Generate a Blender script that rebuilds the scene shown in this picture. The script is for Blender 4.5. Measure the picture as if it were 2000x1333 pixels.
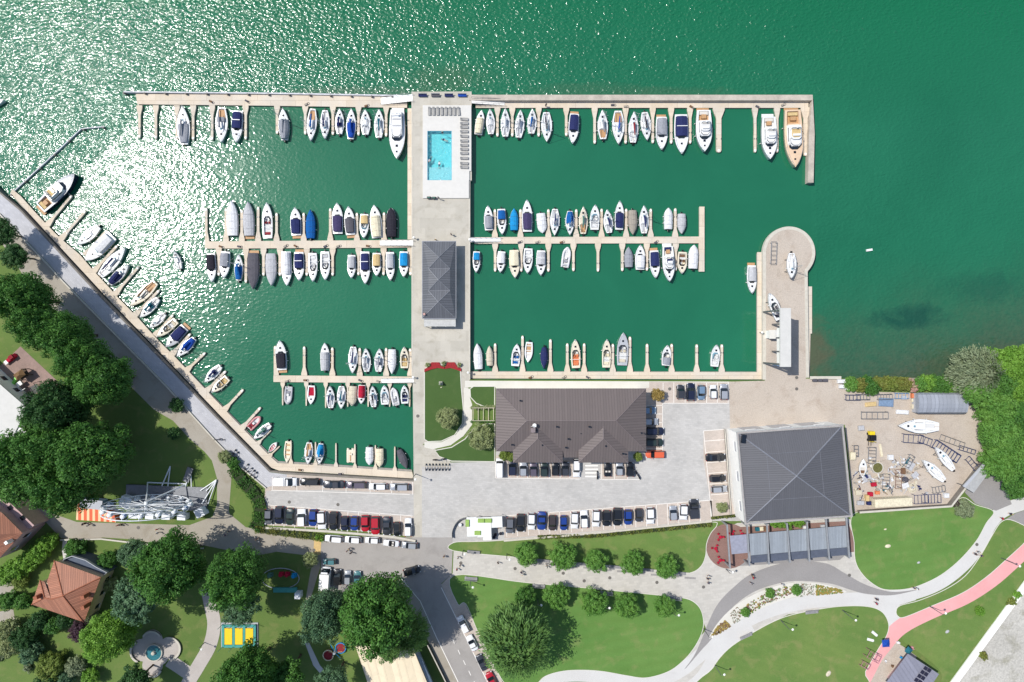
import bpy, bmesh, math, random
from mathutils import Vector, Matrix
random.seed(7)
for o in list(bpy.data.objects): bpy.data.objects.remove(o)
SC = bpy.context.scene
COL = SC.collection
# ------------------------------------------------------------------ camera, sky, sun, exposure
H = 160.0; S = 0.12
cam = bpy.data.objects.new('camera', bpy.data.cameras.new('camera')); COL.objects.link(cam)
cam.location = (0, 0, H); cam.rotation_euler = (0, 0, 0)
cam.data.lens = 24; cam.data.sensor_width = 36; cam.data.clip_start = 1; cam.data.clip_end = 5000
SC.camera = cam
SUN_EL = math.radians(58.0)
SUN_AZ = Vector((-0.93, 0.365, 0)).normalized()          # towards the sun (left and a little up in the picture)
w = bpy.data.worlds.new('World'); SC.world = w; w.use_nodes = True
wt = w.node_tree; wt.nodes.clear()
sky = wt.nodes.new('ShaderNodeTexSky'); sky.sky_type = 'NISHITA'; sky.sun_disc = False
sky.sun_elevation = SUN_EL; sky.sun_rotation = math.atan2(SUN_AZ.x, SUN_AZ.y)
sky.altitude = 200
bg = wt.nodes.new('ShaderNodeBackground'); bg.inputs[1].default_value = 0.12
wo = wt.nodes.new('ShaderNodeOutputWorld')
wt.links.new(sky.outputs[0], bg.inputs[0]); wt.links.new(bg.outputs[0], wo.inputs[0])
sd = bpy.data.lights.new('sun', 'SUN'); sd.energy = 3.7; sd.angle = math.radians(0.5); sd.color = (1.0, 0.965, 0.91)
sun = bpy.data.objects.new('sun', sd); COL.objects.link(sun)
sdir = Vector((SUN_AZ.x*math.cos(SUN_EL), SUN_AZ.y*math.cos(SUN_EL), math.sin(SUN_EL)))
sun.rotation_euler = sdir.to_track_quat('Z', 'Y').to_euler()
SC.view_settings.view_transform = 'Standard'; SC.view_settings.look = 'None'
SC.view_settings.exposure = 0.2; SC.view_settings.gamma = 1.0
SC.render.engine = 'CYCLES'; SC.cycles.max_bounces = 6; SC.cycles.transparent_max_bounces = 8
SC.render.resolution_x = 1024; SC.render.resolution_y = 682
WZ = -1.5      # water level
DZ = -0.95     # pontoon decks

def P(px, py, z=0.0):
    k = S*(H-z)/H
    return ((px-1000)*k, (666.5-py)*k)
def P3(px, py, z=0.0):
    x, y = P(px, py, z); return (x, y, z)

# ------------------------------------------------------------------ materials
def lin(c):
    return tuple((v/255/12.92 if v/255 <= 0.04045 else ((v/255+0.055)/1.055)**2.4) for v in c)
MATS = {}
def nd(nt, t, **kw):
    n = nt.nodes.new(t)
    for k, v in kw.items():
        if k.startswith('i_'): n.inputs[int(k[2:])].default_value = v
        else: setattr(n, k, v)
    return n
def math_(nt, op, a, b=0.0, clamp=False):
    n = nt.nodes.new('ShaderNodeMath'); n.operation = op; n.use_clamp = clamp
    for i, v in enumerate((a, b)):
        if hasattr(v, 'links'): nt.links.new(v, n.inputs[i])
        else: n.inputs[i].default_value = v
    return n.outputs[0]
def mixc(nt, f, a, b, mode='MIX'):
    n = nt.nodes.new('ShaderNodeMix'); n.data_type = 'RGBA'; n.blend_type = mode
    for s, v in ((n.inputs[0], f), (n.inputs[6], a), (n.inputs[7], b)):
        if hasattr(v, 'links'): nt.links.new(v, s)
        elif isinstance(v, (int, float)): s.default_value = v
        else: s.default_value = (*v[:3], 1)
    return n.outputs[2]
def noise(nt, scale, detail=3, rough=0.55, vec=None, dist=0.0):
    n = nt.nodes.new('ShaderNodeTexNoise'); n.inputs['Scale'].default_value = scale
    n.inputs['Detail'].default_value = detail; n.inputs['Roughness'].default_value = rough
    n.inputs['Distortion'].default_value = dist
    if vec is not None: nt.links.new(vec, n.inputs['Vector'])
    return n.outputs[0]
def pos(nt):
    return nt.nodes.new('ShaderNodeNewGeometry').outputs['Position']
def ramp(nt, v, a, b):
    n = nt.nodes.new('ShaderNodeMapRange'); n.clamp = True
    nt.links.new(v, n.inputs[0]); n.inputs[1].default_value = a; n.inputs[2].default_value = b
    return n.outputs[0]
def base(name, rough=0.6, metal=0.0, spec=0.4):
    m = bpy.data.materials.new(name); m.use_nodes = True; nt = m.node_tree
    b = nt.nodes['Principled BSDF']; b.inputs['Roughness'].default_value = rough
    b.inputs['Metallic'].default_value = metal; b.inputs['Specular IOR Level'].default_value = spec
    return m, nt, b
def bump(nt, b, h, dist, strength=1.0):
    n = nt.nodes.new('ShaderNodeBump'); n.inputs['Strength'].default_value = strength
    n.inputs['Distance'].default_value = dist; nt.links.new(h, n.inputs['Height'])
    nt.links.new(n.outputs[0], b.inputs['Normal'])
def M(name, rgb=None, rough=0.6, metal=0.0, var=0.12, scale=1.5, spec=0.4, bmp=0.0):
    """plain painted / fabric / stone surface with a little mottling; rgb are 0-255 display-like base colours"""
    if name in MATS: return MATS[name]
    m, nt, b = base(name, rough, metal, spec)
    c = lin(rgb); c1 = tuple(v*(1-var) for v in c); c2 = tuple(min(1, v*(1+var)) for v in c)
    p = pos(nt)
    f = ramp(nt, noise(nt, scale, 4, 0.6, p), 0.3, 0.7)
    col = mixc(nt, f, c1, c2)
    f2 = ramp(nt, noise(nt, scale*7, 3, 0.6, p), 0.35, 0.7)
    col = mixc(nt, math_(nt, 'MULTIPLY', f2, var*1.2), col, tuple(v*0.5 for v in c))
    nt.links.new(col, b.inputs['Base Color'])
    if bmp: bump(nt, b, f2, bmp)
    MATS[name] = m; return m
def Mground(name, cols, scales=(0.05, 0.5, 4.0), rough=0.9, tile=None, tcol=0.8, ang=0.0, stains=0.0, grain=0.12):
    """large surface: two tones of broad mottling, fine grain, optional paving joints, optional stains"""
    if name in MATS: return MATS[name]
    m, nt, b = base(name, rough, 0, 0.25)
    p = pos(nt); a, c = lin(cols[0]), lin(cols[1])
    f = ramp(nt, noise(nt, scales[0], 5, 0.6, p), 0.35, 0.65)
    col = mixc(nt, f, a, c)
    if len(cols) > 2:
        f = ramp(nt, noise(nt, scales[1], 4, 0.6, p, 0.4), 0.52, 0.72)
        col = mixc(nt, math_(nt, 'MULTIPLY', f, 0.7), col, lin(cols[2]))
    g = ramp(nt, noise(nt, scales[2], 3, 0.7, p), 0.3, 0.7)
    col = mixc(nt, math_(nt, 'MULTIPLY', g, grain*2.2), col, (0.02, 0.02, 0.02))
    if stains:
        f = ramp(nt, noise(nt, 0.33, 6, 0.7, p, 1.2), 0.58, 0.75)
        col = mixc(nt, math_(nt, 'MULTIPLY', f, stains), col, tuple(v*0.45 for v in a))
    if tile:
        mp = nt.nodes.new('ShaderNodeMapping'); mp.inputs['Rotation'].default_value = (0, 0, ang)
        nt.links.new(p, mp.inputs[0])
        br = nt.nodes.new('ShaderNodeTexBrick'); nt.links.new(mp.outputs[0], br.inputs['Vector'])
        br.inputs['Scale'].default_value = 1.0; br.inputs['Mortar Size'].default_value = tile[2]
        br.inputs['Brick Width'].default_value = tile[0]; br.inputs['Row Height'].default_value = tile[1]
        br.inputs['Color1'].default_value = (1, 1, 1, 1); br.inputs['Color2'].default_value = (.88, .88, .88, 1)
        br.inputs['Mortar'].default_value = (tcol, tcol, tcol, 1)
        col = mixc(nt, 1.0, col, br.outputs[0], 'MULTIPLY')
    nt.links.new(col, b.inputs['Base Color'])
    MATS[name] = m; return m
def Mseam(name, rgb, period=0.5, ang=0.0, depth=0.75, rough=0.55, metal=0.0, var=0.1):
    """standing seam / corrugated / tile rows: ridges repeat across one horizontal direction"""
    if name in MATS: return MATS[name]
    m, nt, b = base(name, rough, metal, 0.4)
    p = pos(nt); sp = nt.nodes.new('ShaderNodeSeparateXYZ'); nt.links.new(p, sp.inputs[0])
    u = math_(nt, 'ADD', math_(nt, 'MULTIPLY', sp.outputs[0], math.cos(ang)/period), math_(nt, 'MULTIPLY', sp.outputs[1], math.sin(ang)/period))
    fr = math_(nt, 'FRACT', u)
    rid = math_(nt, 'GREATER_THAN', fr, 0.78)
    fl = math_(nt, 'FLOOR', u)
    wn = nt.nodes.new('ShaderNodeTexWhiteNoise'); wn.noise_dimensions = '1D'; nt.links.new(fl, wn.inputs['W'])
    c = lin(rgb)
    col = mixc(nt, wn.outputs[0], tuple(v*(1-var) for v in c), tuple(v*(1+var) for v in c))
    col = mixc(nt, rid, col, tuple(v*depth for v in c))
    f = ramp(nt, noise(nt, 0.6, 5, 0.65, p, 0.5), 0.45, 0.7)
    col = mixc(nt, math_(nt, 'MULTIPLY', f, 0.25), col, tuple(v*0.6+0.03 for v in c))
    nt.links.new(col, b.inputs['Base Color'])
    bump(nt, b, rid, 0.05)
    MATS[name] = m; return m
def Mleaf(name, rgb, rgb2):
    if name in MATS: return MATS[name]
    m, nt, b = base(name, 0.55, 0, 0.3)
    g = nt.nodes.new('ShaderNodeNewGeometry')
    f = ramp(nt, noise(nt, 0.35, 3, 0.6, g.outputs['Position']), 0.35, 0.65)
    a, c = lin(rgb), lin(rgb2)
    col = mixc(nt, f, a, c)
    col = mixc(nt, math_(nt, 'MULTIPLY', g.outputs['Random Per Island'], 0.5), col, tuple(v*0.45 for v in a))
    nt.links.new(col, b.inputs['Base Color'])
    tr = nt.nodes.new('ShaderNodeBsdfTranslucent'); nt.links.new(col, tr.inputs[0])
    ms = nt.nodes.new('ShaderNodeMixShader'); ms.inputs[0].default_value = 0.22
    out = nt.nodes['Material Output']
    nt.links.new(b.outputs[0], ms.inputs[1]); nt.links.new(tr.outputs[0], ms.inputs[2]); nt.links.new(ms.outputs[0], out.inputs[0])
    MATS[name] = m; return m

# ------------------------------------------------------------------ mesh + object helpers
def tag(o, label=None, cat=None, group=None, kind=None):
    if label:
        n = len(label.replace(',', ' ').split())
        if n > 16 or n < 4: print('LABEL LENGTH', n, label)
        o['label'] = label
    if cat: o['category'] = cat
    if group: o['group'] = group
    if kind: o['kind'] = kind
    return o
def empty(name, loc=(0, 0, 0), rz=0.0, label=None, cat=None, group=None):
    o = bpy.data.objects.new(name, None); COL.objects.link(o); o.location = loc; o.rotation_euler = (0, 0, rz)
    o.empty_display_size = 0.3
    return tag(o, label, cat, group)
class MB:
    def __init__(s): s.v = []; s.f = []; s.mi = []
    def add(s, vs, fs, mi=0):
        n = len(s.v); s.v += [tuple(v) for v in vs]
        for f in fs: s.f.append(tuple(i+n for i in f)); s.mi.append(mi)
        return s
    def box(s, cx, cy, z0, sx, sy, sz, rz=0.0, mi=0, taper=1.0):
        c, n = math.cos(rz), math.sin(rz); vs = []
        for z, k in ((z0, 1.0), (z0+sz, taper)):
            for x, y in ((-1, -1), (1, -1), (1, 1), (-1, 1)):
                X, Y = x*sx/2*k, y*sy/2*k
                vs.append((cx+X*c-Y*n, cy+X*n+Y*c, z))
        return s.add(vs, [(0, 3, 2, 1), (4, 5, 6, 7), (0, 1, 5, 4), (1, 2, 6, 5), (2, 3, 7, 6), (3, 0, 4, 7)], mi)
    def prism(s, pts, z0, z1, mi=0, bottom=False, mtop=None):
        a = sum(pts[i][0]*pts[(i+1) % len(pts)][1]-pts[(i+1) % len(pts)][0]*pts[i][1] for i in range(len(pts)))
        if a < 0: pts = pts[::-1]
        n = len(pts)
        vs = [(p[0], p[1], z0) for p in pts]+[(p[0], p[1], z1) for p in pts]
        fs = [(i, (i+1) % n, (i+1) % n+n, i+n) for i in range(n)]
        s.add(vs, fs, mi)
        s.add([vs[n+i] for i in range(n)], [tuple(range(n))], mi if mtop is None else mtop)
        if bottom: s.add([vs[i] for i in range(n)], [tuple(range(n))[::-1]], mi)
        return s
    def tube(s, pts, r, n=6, mi=0, r1=None, cap=True):
        pts = [Vector(p) for p in pts]; k = len(pts); rings = []
        for i, p in enumerate(pts):
            d = (pts[min(i+1, k-1)]-pts[max(i-1, 0)]).normalized()
            up = Vector((0, 0, 1)) if abs(d.z) < 0.95 else Vector((1, 0, 0))
            a = d.cross(up).normalized(); b = d.cross(a)
            rr = r if r1 is None else r+(r1-r)*i/(k-1)
            rings.append([p+a*rr*math.cos(2*math.pi*j/n)+b*rr*math.sin(2*math.pi*j/n) for j in range(n)])
        vs = [v for R in rings for v in R]; fs = []
        for i in range(k-1):
            for j in range(n): fs.append((i*n+j, (i+1)*n+j, (i+1)*n+(j+1) % n, i*n+(j+1) % n))
        if cap: fs.append(tuple(range(n))); fs.append(tuple((k-1)*n+j for j in range(n))[::-1])
        return s.add(vs, fs, mi)
    def lathe(s, prof, n=12, c=(0, 0, 0), mi=0, sx=1, sy=1):
        vs = []; fs = []; k = len(prof)
        for r, z in prof:
            for j in range(n): vs.append((c[0]+sx*r*math.cos(2*math.pi*j/n), c[1]+sy*r*math.sin(2*math.pi*j/n), c[2]+z))
        for i in range(k-1):
            for j in range(n): fs.append((i*n+j, i*n+(j+1) % n, (i+1)*n+(j+1) % n, (i+1)*n+j))
        fs.append(tuple(range(n))[::-1]); fs.append(tuple((k-1)*n+j for j in range(n)))
        return s.add(vs, fs, mi)
    def build(s, name, mat, parent=None, smooth=False, loc=None, bevel=0.0):
        me = bpy.data.meshes.new(name); me.from_pydata(s.v, [], s.f)
        for m in (mat if isinstance(mat, (list, tuple)) else [mat]): me.materials.append(m)
        me.polygons.foreach_set('material_index', s.mi)
        if smooth: me.polygons.foreach_set('use_smooth', [True]*len(s.f))
        me.update()
        o = bpy.data.objects.new(name, me); COL.objects.link(o)
        if parent: o.parent = parent
        if loc: o.location = loc
        if bevel:
            b = o.modifiers.new('bevel', 'BEVEL'); b.width = bevel; b.segments = 2; b.limit_method = 'ANGLE'
        return o
def smoothpoly(pts, n=6):
    out = []; k = len(pts)
    for i in range(k):
        p0, p1, p2, p3 = pts[i-1], pts[i], pts[(i+1) % k], pts[(i+2) % k]
        for j in range(n):
            t = j/n
            out.append(tuple(0.5*((2*p1[q])+(-p0[q]+p2[q])*t+(2*p0[q]-5*p1[q]+4*p2[q]-p3[q])*t*t+(-p0[q]+3*p1[q]-3*p2[q]+p3[q])*t**3) for q in (0, 1)))
    return out
def smoothline(pts, n=6):
    pts = [pts[0]]+list(pts)+[pts[-1]]; out = []
    for i in range(1, len(pts)-2):
        p0, p1, p2, p3 = pts[i-1], pts[i], pts[i+1], pts[i+2]
        for j in range(n):
            t = j/n
            out.append(tuple(0.5*((2*p1[q])+(-p0[q]+p2[q])*t+(2*p0[q]-5*p1[q]+4*p2[q]-p3[q])*t*t+(-p0[q]+3*p1[q]-3*p2[q]+p3[q])*t**3) for q in (0, 1)))
    out.append(tuple(pts[-1][:2])); return out
def pp(pts, z=0.0): return [P(x, y, z) for x, y in pts]
def sheet(name, pts, z, mat, smooth=False, n=6, kind='structure'):
    """flat ground sheet a few mm to cm above the one below; pts in photo pixels"""
    q = pp(pts)
    if smooth: q = smoothpoly(q, n)
    o = MB().prism(q, z-0.06, z).build(name, mat)
    return tag(o, kind=kind)
def ribbon(mb, pts, wd, z0, z1, closed=False, mi=0):
    k = len(pts); V = [Vector((p[0], p[1])) for p in pts]; L = []; R = []
    for i in range(k):
        a = V[i-1] if (closed or i > 0) else V[i]; b = V[(i+1) % k] if (closed or i < k-1) else V[i]
        d = (b-a);
        if d.length < 1e-6: d = Vector((1, 0))
        d.normalize(); nrm = Vector((-d.y, d.x))
        L.append(V[i]+nrm*wd/2); R.append(V[i]-nrm*wd/2)
    rng = range(k) if closed else range(k-1)
    for i in rng:
        j = (i+1) % k
        vs = [(*L[i], z0), (*R[i], z0), (*R[j], z0), (*L[j], z0), (*L[i], z1), (*R[i], z1), (*R[j], z1), (*L[j], z1)]
        mb.add(vs, [(4, 5, 6, 7), (0, 3, 7, 4), (1, 5, 6, 2)], mi)
    return mb

# ------------------------------------------------------------------ water
def make_water():
    m, nt, b = base('lake_water', 0.095, 0, 1.0); b.inputs['IOR'].default_value = 1.33
    p = pos(nt); sp = nt.nodes.new('ShaderNodeSeparateXYZ'); nt.links.new(p, sp.inputs[0]); X, Y = sp.outputs[0], sp.outputs[1]
    f = ramp(nt, noise(nt, 0.03, 4, 0.6, p, 0.6), 0.3, 0.7)
    col = mixc(nt, f, lin((27, 97, 69)), lin((33, 107, 77)))
    far = ramp(nt, Y, 50.0, 85.0)                              # open lake: greener
    col = mixc(nt, far, col, lin((16, 100, 64)))
    xr = ramp(nt, X, 66.0, 76.0)                               # bay at the right: shallower towards the shore
    wob = math_(nt, 'MULTIPLY', math_(nt, 'SUBTRACT', noise(nt, 0.08, 4, 0.6, p), 0.5), 14.0)
    sh = ramp(nt, math_(nt, 'ADD', math_(nt, 'ADD', Y, wob), math_(nt, 'MULTIPLY', X, -0.20)), 6.0, -26.0)
    bed = mixc(nt, ramp(nt, noise(nt, 0.9, 5, 0.7, p), 0.35, 0.65), lin((58, 78, 60)), lin((76, 84, 66)))
    col = mixc(nt, math_(nt, 'MULTIPLY', math_(nt, 'MULTIPLY', sh, sh), math_(nt, 'MULTIPLY', xr, 0.9)), col, bed)
    # weed beds: dark patches
    def patch(cx, cy, rx, ry, k, c):
        nonlocal col
        dx = math_(nt, 'DIVIDE', math_(nt, 'SUBTRACT', X, cx), rx); dy = math_(nt, 'DIVIDE', math_(nt, 'SUBTRACT', Y, cy), ry)
        d = math_(nt, 'ADD', math_(nt, 'MULTIPLY', dx, dx), math_(nt, 'MULTIPLY', dy, dy))
        d = math_(nt, 'ADD', d, math_(nt, 'MULTIPLY', math_(nt, 'SUBTRACT', noise(nt, 0.16, 5, 0.7, p, 0.8), 0.5), 5.0))
        col = mixc(nt, math_(nt, 'MULTIPLY', ramp(nt, d, 1.7, 0.1), k), col, lin(c))
    patch(*P(1785, 620), 8.5, 2.6, 0.75, (20, 68, 56)); patch(*P(1930, 560), 10, 3.5, 0.4, (22, 72, 58))
    patch(*P(875, 150), 9, 3.2, 0.45, (62, 92, 62)); patch(*P(1150, 172), 14, 1.6, 0.3, (70, 95, 70)); patch(*P(1330, 176), 12, 1.3, 0.3, (70, 95, 70))
    patch(*P(1600, 690), 3.5, 7, 0.65, (92, 82, 62)); patch(*P(700, 176), 14, 1.2, 0.4, (90, 105, 85))
    nt.links.new(col, b.inputs['Base Color'])
    # ripples: rough outside the breakwater, gentle inside the harbour
    mp = nt.nodes.new('ShaderNodeMapping'); mp.inputs['Rotation'].default_value = (0, 0, 0.5); mp.inputs['Scale'].default_value = (1.0, 1.45, 1.0)
    nt.links.new(p, mp.inputs[0]); q = mp.outputs[0]
    h1 = noise(nt, 1.25, 0, 0.5, q, 0.35); h2 = noise(nt, 2.9, 0, 0.5, q, 0.2)
    h = math_(nt, 'ADD', h1, math_(nt, 'MULTIPLY', h2, 0.33))
    out_y = math_(nt, 'MULTIPLY', ramp(nt, Y, 56.5, 58.5), math_(nt, 'ADD', math_(nt, 'MULTIPLY', ramp(nt, Y, 30.0, 90.0), ramp(nt, X, 60.0, 90.0)), math_(nt, 'SUBTRACT', 1.0, ramp(nt, X, 60.0, 90.0))))
    left = ramp(nt, math_(nt, 'ADD', X, math_(nt, 'MULTIPLY', Y, -1.0)), -139.0, -142.0)   # beyond the slanting breakwater
    outer = math_(nt, 'MAXIMUM', out_y, left)
    east = ramp(nt, X, 70.5, 72.0)
    calm = ramp(nt, X, -36.0, -85.0)
    ent = ramp(nt, math_(nt, 'ADD', X, math_(nt, 'MULTIPLY', Y, -0.25)), -60.0, -105.0)
    amp = math_(nt, 'ADD', math_(nt, 'MULTIPLY', calm, 0.04), 0.012)
    amp = math_(nt, 'ADD', amp, math_(nt, 'MULTIPLY', ent, 0.038))
    amp = math_(nt, 'MAXIMUM', amp, math_(nt, 'MULTIPLY', outer, 0.165))
    amp = math_(nt, 'MAXIMUM', amp, math_(nt, 'MULTIPLY', east, 0.10))
    gust = ramp(nt, noise(nt, 0.3, 3, 0.65, p, 1.0), 0.3, 0.75)
    amp = math_(nt, 'MULTIPLY', amp, math_(nt, 'ADD', math_(nt, 'MULTIPLY', gust, 1.0), 0.6))
    bump(nt, b, math_(nt, 'MULTIPLY', h, amp), 1.0)
    # capillary ripples too fine to see: a second, rougher gloss gives the soft silver sheen
    b2 = nt.nodes.new('ShaderNodeBsdfPrincipled'); b2.inputs['Roughness'].default_value = 0.27; b2.inputs['IOR'].default_value = 1.33; b2.inputs['Specular IOR Level'].default_value = 1.0
    nt.links.new(col, b2.inputs['Base Color']); nt.links.new(b.inputs['Normal'].links[0].from_socket, b2.inputs['Normal'])
    ms = nt.nodes.new('ShaderNodeMixShader'); nt.links.new(math_(nt, 'ADD', math_(nt, 'MULTIPLY', math_(nt, 'MAXIMUM', ent, outer), 0.5), 0.05), ms.inputs[0])
    nt.links.new(b.outputs[0], ms.inputs[1]); nt.links.new(b2.outputs[0], ms.inputs[2]); nt.links.new(ms.outputs[0], nt.nodes['Material Output'].inputs[0])
    nm = 24; mb = MB(); E = 900.0
    vs = [(-E+2*E*i/nm, -E+2*E*j/nm, WZ) for j in range(nm+1) for i in range(nm+1)]
    fs = [(j*(nm+1)+i, j*(nm+1)+i+1, (j+1)*(nm+1)+i+1, (j+1)*(nm+1)+i) for j in range(nm) for i in range(nm)]
    return tag(mb.add(vs, fs).build('lake_water', m), kind='structure')
make_water()
# ------------------------------------------------------------------ ground and paving
G_GRASS = Mground('grass', [(92, 116, 56), (106, 127, 63), (126, 130, 78)], (0.06, 0.35, 5.0), grain=0.10)
G_LAWN = Mground('lawn', [(98, 127, 62), (114, 136, 70), (140, 140, 88)], (0.09, 0.3, 5.0), grain=0.1, stains=0.12)
G_LAWN2 = Mground('lawn_fresh', [(90, 130, 60), (106, 140, 70), (130, 140, 84)], (0.09, 0.3, 5.0), grain=0.09, stains=0.1)
G_LAWN3 = Mground('lawn_dark', [(68, 94, 46), (74, 100, 50), (82, 102, 56)], (0.1, 0.4, 5.0), grain=0.08)
def mow(m, ang, w_, k):
    nt = m.node_tree; b = nt.nodes['Principled BSDF']; src = b.inputs['Base Color'].links[0].from_socket
    p = pos(nt); sp = nt.nodes.new('ShaderNodeSeparateXYZ'); nt.links.new(p, sp.inputs[0])
    u = math_(nt, 'ADD', math_(nt, 'MULTIPLY', sp.outputs[0], math.cos(ang)/w_), math_(nt, 'MULTIPLY', sp.outputs[1], math.sin(ang)/w_))
    u = math_(nt, 'ADD', u, math_(nt, 'MULTIPLY', noise(nt, 0.1, 2, 0.5, p), 1.2))
    s_ = math_(nt, 'ABSOLUTE', math_(nt, 'SUBTRACT', math_(nt, 'FRACT', u), 0.5))
    nt.links.new(mixc(nt, math_(nt, 'MULTIPLY', s_, k), src, (0.09, 0.16, 0.03)), b.inputs['Base Color'])
mow(G_LAWN, 1.2, 2.2, 0.35); mow(G_LAWN2, 1.75, 2.4, 0.4)
G_PIER = Mground('pier_concrete', [(190, 184, 170), (200, 194, 181), (174, 167, 151)], (0.15, 0.5, 6.0), tile=(2.4, 2.4, 0.03), tcol=0.9, stains=0.22, grain=0.05)
G_PAVE = Mground('paving_light', [(187, 184, 179), (197, 194, 189), (176, 174, 170)], (0.12, 0.3, 5.0), tile=(0.9, 0.45, 0.03), tcol=0.86, stains=0.22, grain=0.05, ang=0.1)
G_PROM = Mground('promenade_paving', [(188, 187, 189), (197, 196, 198), (178, 178, 182)], (0.15, 0.4, 5.0), tile=(0.8, 0.4, 0.03), tcol=0.86, ang=0.79, stains=0.15, grain=0.05)
G_BAY = Mground('bay_paving', [(196, 183, 170), (204, 191, 180), (186, 176, 166)], (0.2, 0.6, 6.0), tile=(0.5, 0.25, 0.03), tcol=0.85, stains=0.15, grain=0.05)
G_YARD = Mground('yard_gravel', [(190, 177, 162), (198, 186, 172), (176, 160, 144)], (0.08, 0.3, 4.0), stains=0.5, grain=0.12)
G_TAN = Mground('tan_street', [(160, 152, 138), (170, 163, 150), (150, 140, 124)], (0.1, 0.3, 5.0), stains=0.25, grain=0.06)
G_TAR = Mground('street_asphalt', [(158, 153, 148), (168, 163, 157), (146, 141, 136)], (0.1, 0.3, 5.0), stains=0.3, grain=0.06)
G_TAR2 = Mground('grey_asphalt', [(146, 142, 139), (152, 148, 145)], (0.2, 0.5, 4.0), grain=0.07)
G_PATH = Mground('park_path', [(200, 197, 192), (206, 204, 199)], (0.15, 0.5, 5.0), stains=0.16, grain=0.04)
G_PARK = Mground('park_paving', [(194, 189, 179), (202, 197, 188), (186, 181, 172)], (0.1, 0.4, 5.0), tile=(1.2, 0.6, 0.03), tcol=0.88, stains=0.15, ang=-0.13, grain=0.04)
G_PATH2 = Mground('shade_toned_path', [(178, 170, 162), (188, 180, 172)], (0.2, 0.5, 5.0), stains=0.15, grain=0.06)  # greyish-pink path, shade lying on it put into the darker base colour
G_WALKW = Mground('pale_concrete', [(206, 202, 190), (214, 210, 200)], (0.2, 0.5, 5.0), grain=0.03, stains=0.08)
G_PINK = Mground('pink_cycle_path', [(220, 158, 156), (226, 166, 164)], (0.2, 0.5, 6.0), grain=0.04)
G_BRICK = Mground('brick_terrace', [(142, 112, 102), (152, 120, 110)], (0.2, 0.6, 6.0), tile=(0.4, 0.2, 0.03), tcol=0.85)
G_DIRT = Mground('bed_soil', [(110, 98, 66), (128, 116, 84)], (0.3, 1.0, 6.0), grain=0.12)
G_RIVER = Mground('river_gravel', [(190, 186, 176), (204, 200, 190), (140, 136, 112)], (0.08, 0.22, 2.0), stains=0.5, grain=0.16)
G_RED = M('red_bed', (150, 34, 38), 0.8, var=0.25, scale=3)
CONC = M('kerb_concrete', (196, 190, 176), 0.8, var=0.1, scale=1.0)
CONCD = M('seawall_concrete', (126, 120, 112), 0.85, var=0.2, scale=0.6)
WHITEW = M('white_wall', (240, 238, 232), 0.7, var=0.04, scale=0.6)
DECKW = None
def Mdeck():
    """pale pontoon decking: fine cross boards"""
    m, nt, b = base('pontoon_decking', 0.8, 0, 0.2)
    p = pos(nt); c = lin((218, 196, 168))
    f = ramp(nt, noise(nt, 0.5, 5, 0.65, p), 0.3, 0.7)
    col = mixc(nt, f, lin((210, 195, 174)), lin((224, 210, 190)))
    f = ramp(nt, noise(nt, 0.12, 3, 0.6, p), 0.45, 0.6)
    col = mixc(nt, math_(nt, 'MULTIPLY', f, 0.5), col, lin((204, 198, 188)))
    g = ramp(nt, noise(nt, 7, 3, 0.7, p), 0.3, 0.7)
    col = mixc(nt, math_(nt, 'MULTIPLY', g, 0.12), col, (0.1, 0.08, 0.05))
    br = nt.nodes.new('ShaderNodeTexBrick'); nt.links.new(p, br.inputs['Vector']); br.inputs['Scale'].default_value = 1.0; br.inputs['Mortar Size'].default_value = 0.045
    br.inputs['Brick Width'].default_value = 6.0; br.inputs['Row Height'].default_value = 2.7; br.inputs['Color1'].default_value = (1, 1, 1, 1); br.inputs['Color2'].default_value = (.93, .92, .9, 1); br.inputs['Mortar'].default_value = (.72, .7, .68, 1)
    col = mixc(nt, 1.0, col, br.outputs[0], 'MULTIPLY')
    f = ramp(nt, noise(nt, 0.45, 6, 0.75, p, 1.5), 0.6, 0.75)
    col = mixc(nt, math_(nt, 'MULTIPLY', f, 0.35), col, lin((150, 136, 116)))
    nt.links.new(col, b.inputs['Base Color']); return m
DECKW = Mdeck()
FLOATM = M('pontoon_float', (150, 146, 138), 0.8)

arc = [(1541+49*math.cos(math.radians(a)), 494+49*math.sin(math.radians(a))) for a in range(180, 410, 10)]
land = [(-1500, -1250), (-560, -230), (0, 377), (40, 411), (196, 579), (322, 709), (420, 812), (527, 921), (562, 925), (808, 939), (806, 742), (917, 742), (1492, 744)] \
     + arc + [(1574, 531), (1577, 738), (1640, 739), (1664, 742), (1846, 742), (1872, 722), (1950, 704), (2000, 686), (2100, 640), (2600, 500), (4200, 300), (4200, 3600), (-2400, 3600), (-2400, -1250)]
mb = MB(); mb.prism(pp(land), -5, 0.0); o = mb.build('ground', [G_GRASS]); tag(o, kind='structure')
# quay faces a hair proud of the grass slab's sides
mb = MB(); ribbon(mb, pp([(-560, -230), (0, 377), (40, 411), (196, 579), (322, 709), (420, 812), (527, 921), (562, 925), (808, 939)]), 0.4, -4, 0.06)
o = mb.build('seawall', CONCD); tag(o, 'long grey concrete seawall between the slanting promenade and its pontoon', 'seawall')
def rect(x0, y0, x1, y1): return [(x0, y0), (x1, y0), (x1, y1), (x0, y1)]
# central pier, with the pool left out
mb = MB()
for r in (rect(805, 180, 920, 257), rect(805, 257, 835, 353), rect(882, 257, 920, 353), rect(805, 353, 917, 742)): mb.prism(pp(r), -5, 0.012)
tag(mb.build('pier', G_PIER), kind='structure')
mb = MB(); ribbon(mb, pp([(805, 742), (805, 180), (920, 180), (920, 353)]), 0.3, -1.2, 0.05); ribbon(mb, pp([(917, 353), (917, 742)]), 0.3, -1.2, 0.05)
tag(mb.build('pier_kerb', CONC), kind='structure')

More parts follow.
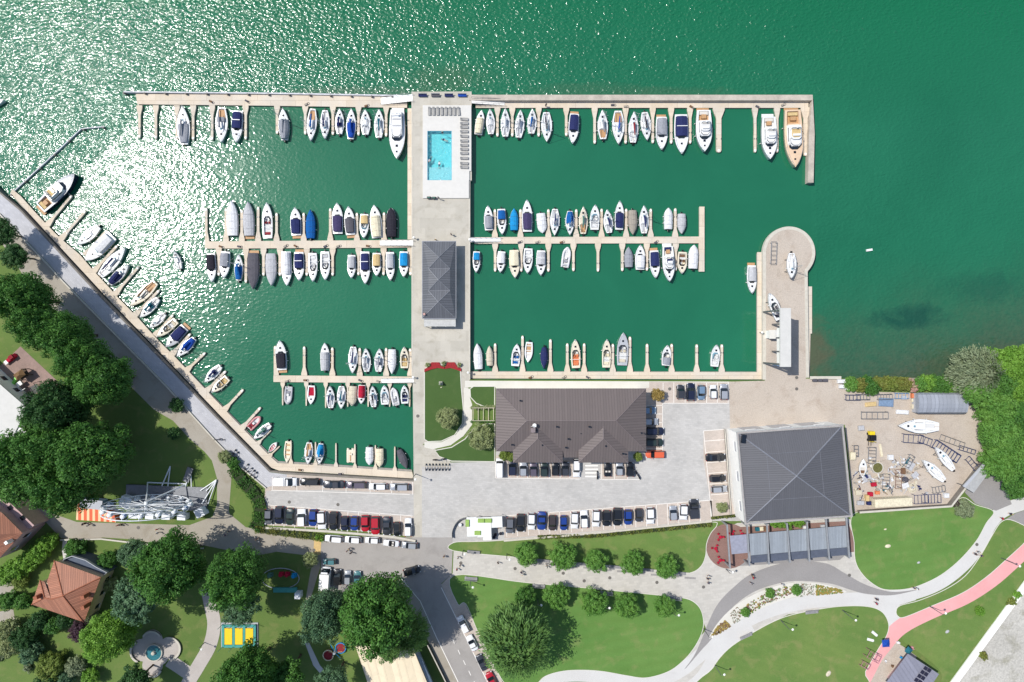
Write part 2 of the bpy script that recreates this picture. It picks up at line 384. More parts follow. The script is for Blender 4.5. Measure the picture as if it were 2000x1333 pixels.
sheet('pier_walk', [(806, 742), (917, 742), (917, 752), (913, 762), (906, 780), (906, 800), (880, 850), (826, 868), (824, 1052), (808, 1052), (808, 938)], 0.014, G_PIER)
# promenade and the paths beside it
sheet('promenade', [(-560, -215), (0, 379), (40, 413), (196, 581), (322, 711), (420, 814), (527, 923), (560, 927), (560, 944), (520, 952), (470, 910), (418, 855), (327, 754), (126, 550), (96, 517), (0, 416), (-560, -150)], 0.03, G_PROM)
sheet('footpath', [(-560, -145), (0, 418), (96, 519), (126, 552), (327, 756), (418, 857), (455, 895), (447, 1000), (455, 1015), (415, 1010), (424, 985), (424, 935), (414, 900), (400, 883), (370, 857), (338, 822), (300, 800), (200, 700), (60, 560), (0, 470), (-560, -50)], 0.02, G_TAN)
sheet('west_street', [(-300, 760), (0, 930), (62, 985), (110, 1006), (150, 1020), (370, 1026), (420, 1008), (450, 1005), (480, 1030), (512, 1036), (630, 1055), (627, 1095), (600, 1085), (540, 1078), (500, 1086), (430, 1072), (400, 1066), (300, 1062), (265, 1054), (200, 1050), (180, 1056), (120, 1052), (80, 1010), (0, 955), (-300, 800)], 0.022, G_TAN)
sheet('street', [(808, 1050), (884, 1050), (884, 1078), (882, 1122), (862, 1140), (889, 1200), (937, 1300), (985, 1400), (925, 1400), (895, 1333), (852, 1244), (821, 1175), (782, 1128), (700, 1160), (625, 1155), (628, 1052)], 0.025, G_TAR)
sheet('street_strip', [(625, 1055), (640, 1058), (812, 1080), (812, 1050), (700, 1048), (640, 1046)], 0.027, G_TAR)
sheet('pavement', [(884, 1120), (893, 1180), (908, 1178), (937, 1242), (985, 1340), (1010, 1400), (985, 1400), (937, 1300), (889, 1203), (862, 1142), (880, 1124)], 0.032, G_BAY)
sheet('pavement', [(782, 1130), (821, 1177), (852, 1246), (895, 1335), (922, 1400), (905, 1400), (880, 1345), (838, 1256), (800, 1185), (760, 1150)], 0.03, G_TAN)
sheet('pavement', [(612, 1050), (627, 1050), (625, 1110), (608, 1165), (600, 1190), (594, 1190), (604, 1130), (612, 1090)], 0.033, G_TAN)
# car parks
sheet('car_park', [(518, 950), (530, 926), (562, 927), (808, 941), (808, 1050), (770, 1044), (640, 1032), (514, 1026)], 0.018, G_BAY)
sheet('parking_lane', [(520, 959), (640, 957), (808, 965), (808, 1008), (700, 1004), (640, 996), (517, 986)], 0.028, G_PAVE)
sheet('quay_walk', [(908, 744), (1490, 746), (1490, 758), (1262, 760), (1262, 880), (968, 880), (968, 757), (908, 757)], 0.016, G_WALKW)
sheet('main_car_park', [(824, 905), (968, 902), (968, 880), (1262, 880), (1262, 758), (1424, 750), (1426, 838), (1448, 1018), (1388, 1018), (1165, 1040), (975, 1056), (884, 1060), (880, 1052), (824, 1052)], 0.02, G_PAVE)
sheet('pier_foot', [(824, 868), (860, 882), (880, 903), (878, 912), (824, 912)], 0.024, G_PIER)
sheet('parking_bays', [(1268, 746), (1422, 748), (1424, 788), (1294, 788), (1294, 892), (1262, 892), (1262, 758), (1268, 758)], 0.026, G_BAY)
sheet('parking_bays', [(968, 890), (1130, 890), (1130, 936), (968, 934)], 0.026, G_BAY)
sheet('parking_bays', [(1172, 890), (1226, 890), (1226, 937), (1174, 936)], 0.026, G_BAY)
sheet('parking_bays', [(1374, 842), (1414, 838), (1426, 965), (1436, 1008), (1390, 1016), (1386, 968), (1374, 900)], 0.026, G_BAY)
sheet('parking_bays', [(985, 1008), (1095, 999), (1390, 978), (1392, 1015), (1165, 1038), (985, 1052)], 0.026, G_BAY)
sheet('boat_yard', [(1424, 746), (1494, 744), (1577, 740), (1640, 742), (1652, 764), (1922, 772), (1922, 893), (1850, 986), (1668, 1000), (1650, 830), (1426, 838)], 0.021, G_YARD)
sheet('crane_pier', [(1494, 746)]+[(1541+46.5*math.cos(math.radians(a)), 494+46.5*math.sin(math.radians(a))) for a in range(180, 410, 10)]+[(1572, 533), (1574, 746)], 0.024, G_YARD)
mb = MB(); ribbon(mb, pp([(1493, 742)]+[(1541+48*math.cos(math.radians(a)), 494+48*math.sin(math.radians(a))) for a in range(180, 410, 5)]+[(1574, 532), (1577, 738)]), 0.75, -1, 0.07)
tag(mb.build('crane_pier_kerb', CONC), kind='structure')

# park: paving, then lawns with pale kerbs
sheet('park_paving', [(886, 1077), (1012, 1088), (1200, 1105), (1330, 1118), (1362, 1108), (1378, 1080), (1388, 1045), (1440, 1022), (1655, 1012), (1720, 1050), (1730, 1140), (1765, 1162), (1700, 1180), (1540, 1200), (1440, 1250), (1385, 1310), (1374, 1345), (1290, 1330), (1380, 1230), (1360, 1185), (1328, 1170), (1160, 1153), (1026, 1141), (884, 1125)], 0.02, G_PARK)
def band(name, pts, wpx, z, mat):
    mb = MB(); ribbon(mb, smoothline(pp(pts), 8), wpx*S, z-0.06, z); return tag(mb.build(name, mat), kind='structure')
band('park_path', [(1010, 1345), (1055, 1328), (1100, 1320), (1140, 1319), (1190, 1324), (1240, 1330), (1290, 1328), (1330, 1310), (1370, 1278), (1410, 1243), (1460, 1212), (1520, 1188), (1590, 1175), (1660, 1171), (1730, 1168), (1790, 1157), (1840, 1136), (1885, 1100), (1915, 1060), (1935, 1022), (1960, 998), (2010, 980), (2100, 955)], 26, 0.034, G_PATH)
sheet('path_fork', [(1665, 1185), (1660, 1162), (1760, 1160), (1790, 1172), (1757, 1182), (1750, 1195), (1762, 1209), (1736, 1234), (1730, 1215), (1705, 1188)], 0.037, G_PATH)
band('path_fork_low', [(1345, 1345), (1372, 1320), (1392, 1288), (1425, 1255), (1470, 1226)], 22, 0.036, G_PATH)
mb = MB(); L = smoothline(pp([(1336, 1308), (1356, 1280), (1372, 1245), (1384, 1215), (1402, 1180), (1430, 1150), (1470, 1120), (1540, 1098), (1610, 1100), (1650, 1120), (1690, 1142), (1740, 1156), (1790, 1152)]), 8)
R = smoothline(pp([(1340, 1305), (1370, 1270), (1392, 1245), (1412, 1210), (1438, 1180), (1475, 1155), (1520, 1140), (1560, 1135), (1620, 1140), (1660, 1152), (1690, 1160), (1740, 1163), (1790, 1153)]), 8)
for i in range(len(L)-1): mb.prism([L[i], L[i+1], R[i+1], R[i]], -0.02, 0.042)
tag(mb.build('grey_path', G_TAR2), kind='structure')
band('pink_cycle_path', [(1660, 1380), (1684, 1333), (1712, 1290), (1740, 1243), (1775, 1215), (1824, 1195), (1880, 1170), (1935, 1138), (1975, 1105), (2050, 1030)], 31, 0.045, G_PINK)
sheet('flower_bed', [(1385, 1248), (1398, 1222), (1425, 1192), (1460, 1168), (1500, 1150), (1545, 1139), (1600, 1140), (1645, 1152), (1650, 1158), (1600, 1160), (1545, 1168), (1500, 1183), (1450, 1208), (1410, 1232)], 0.046, G_WALKW, True, 3)
sheet('brick_terrace', [(1423+44*math.cos(math.radians(a)), 1067+44*math.sin(math.radians(a))) for a in range(0, 360, 12)], 0.05, G_BRICK)
sheet('brick_terrace', [(1440, 1030), (1655, 1018), (1668, 1050), (1668, 1078), (1655, 1080), (1640, 1050), (1440, 1060)], 0.048, G_BRICK)
sheet('terrace_floor', [(1440, 1058), (1640, 1050), (1656, 1080), (1640, 1094), (1440, 1106)], 0.047, G_TAR2)
lawns = [
 ('A', G_LAWN, [(886, 1060), (930, 1058), (975, 1056), (1080, 1047), (1165, 1040), (1290, 1028), (1388, 1020), (1400, 1026), (1388, 1042), (1380, 1062), (1378, 1085), (1370, 1105), (1352, 1118), (1325, 1118), (1200, 1106), (1100, 1098), (1012, 1089), (886, 1076)]),
 ('B', G_LAWN2, [(886, 1124), (1026, 1138), (1160, 1150), (1290, 1163), (1328, 1167), (1352, 1174), (1368, 1190), (1374, 1215), (1370, 1238), (1356, 1265), (1335, 1290), (1305, 1312), (1262, 1324), (1225, 1320), (1180, 1312), (1140, 1309), (1100, 1311), (1065, 1321), (1040, 1340), (990, 1340), (937, 1242), (910, 1180), (894, 1180)]),
 ('C', G_LAWN2, [(1668, 1003), (1760, 997), (1850, 989), (1880, 972), (1905, 986), (1940, 999), (1926, 1022), (1907, 1056), (1875, 1093), (1838, 1123), (1800, 1142), (1768, 1151), (1730, 1152), (1708, 1143), (1686, 1124), (1671, 1098), (1668, 1060)]),
 ('D', G_LAWN, [(1378, 1345), (1392, 1305), (1422, 1268), (1470, 1236), (1530, 1206), (1600, 1190), (1650, 1184), (1695, 1185), (1722, 1195), (1735, 1217), (1732, 1240), (1715, 1268), (1690, 1312), (1672, 1345)]),
 ('E', G_LAWN, [(1750, 1194), (1758, 1183), (1795, 1173), (1845, 1152), (1885, 1125), (1915, 1085), (1938, 1045), (1955, 1020), (1975, 1016), (2010, 1034), (2008, 1052), (1965, 1093), (1925, 1128), (1880, 1158), (1824, 1182), (1768, 1205), (1754, 1204)]),
 ('F', G_LAWN, [(1762, 1250), (1775, 1233), (1824, 1208), (1890, 1180), (1945, 1145), (1990, 1106), (2040, 1060), (2040, 1080), (1998, 1132), (1965, 1185), (1900, 1265), (1845, 1340), (1838, 1340), (1835, 1310), (1795, 1275)]),
]
kb = MB()
for nm_, gm, pts in lawns:
    sheet('lawn', pts, 0.06, gm, True, 5)
    if nm_ != 'F': ribbon(kb, smoothpoly(pp(pts), 5), 0.14, 0, 0.075, True)
for pts in ([(829, 722), (836, 716), (845, 713), (870, 713), (895, 716), (899, 722), (901, 757), (905, 800), (903, 828), (888, 850), (862, 862), (836, 863), (829, 858)],
            [(918, 760), (925, 755), (966, 755), (966, 793), (945, 794), (930, 788), (919, 776)],
            [(966, 828), (950, 828), (925, 838), (908, 858), (882, 874), (850, 880), (858, 892), (882, 901), (966, 902)]):
    sheet('lawn', pts, 0.06, G_LAWN3, False); ribbon(kb, pp(pts), 0.2, 0, 0.08, True)
tag(kb.build('lawn_kerb', G_WALKW), kind='structure')
sheet('lawn_path', [(906, 757), (918, 760), (918, 778), (922, 790), (922, 830), (905, 852), (880, 870), (845, 878), (829, 874), (829, 864), (862, 864), (890, 850), (905, 828), (906, 800)], 0.05, G_WALKW)
mb = MB()
for pts in ([(843, 708), (858, 708), (860, 713), (868, 717), (880, 713), (887, 708), (889, 708), (893, 714), (900, 720), (900, 724), (890, 721), (880, 717), (868, 720), (855, 717), (842, 721), (829, 726), (829, 721), (838, 716)],):
    mb.prism(pp([(843, 708), (858, 708), (861, 715), (870, 718), (868, 721), (855, 719), (842, 722), (829, 727), (829, 721), (838, 717)]), 0, 0.3)
    mb.prism(pp([(888, 708), (873, 708), (872, 714), (868, 718), (868, 721), (880, 719), (890, 722), (901, 726), (901, 720), (893, 716)]), 0, 0.3)
o = mb.build('flower_bed', G_RED); tag(o, 'low red flower bed curving along the top edge of the pier lawn', 'flower bed')
# left side: park paths, fountain plaza, playground
band('park_path', [(405, 1150), (412, 1185), (418, 1220), (410, 1260), (388, 1300), (370, 1330), (350, 1370)], 26, 0.05, G_PATH2)
band('park_path', [(330, 1290), (350, 1303), (375, 1320)], 26, 0.048, G_PATH2)
for cx_, cy_, r_ in ((302, 1274, 30), (332, 1266, 22), (278, 1270, 22), (298, 1300, 20), (298, 1250, 20)):
    sheet('fountain_plaza', [(cx_+r_*math.cos(math.radians(a)), cy_+r_*math.sin(math.radians(a))) for a in range(0, 360, 15)], 0.04+0.001*cx_/100, G_PATH2)
sheet('playground', [(-20, 735), (40, 677), (118, 750), (78, 786), (40, 760), (0, 735)], 0.03, Mground('play_paving', [(150, 128, 118), (168, 142, 132), (140, 122, 114)], (0.3, 1, 5)))
sheet('garden_path', [(123, 1054), (131, 1054), (129, 1078), (133, 1092), (124, 1092), (121, 1075)], 0.03, G_PATH)
sheet('driveway', [(-40, 1200), (0, 1195), (26, 1190), (30, 1215), (0, 1225), (-40, 1235)], 0.03, G_TAN)
sheet('driveway', [(-40, 1130), (10, 1125), (30, 1125), (28, 1160), (-40, 1170)], 0.03, G_TAN)
sheet('bare_path', [(594, 1252), (604, 1256), (625, 1300), (655, 1333), (700, 1370), (680, 1370), (640, 1333), (612, 1300)], 0.03, G_PATH)
# right: grey plazas, dry river bed and its wall
sheet('grey_plaza', [(1884, 962), (1922, 897), (1945, 912), (1962, 940), (1972, 975), (1976, 985), (1945, 998), (1905, 984)], 0.05, G_TAR2)
sheet('grey_plaza', [(1965, 1014), (1985, 1002), (2040, 985), (2040, 1050), (2005, 1034)], 0.05, G_TAR2)
sheet('river_bed', [(2004, 1150), (2300, 900), (2300, 1500), (1800, 1500), (1866, 1340)], 0.05, G_RIVER)
mb = MB(); ribbon(mb, pp([(2300, 800), (2008, 1134), (1980, 1172), (1900, 1282), (1850, 1350), (1780, 1450)]), 1.5, 0, 0.35)
tag(mb.build('river_wall', WHITEW), 'long low white concrete wall along the dry gravel river bed', 'wall')
sheet('house_terrace', [(1700, 1333), (1722, 1290), (1750, 1255), (1762, 1262), (1790, 1282), (1770, 1345), (1700, 1345)], 0.05, G_YARD)
sheet('shore_stones', [(1650, 740), (1846, 738), (1872, 718), (1950, 700), (2010, 680), (2010, 695), (1930, 720), (1870, 745), (1650, 752)], 0.03, Mground('stones', [(150, 140, 128), (176, 166, 154), (120, 110, 100)], (0.5, 1.5, 4.0)))

# painted markings and joints
PAINT = M('white_paint', (232, 228, 220), 0.7, var=0.05)
PAINTR = M('terracotta_line', (196, 160, 140), 0.8, var=0.06)
mb = MB()
def line(a, b, wd=0.12, z=0.036): ribbon(mb, pp([a, b]), wd, z-0.004, z)
for i in range(15):
    x = 515+i*20.6; line((x, 986+i*1.4), (x-1.5, 1026+i*1.65))
for x in (532, 580, 630, 676, 723, 765, 806): line((x, 932+(x-532)*0.035), (x, 957+(x-532)*0.035))
line((530, 958), (800, 966)); line((515, 986), (806, 1008))
for i in range(20):
    x = 988+i*21; y = 1007-i*1.55; line((x, y), (x+2, y+42))
line((985, 1008), (1392, 977))
for x in (968, 990, 1010, 1030, 1052, 1073, 1094, 1113, 1134): line((x, 903), (x, 934))
for x in (1175, 1200, 1226): line((x, 903), (x, 937))
for y in (910, 917, 924, 931): line((1143, y), (1168, y), 0.35)
line((968, 934), (1134, 936)); line((1172, 937), (1250, 937))
for i in range(7): line((1262, 792+i*17), (1294, 792+i*17))
line((1294, 789), (1294, 890)); line((1294, 788), (1424, 788))
for x in (1295, 1316, 1338, 1359, 1380, 1401, 1422): line((x, 748), (x, 788))
for i, y in enumerate((842, 862, 884, 904, 925, 946, 967)): line((1374+i*2.3, y), (1414+i*2, y-3))
line((1374, 842), (1390, 1010))
for a, b in (((862, 1148), (889, 1203)), ((782, 1128), (821, 1175)), ((821, 1175), (852, 1244)), ((852, 1244), (895, 1333)), ((889, 1203), (985, 1400))): line(a, b, 0.18)
for i in range(8): line((884+i*10.5, 1249+i*20.5), (888+i*10.5, 1258+i*20.5), 0.15)
for x0 in range(640, 800, 26): line((x0, 1050+(x0-640)*0.12), (x0+14, 1051+(x0-640)*0.12), 0.1)
tag(mb.build('road_marking', PAINT), kind='structure')
mb = MB(); mb.prism(pp([(614, 1050), (628, 1050), (626, 1084), (612, 1084)]), 0, 0.042); tag(mb.build('crossing_slab', M('ochre_paving', (206, 176, 120), 0.8, var=0.2, scale=3)), kind='structure')
mb = MB()
for (x0, x1, y0, s_) in ((1010, 1375, 1105, 0.083),):
    for k in range(10): ribbon(mb, pp([(1040+k*33, 1100+k*3.1+random.uniform(-1, 3)), (1062+k*33, 1102+k*3.1)]), 0.45, 0.02, 0.026)
tag(mb.build('wet_streaks', M('damp_paving', (150, 146, 142), 0.8)), kind='structure')

# ------------------------------------------------------------------ pontoons
def pontoon(label, deck, fingers, group='floating pontoons of the marina'):
    cx_ = sum(p[0] for p in deck)/len(deck); cy_ = sum(p[1] for p in deck)/len(deck)
    root = empty('pontoon', P3(cx_, cy_, DZ), 0, label, 'pontoon', group); ox, oy, _ = root.location
    def loc(pts): return [(P(x, y, DZ)[0]-ox, P(x, y, DZ)[1]-oy) for x, y in pts]
    mb = MB(); mb.prism(loc(deck), -0.25, 0); mb.build('deck', DECKW, root)
    mb = MB(); mb.prism([(x*0.998, y*0.985) for x, y in loc(deck)], -1.1, -0.26); mb.build('float', FLOATM, root)
    for f in fingers:
        bx_, by_, tx, ty, wp = f[:5]; fl = f[5] if len(f) > 5 else 1
        (bx, by), (t_x, t_y) = loc([(bx_, by_), (tx, ty)]); d = Vector((t_x-bx, t_y-by)); Ln = d.length; d.normalize(); n_ = Vector((-d.y, d.x))
        B = Vector((bx, by)); wd = wp*S; fw = wd*1.15 if wp > 4 else wd*1.6
        prof = [(0, fw), (0.6, fw), (min(2.6 if wp > 4 else 1.4, Ln*0.3), wd/2), (Ln-0.5, wd/2), (Ln-0.1, wd*0.35), (Ln, 0.1)]
        Lp = []; Rp = []
        for u, h_ in prof:
            hl = h_ if fl != 2 else min(h_, wd/2); hr = h_ if fl != 3 else min(h_, wd/2)
            Lp.append(tuple(B+d*u+n_*hl)); Rp.append(tuple(B+d*u-n_*hr))
        mb = MB(); mb.prism(Lp+Rp[::-1], -0.45, 0.004); fo = mb.build('finger', DECKW, root)
        if wp > 4:
            mb = MB(); e = B+d*(Ln-0.45); mb.lathe([(0.05, 0), (0.28, 0), (0.28, 0.05), (0.1, 0.08)], 8, (e.x, e.y, 0)); mb.build('end_light', WHITEW, fo)
            for sg in (-1, 1):
                e = B+d*(Ln*0.7)+n_*(wd/2-0.08)*sg; MB().box(e.x, e.y, 0.0, 0.3, 0.12, 0.12, math.atan2(d.y, d.x)).build('cleat', M('galvanised', (120, 122, 126), 0.5, 0.6), fo)
    return root
def vf(xs, yb, w_=5): return [(x[0], yb if len(x) < 3 else x[2], x[0], x[1], w_ if len(x) < 4 else x[3]) for x in xs]
pontoon('long pale pontoon under the upper left breakwater', [(265, 184), (540, 186), (795, 189), (795, 211), (540, 207), (268, 204)],
        vf([(272, 270), (304, 272), (345, 272), (377, 274), (414, 274), (479.5, 273), (541, 262), (596, 263), (650, 264), (700, 265), (754, 267)], 206))
pontoon('long pale pontoon under the upper right breakwater', [(929, 198), (1579, 197.5), (1579, 211), (929, 211)],
        vf([(971.5, 267), (1000.5, 267), (1052, 267), (1106, 266), (1161.5, 281), (1222, 281), (1275, 280), (1311, 281), (1348, 281), (1404, 298, 210, 10), (1475, 298), (1518, 298), (1573.5, 305, 210, 8)], 210))
pontoon('middle left pontoon with boats on both sides', [(400, 472), (805, 469), (805, 484), (400, 486)],
        [(402.5, 473, 402.5, 406, 5, 2)]+vf([(441, 407), (472, 410), (504, 404), (540, 416), (593, 416), (645, 407), (697, 416), (750, 415)], 472)
        + vf([(427, 539), (480, 553), (514.5, 539), (546.5, 539), (599, 539), (649.5, 539), (700, 538), (749, 538), (801.5, 538)], 485))
pontoon('middle right pontoon with boats on both sides', [(927, 463.5), (1366, 462.5), (1366, 404), (1376, 404), (1376, 531), (1365, 531), (1365, 475.5), (927, 476.5)],
        vf([(966.5, 409), (1016.5, 409), (1071, 409), (1125.5, 409), (1175, 408), (1223, 408), (1271, 408), (1319, 407)], 464)
        + vf([(967, 531), (1018, 531), (1071, 531), (1120, 530), (1168, 531), (1215.5, 530), (1263.5, 529), (1320, 529)], 476))
pontoon('lower left pontoon with small boats on both sides', [(534, 733.5), (805, 736), (805, 749), (534, 746.5)],
        [(537.5, 735, 537.5, 676, 6, 2)]+vf([(594, 677), (649, 679), (702.5, 680), (754, 680), (801, 681)], 735, 5)
        + vf([(552, 792), (598, 793), (636, 797), (679, 795), (719, 795), (761, 795), (800, 795)], 747, 2.6))
pontoon('lower right pontoon along the quay wall', [(919, 726.5), (1479, 727.5), (1479, 493), (1490, 493), (1491, 741.5), (919, 739.5)],
        vf([(967, 671), (1020.5, 656), (1075, 663), (1108, 671), (1141, 671), (1197, 672), (1230.5, 658), (1264, 672), (1312, 672), (1361, 673), (1410, 673)], 728))
diagN = [(24, 370), (40, 383), (65, 411), (92, 440), (118, 466), (155, 497), (185, 532), (215, 564), (226, 577), (271, 623), (304, 660), (344, 700), (411, 771), (474, 837), (529, 893), (543, 905), (600, 908), (805, 922)]
diagS = [(808, 935), (745, 931), (600, 922.5), (545, 919.5), (530, 914), (430, 812), (334, 711), (209, 582), (40, 399), (20, 377)]
pontoon('slanting pontoon along the promenade and bottom quay', diagN+diagS,
        [(b[0]-2, b[1]+2, b[2], b[3], b[4]) for b in [(93, 439, 140, 382, 5), (121, 465, 167, 412, 5), (167, 497, 209, 450, 5), (184, 529, 229, 480, 5), (226, 573, 271, 521, 5), (265, 614, 311, 567, 5), (304, 654, 338, 615, 5), (338, 690, 372, 652, 5), (365, 723, 401, 689, 5), (403, 764, 441, 725, 5), (439, 800, 475, 761, 5), (473, 836, 509, 796, 5), (504, 866, 529, 841, 2.6), (527, 890, 546, 872, 2.6)]]
        + vf([(568, 861, 908), (616, 864, 911), (656, 866, 914), (693, 868, 917), (733, 870, 919), (771, 873, 922)], 910, 2.6))
pontoon('narrow pale pontoon strip beside the upper pier wall', [(796, 212), (804, 212), (804, 468), (796, 468)], [])
pontoon('short pale pontoon right of the crane pier', [(1576, 560), (1586, 560), (1586, 652), (1583, 652), (1581, 738), (1577, 738)], [])
# gangways
def gangway(label, a, b, wd=1.2):
    A = Vector(P3(*a)); B = Vector(P3(*b)); root = empty('gangway', A, 0, label, 'gangway', 'gangways down to the pontoons')
    d = B-A; n_ = Vector((-d.y, d.x, 0)).normalized()*wd/2
    mb = MB(); z = Vector((0, 0, 0.08)); vs = [n_, -n_, d-n_, d+n_]; mb.add(vs+[v-z for v in vs], [(0, 1, 2, 3), (0, 3, 7, 4), (1, 5, 6, 2), (4, 7, 6, 5), (3, 2, 6, 7), (0, 4, 5, 1)]); mb.build('ramp', WHITEW, root)
    for s_ in (-1, 1):
        mb = MB(); z = Vector((0, 0, 0.9)); mb.tube([n_*s_+z, d+n_*s_+z], 0.04)
        for k in range(7):
            q = n_*s_+d*(k/6); mb.tube([q, q+z], 0.03, 4)
        mb.build('handrail', M('galvanised', (120, 122, 126), 0.5, 0.6), root)
gangway('white gangway to the upper left pontoon', (806, 191, 0.1), (744, 198, DZ+0.1), 1.6)
gangway('white gangway to the upper right pontoon', (921, 197, 0.1), (986, 201, DZ+0.1))
gangway('white gangway to the middle left pontoon', (807, 475, 0.1), (742, 475, DZ+0.1), 1.2)
gangway('white gangway to the middle right pontoon', (917, 469, 0.1), (978, 469, DZ+0.1), 1.0)
gangway('white gangway to the lower left pontoon', (808, 743, 0.1), (745, 744, DZ+0.1), 1.0)
# breakwaters
def wall(name, label, cat, pts, wd, z0, z1, mat, posts=0):
    root = empty(name, P3(*pts[0]), 0, label, cat); ox, oy = root.location[:2]
    q = [(x-ox, y-oy) for x, y in pp(pts)]
    mb = MB(); ribbon(mb, q, wd, z0, z1); mb.box(q[0][0], q[0][1], z0, wd, wd, z1-z0-0.01); mb.box(q[-1][0], q[-1][1], z0, wd, wd, z1-z0-0.01); mb.build('wall', mat, root)
    if posts:
        tot = sum((Vector(q[i+1])-Vector(q[i])).length for i in range(len(q)-1)); k = int(tot/posts)
        for i in range(k+1):
            u = i/k*tot; j = 0
            while j < len(q)-2 and u > (Vector(q[j+1])-Vector(q[j])).length: u -= (Vector(q[j+1])-Vector(q[j])).length; j += 1
            a = Vector(q[j]); d = (Vector(q[j+1])-a).normalized(); e = a+d*u+Vector((d.y, -d.x))*0.35
            mb = MB(); mb.lathe([(0.22, z0), (0.22, z1+0.25), (0.05, z1+0.3)], 8, (e.x, e.y, 0)); mb.build('pile', CONCD, root)
    return root
GREYW = M('breakwater_grey', (204, 204, 206), 0.8, var=0.2, scale=0.8)
wall('breakwater', 'thin grey breakwater wall behind the upper left pontoon', 'breakwater', [(240, 178), (540, 181), (806, 186)], 0.3, -4, -0.5, GREYW, 4.6)
wall('breakwater', 'thin slanting breakwater wall with dog-leg tip at far left', 'breakwater', [(14, 378), (90, 308), (153, 249), (197, 245)], 0.22, -4, -1.0, GREYW, 4.6)
wall('breakwater', 'wide concrete breakwater turning down at its right end', 'breakwater', [(922, 191.5), (1586, 191.5), (1585, 260), (1583, 352)], 1.3, -4, 0.2, M('breakwater_concrete', (184, 174, 160), 0.85, var=0.2, scale=0.5))
# ------------------------------------------------------------------ boats
GEL = M('gelcoat_white', (226, 226, 224), 0.25, var=0.03, scale=1.0, spec=0.5)
GELC = M('gelcoat_cream', (222, 212, 190), 0.3, var=0.04)
GELG = M('gelcoat_grey', (176, 178, 182), 0.3, var=0.04)
NONSK = M('nonskid_deck', (206, 206, 204), 0.7, var=0.05, scale=3)
TEAK = M('teak', (186, 146, 104), 0.6, var=0.15, scale=4)
TEAKG = M('weathered_teak', (166, 150, 130), 0.7, var=0.12, scale=4)
GLASSD = M('dark_glass', (28, 34, 42), 0.08, var=0.1, spec=0.8)
GLASSB = M('tinted_glass', (110, 150, 165), 0.1, var=0.1, spec=0.8)
ALU = M('aluminium_spar', (196, 198, 200), 0.4, 0.5, var=0.05)
BLK = M('outboard_black', (30, 30, 34), 0.35, var=0.1)
FEN = M('fender_white', (214, 214, 210), 0.5)
CUSH = M('seat_cushion', (206, 200, 190), 0.7, var=0.06)
CLOTH = {
 'navy': (44, 50, 92), 'blue': (26, 92, 158), 'sky': (34, 140, 196), 'teal': (40, 104, 118), 'black': (48, 46, 54), 'grey': (150, 152, 158), 'lgrey': (184, 184, 186),
 'dgrey': (92, 90, 96), 'cream': (222, 212, 184), 'tan': (206, 180, 130), 'white': (220, 220, 220), 'red': (176, 34, 58), 'plum': (70, 62, 96), 'taupe': (158, 150, 138),
 'beige': (204, 194, 172), 'green': (86, 122, 110), 'orange': (214, 128, 88), 'pink': (206, 150, 150), 'royal': (34, 74, 160), 'maroon': (140, 50, 56), 'brown': (120, 92, 70), 'teak': (186, 146, 104)}
def cloth(c): return M('canvas_'+c, CLOTH[c], 0.85, var=0.14, scale=2.2, spec=0.15, bmp=0.02)
def hw(t, W, kind):
    st, tm, pw = {'s': (0.55, 0.45, 1.9), 'm': (0.86, 0.4, 2.7), 'y': (0.84, 0.45, 2.6), 'r': (0.92, 0.5, 3.6), 'o': (0.8, 0.45, 2.3), 'd': (0.1, 0.5, 2.0)}[kind]
    if t < tm: return W/2*(st+(1-st)*math.sin(math.pi/2*t/tm))
    u = (t-tm)/(1-tm); return W/2*max(0.0, 1-u**pw)
def loft(secs, closeends=True):
    vs = [p for s_ in secs for p in s_]; n = len(secs[0]); fs = []
    for i in range(len(secs)-1):
        for j in range(n-1): fs.append((i*n+j, i*n+j+1, (i+1)*n+j+1, (i+1)*n+j))
    if closeends: fs.append(tuple(range(n))[::-1]); fs.append(tuple((len(secs)-1)*n+j for j in range(n)))
    return vs, fs
def make_hull(root, L, W, kind, fb, hullm, deckm, ck=None, stripe=None):
    N = 16; ts = [i/N for i in range(N+1)]; secs = []
    def sh(t): return fb*(1+0.35*t*t)
    for t in ts:
        w_ = hw(t, W, kind)+0.02; y = (t-0.5)*L; h_ = sh(t); k_ = 1-0.5*t
        secs.append([(-w_, y, h_), (-w_*0.93, y-0.02*t*L, 0.1), (-w_*0.6*k_, y-0.04*t*L, -0.25), (0, y-0.05*t*L, -0.4), (w_*0.6*k_, y-0.04*t*L, -0.25), (w_*0.93, y-0.02*t*L, 0.1), (w_, y, h_)])
    vs, fs = loft(secs); MB().add(vs, fs).build('hull', hullm, root, True)
    if ck:
        tt = sorted(set([t for t in ts if not (ck[0]-0.02 < t < ck[0]+0.02 or ck[1]-0.02 < t < ck[1]+0.02)]+[ck[0]-0.004, ck[0]+0.004, ck[1]-0.004, ck[1]+0.004]))
    else: tt = ts
    secs = []
    for t in tt:
        w_ = hw(max(0, t), W, kind); y = (t-0.5)*L; h_ = sh(t)+0.02; wi = w_*0.72
        d = (ck[2] if ck and ck[0] < t < ck[1] else 0.0); cb = 0.05 if d == 0 else 0
        secs.append([(-w_, y, h_), (-wi, y, h_+0.03), (-wi*0.98, y, h_+0.03-d), (0, y, h_+0.03-d+cb), (wi*0.98, y, h_+0.03-d), (wi, y, h_+0.03), (w_, y, h_)])
    vs, fs = loft(secs); MB().add(vs, fs).build('deck', deckm, root)
    return sh
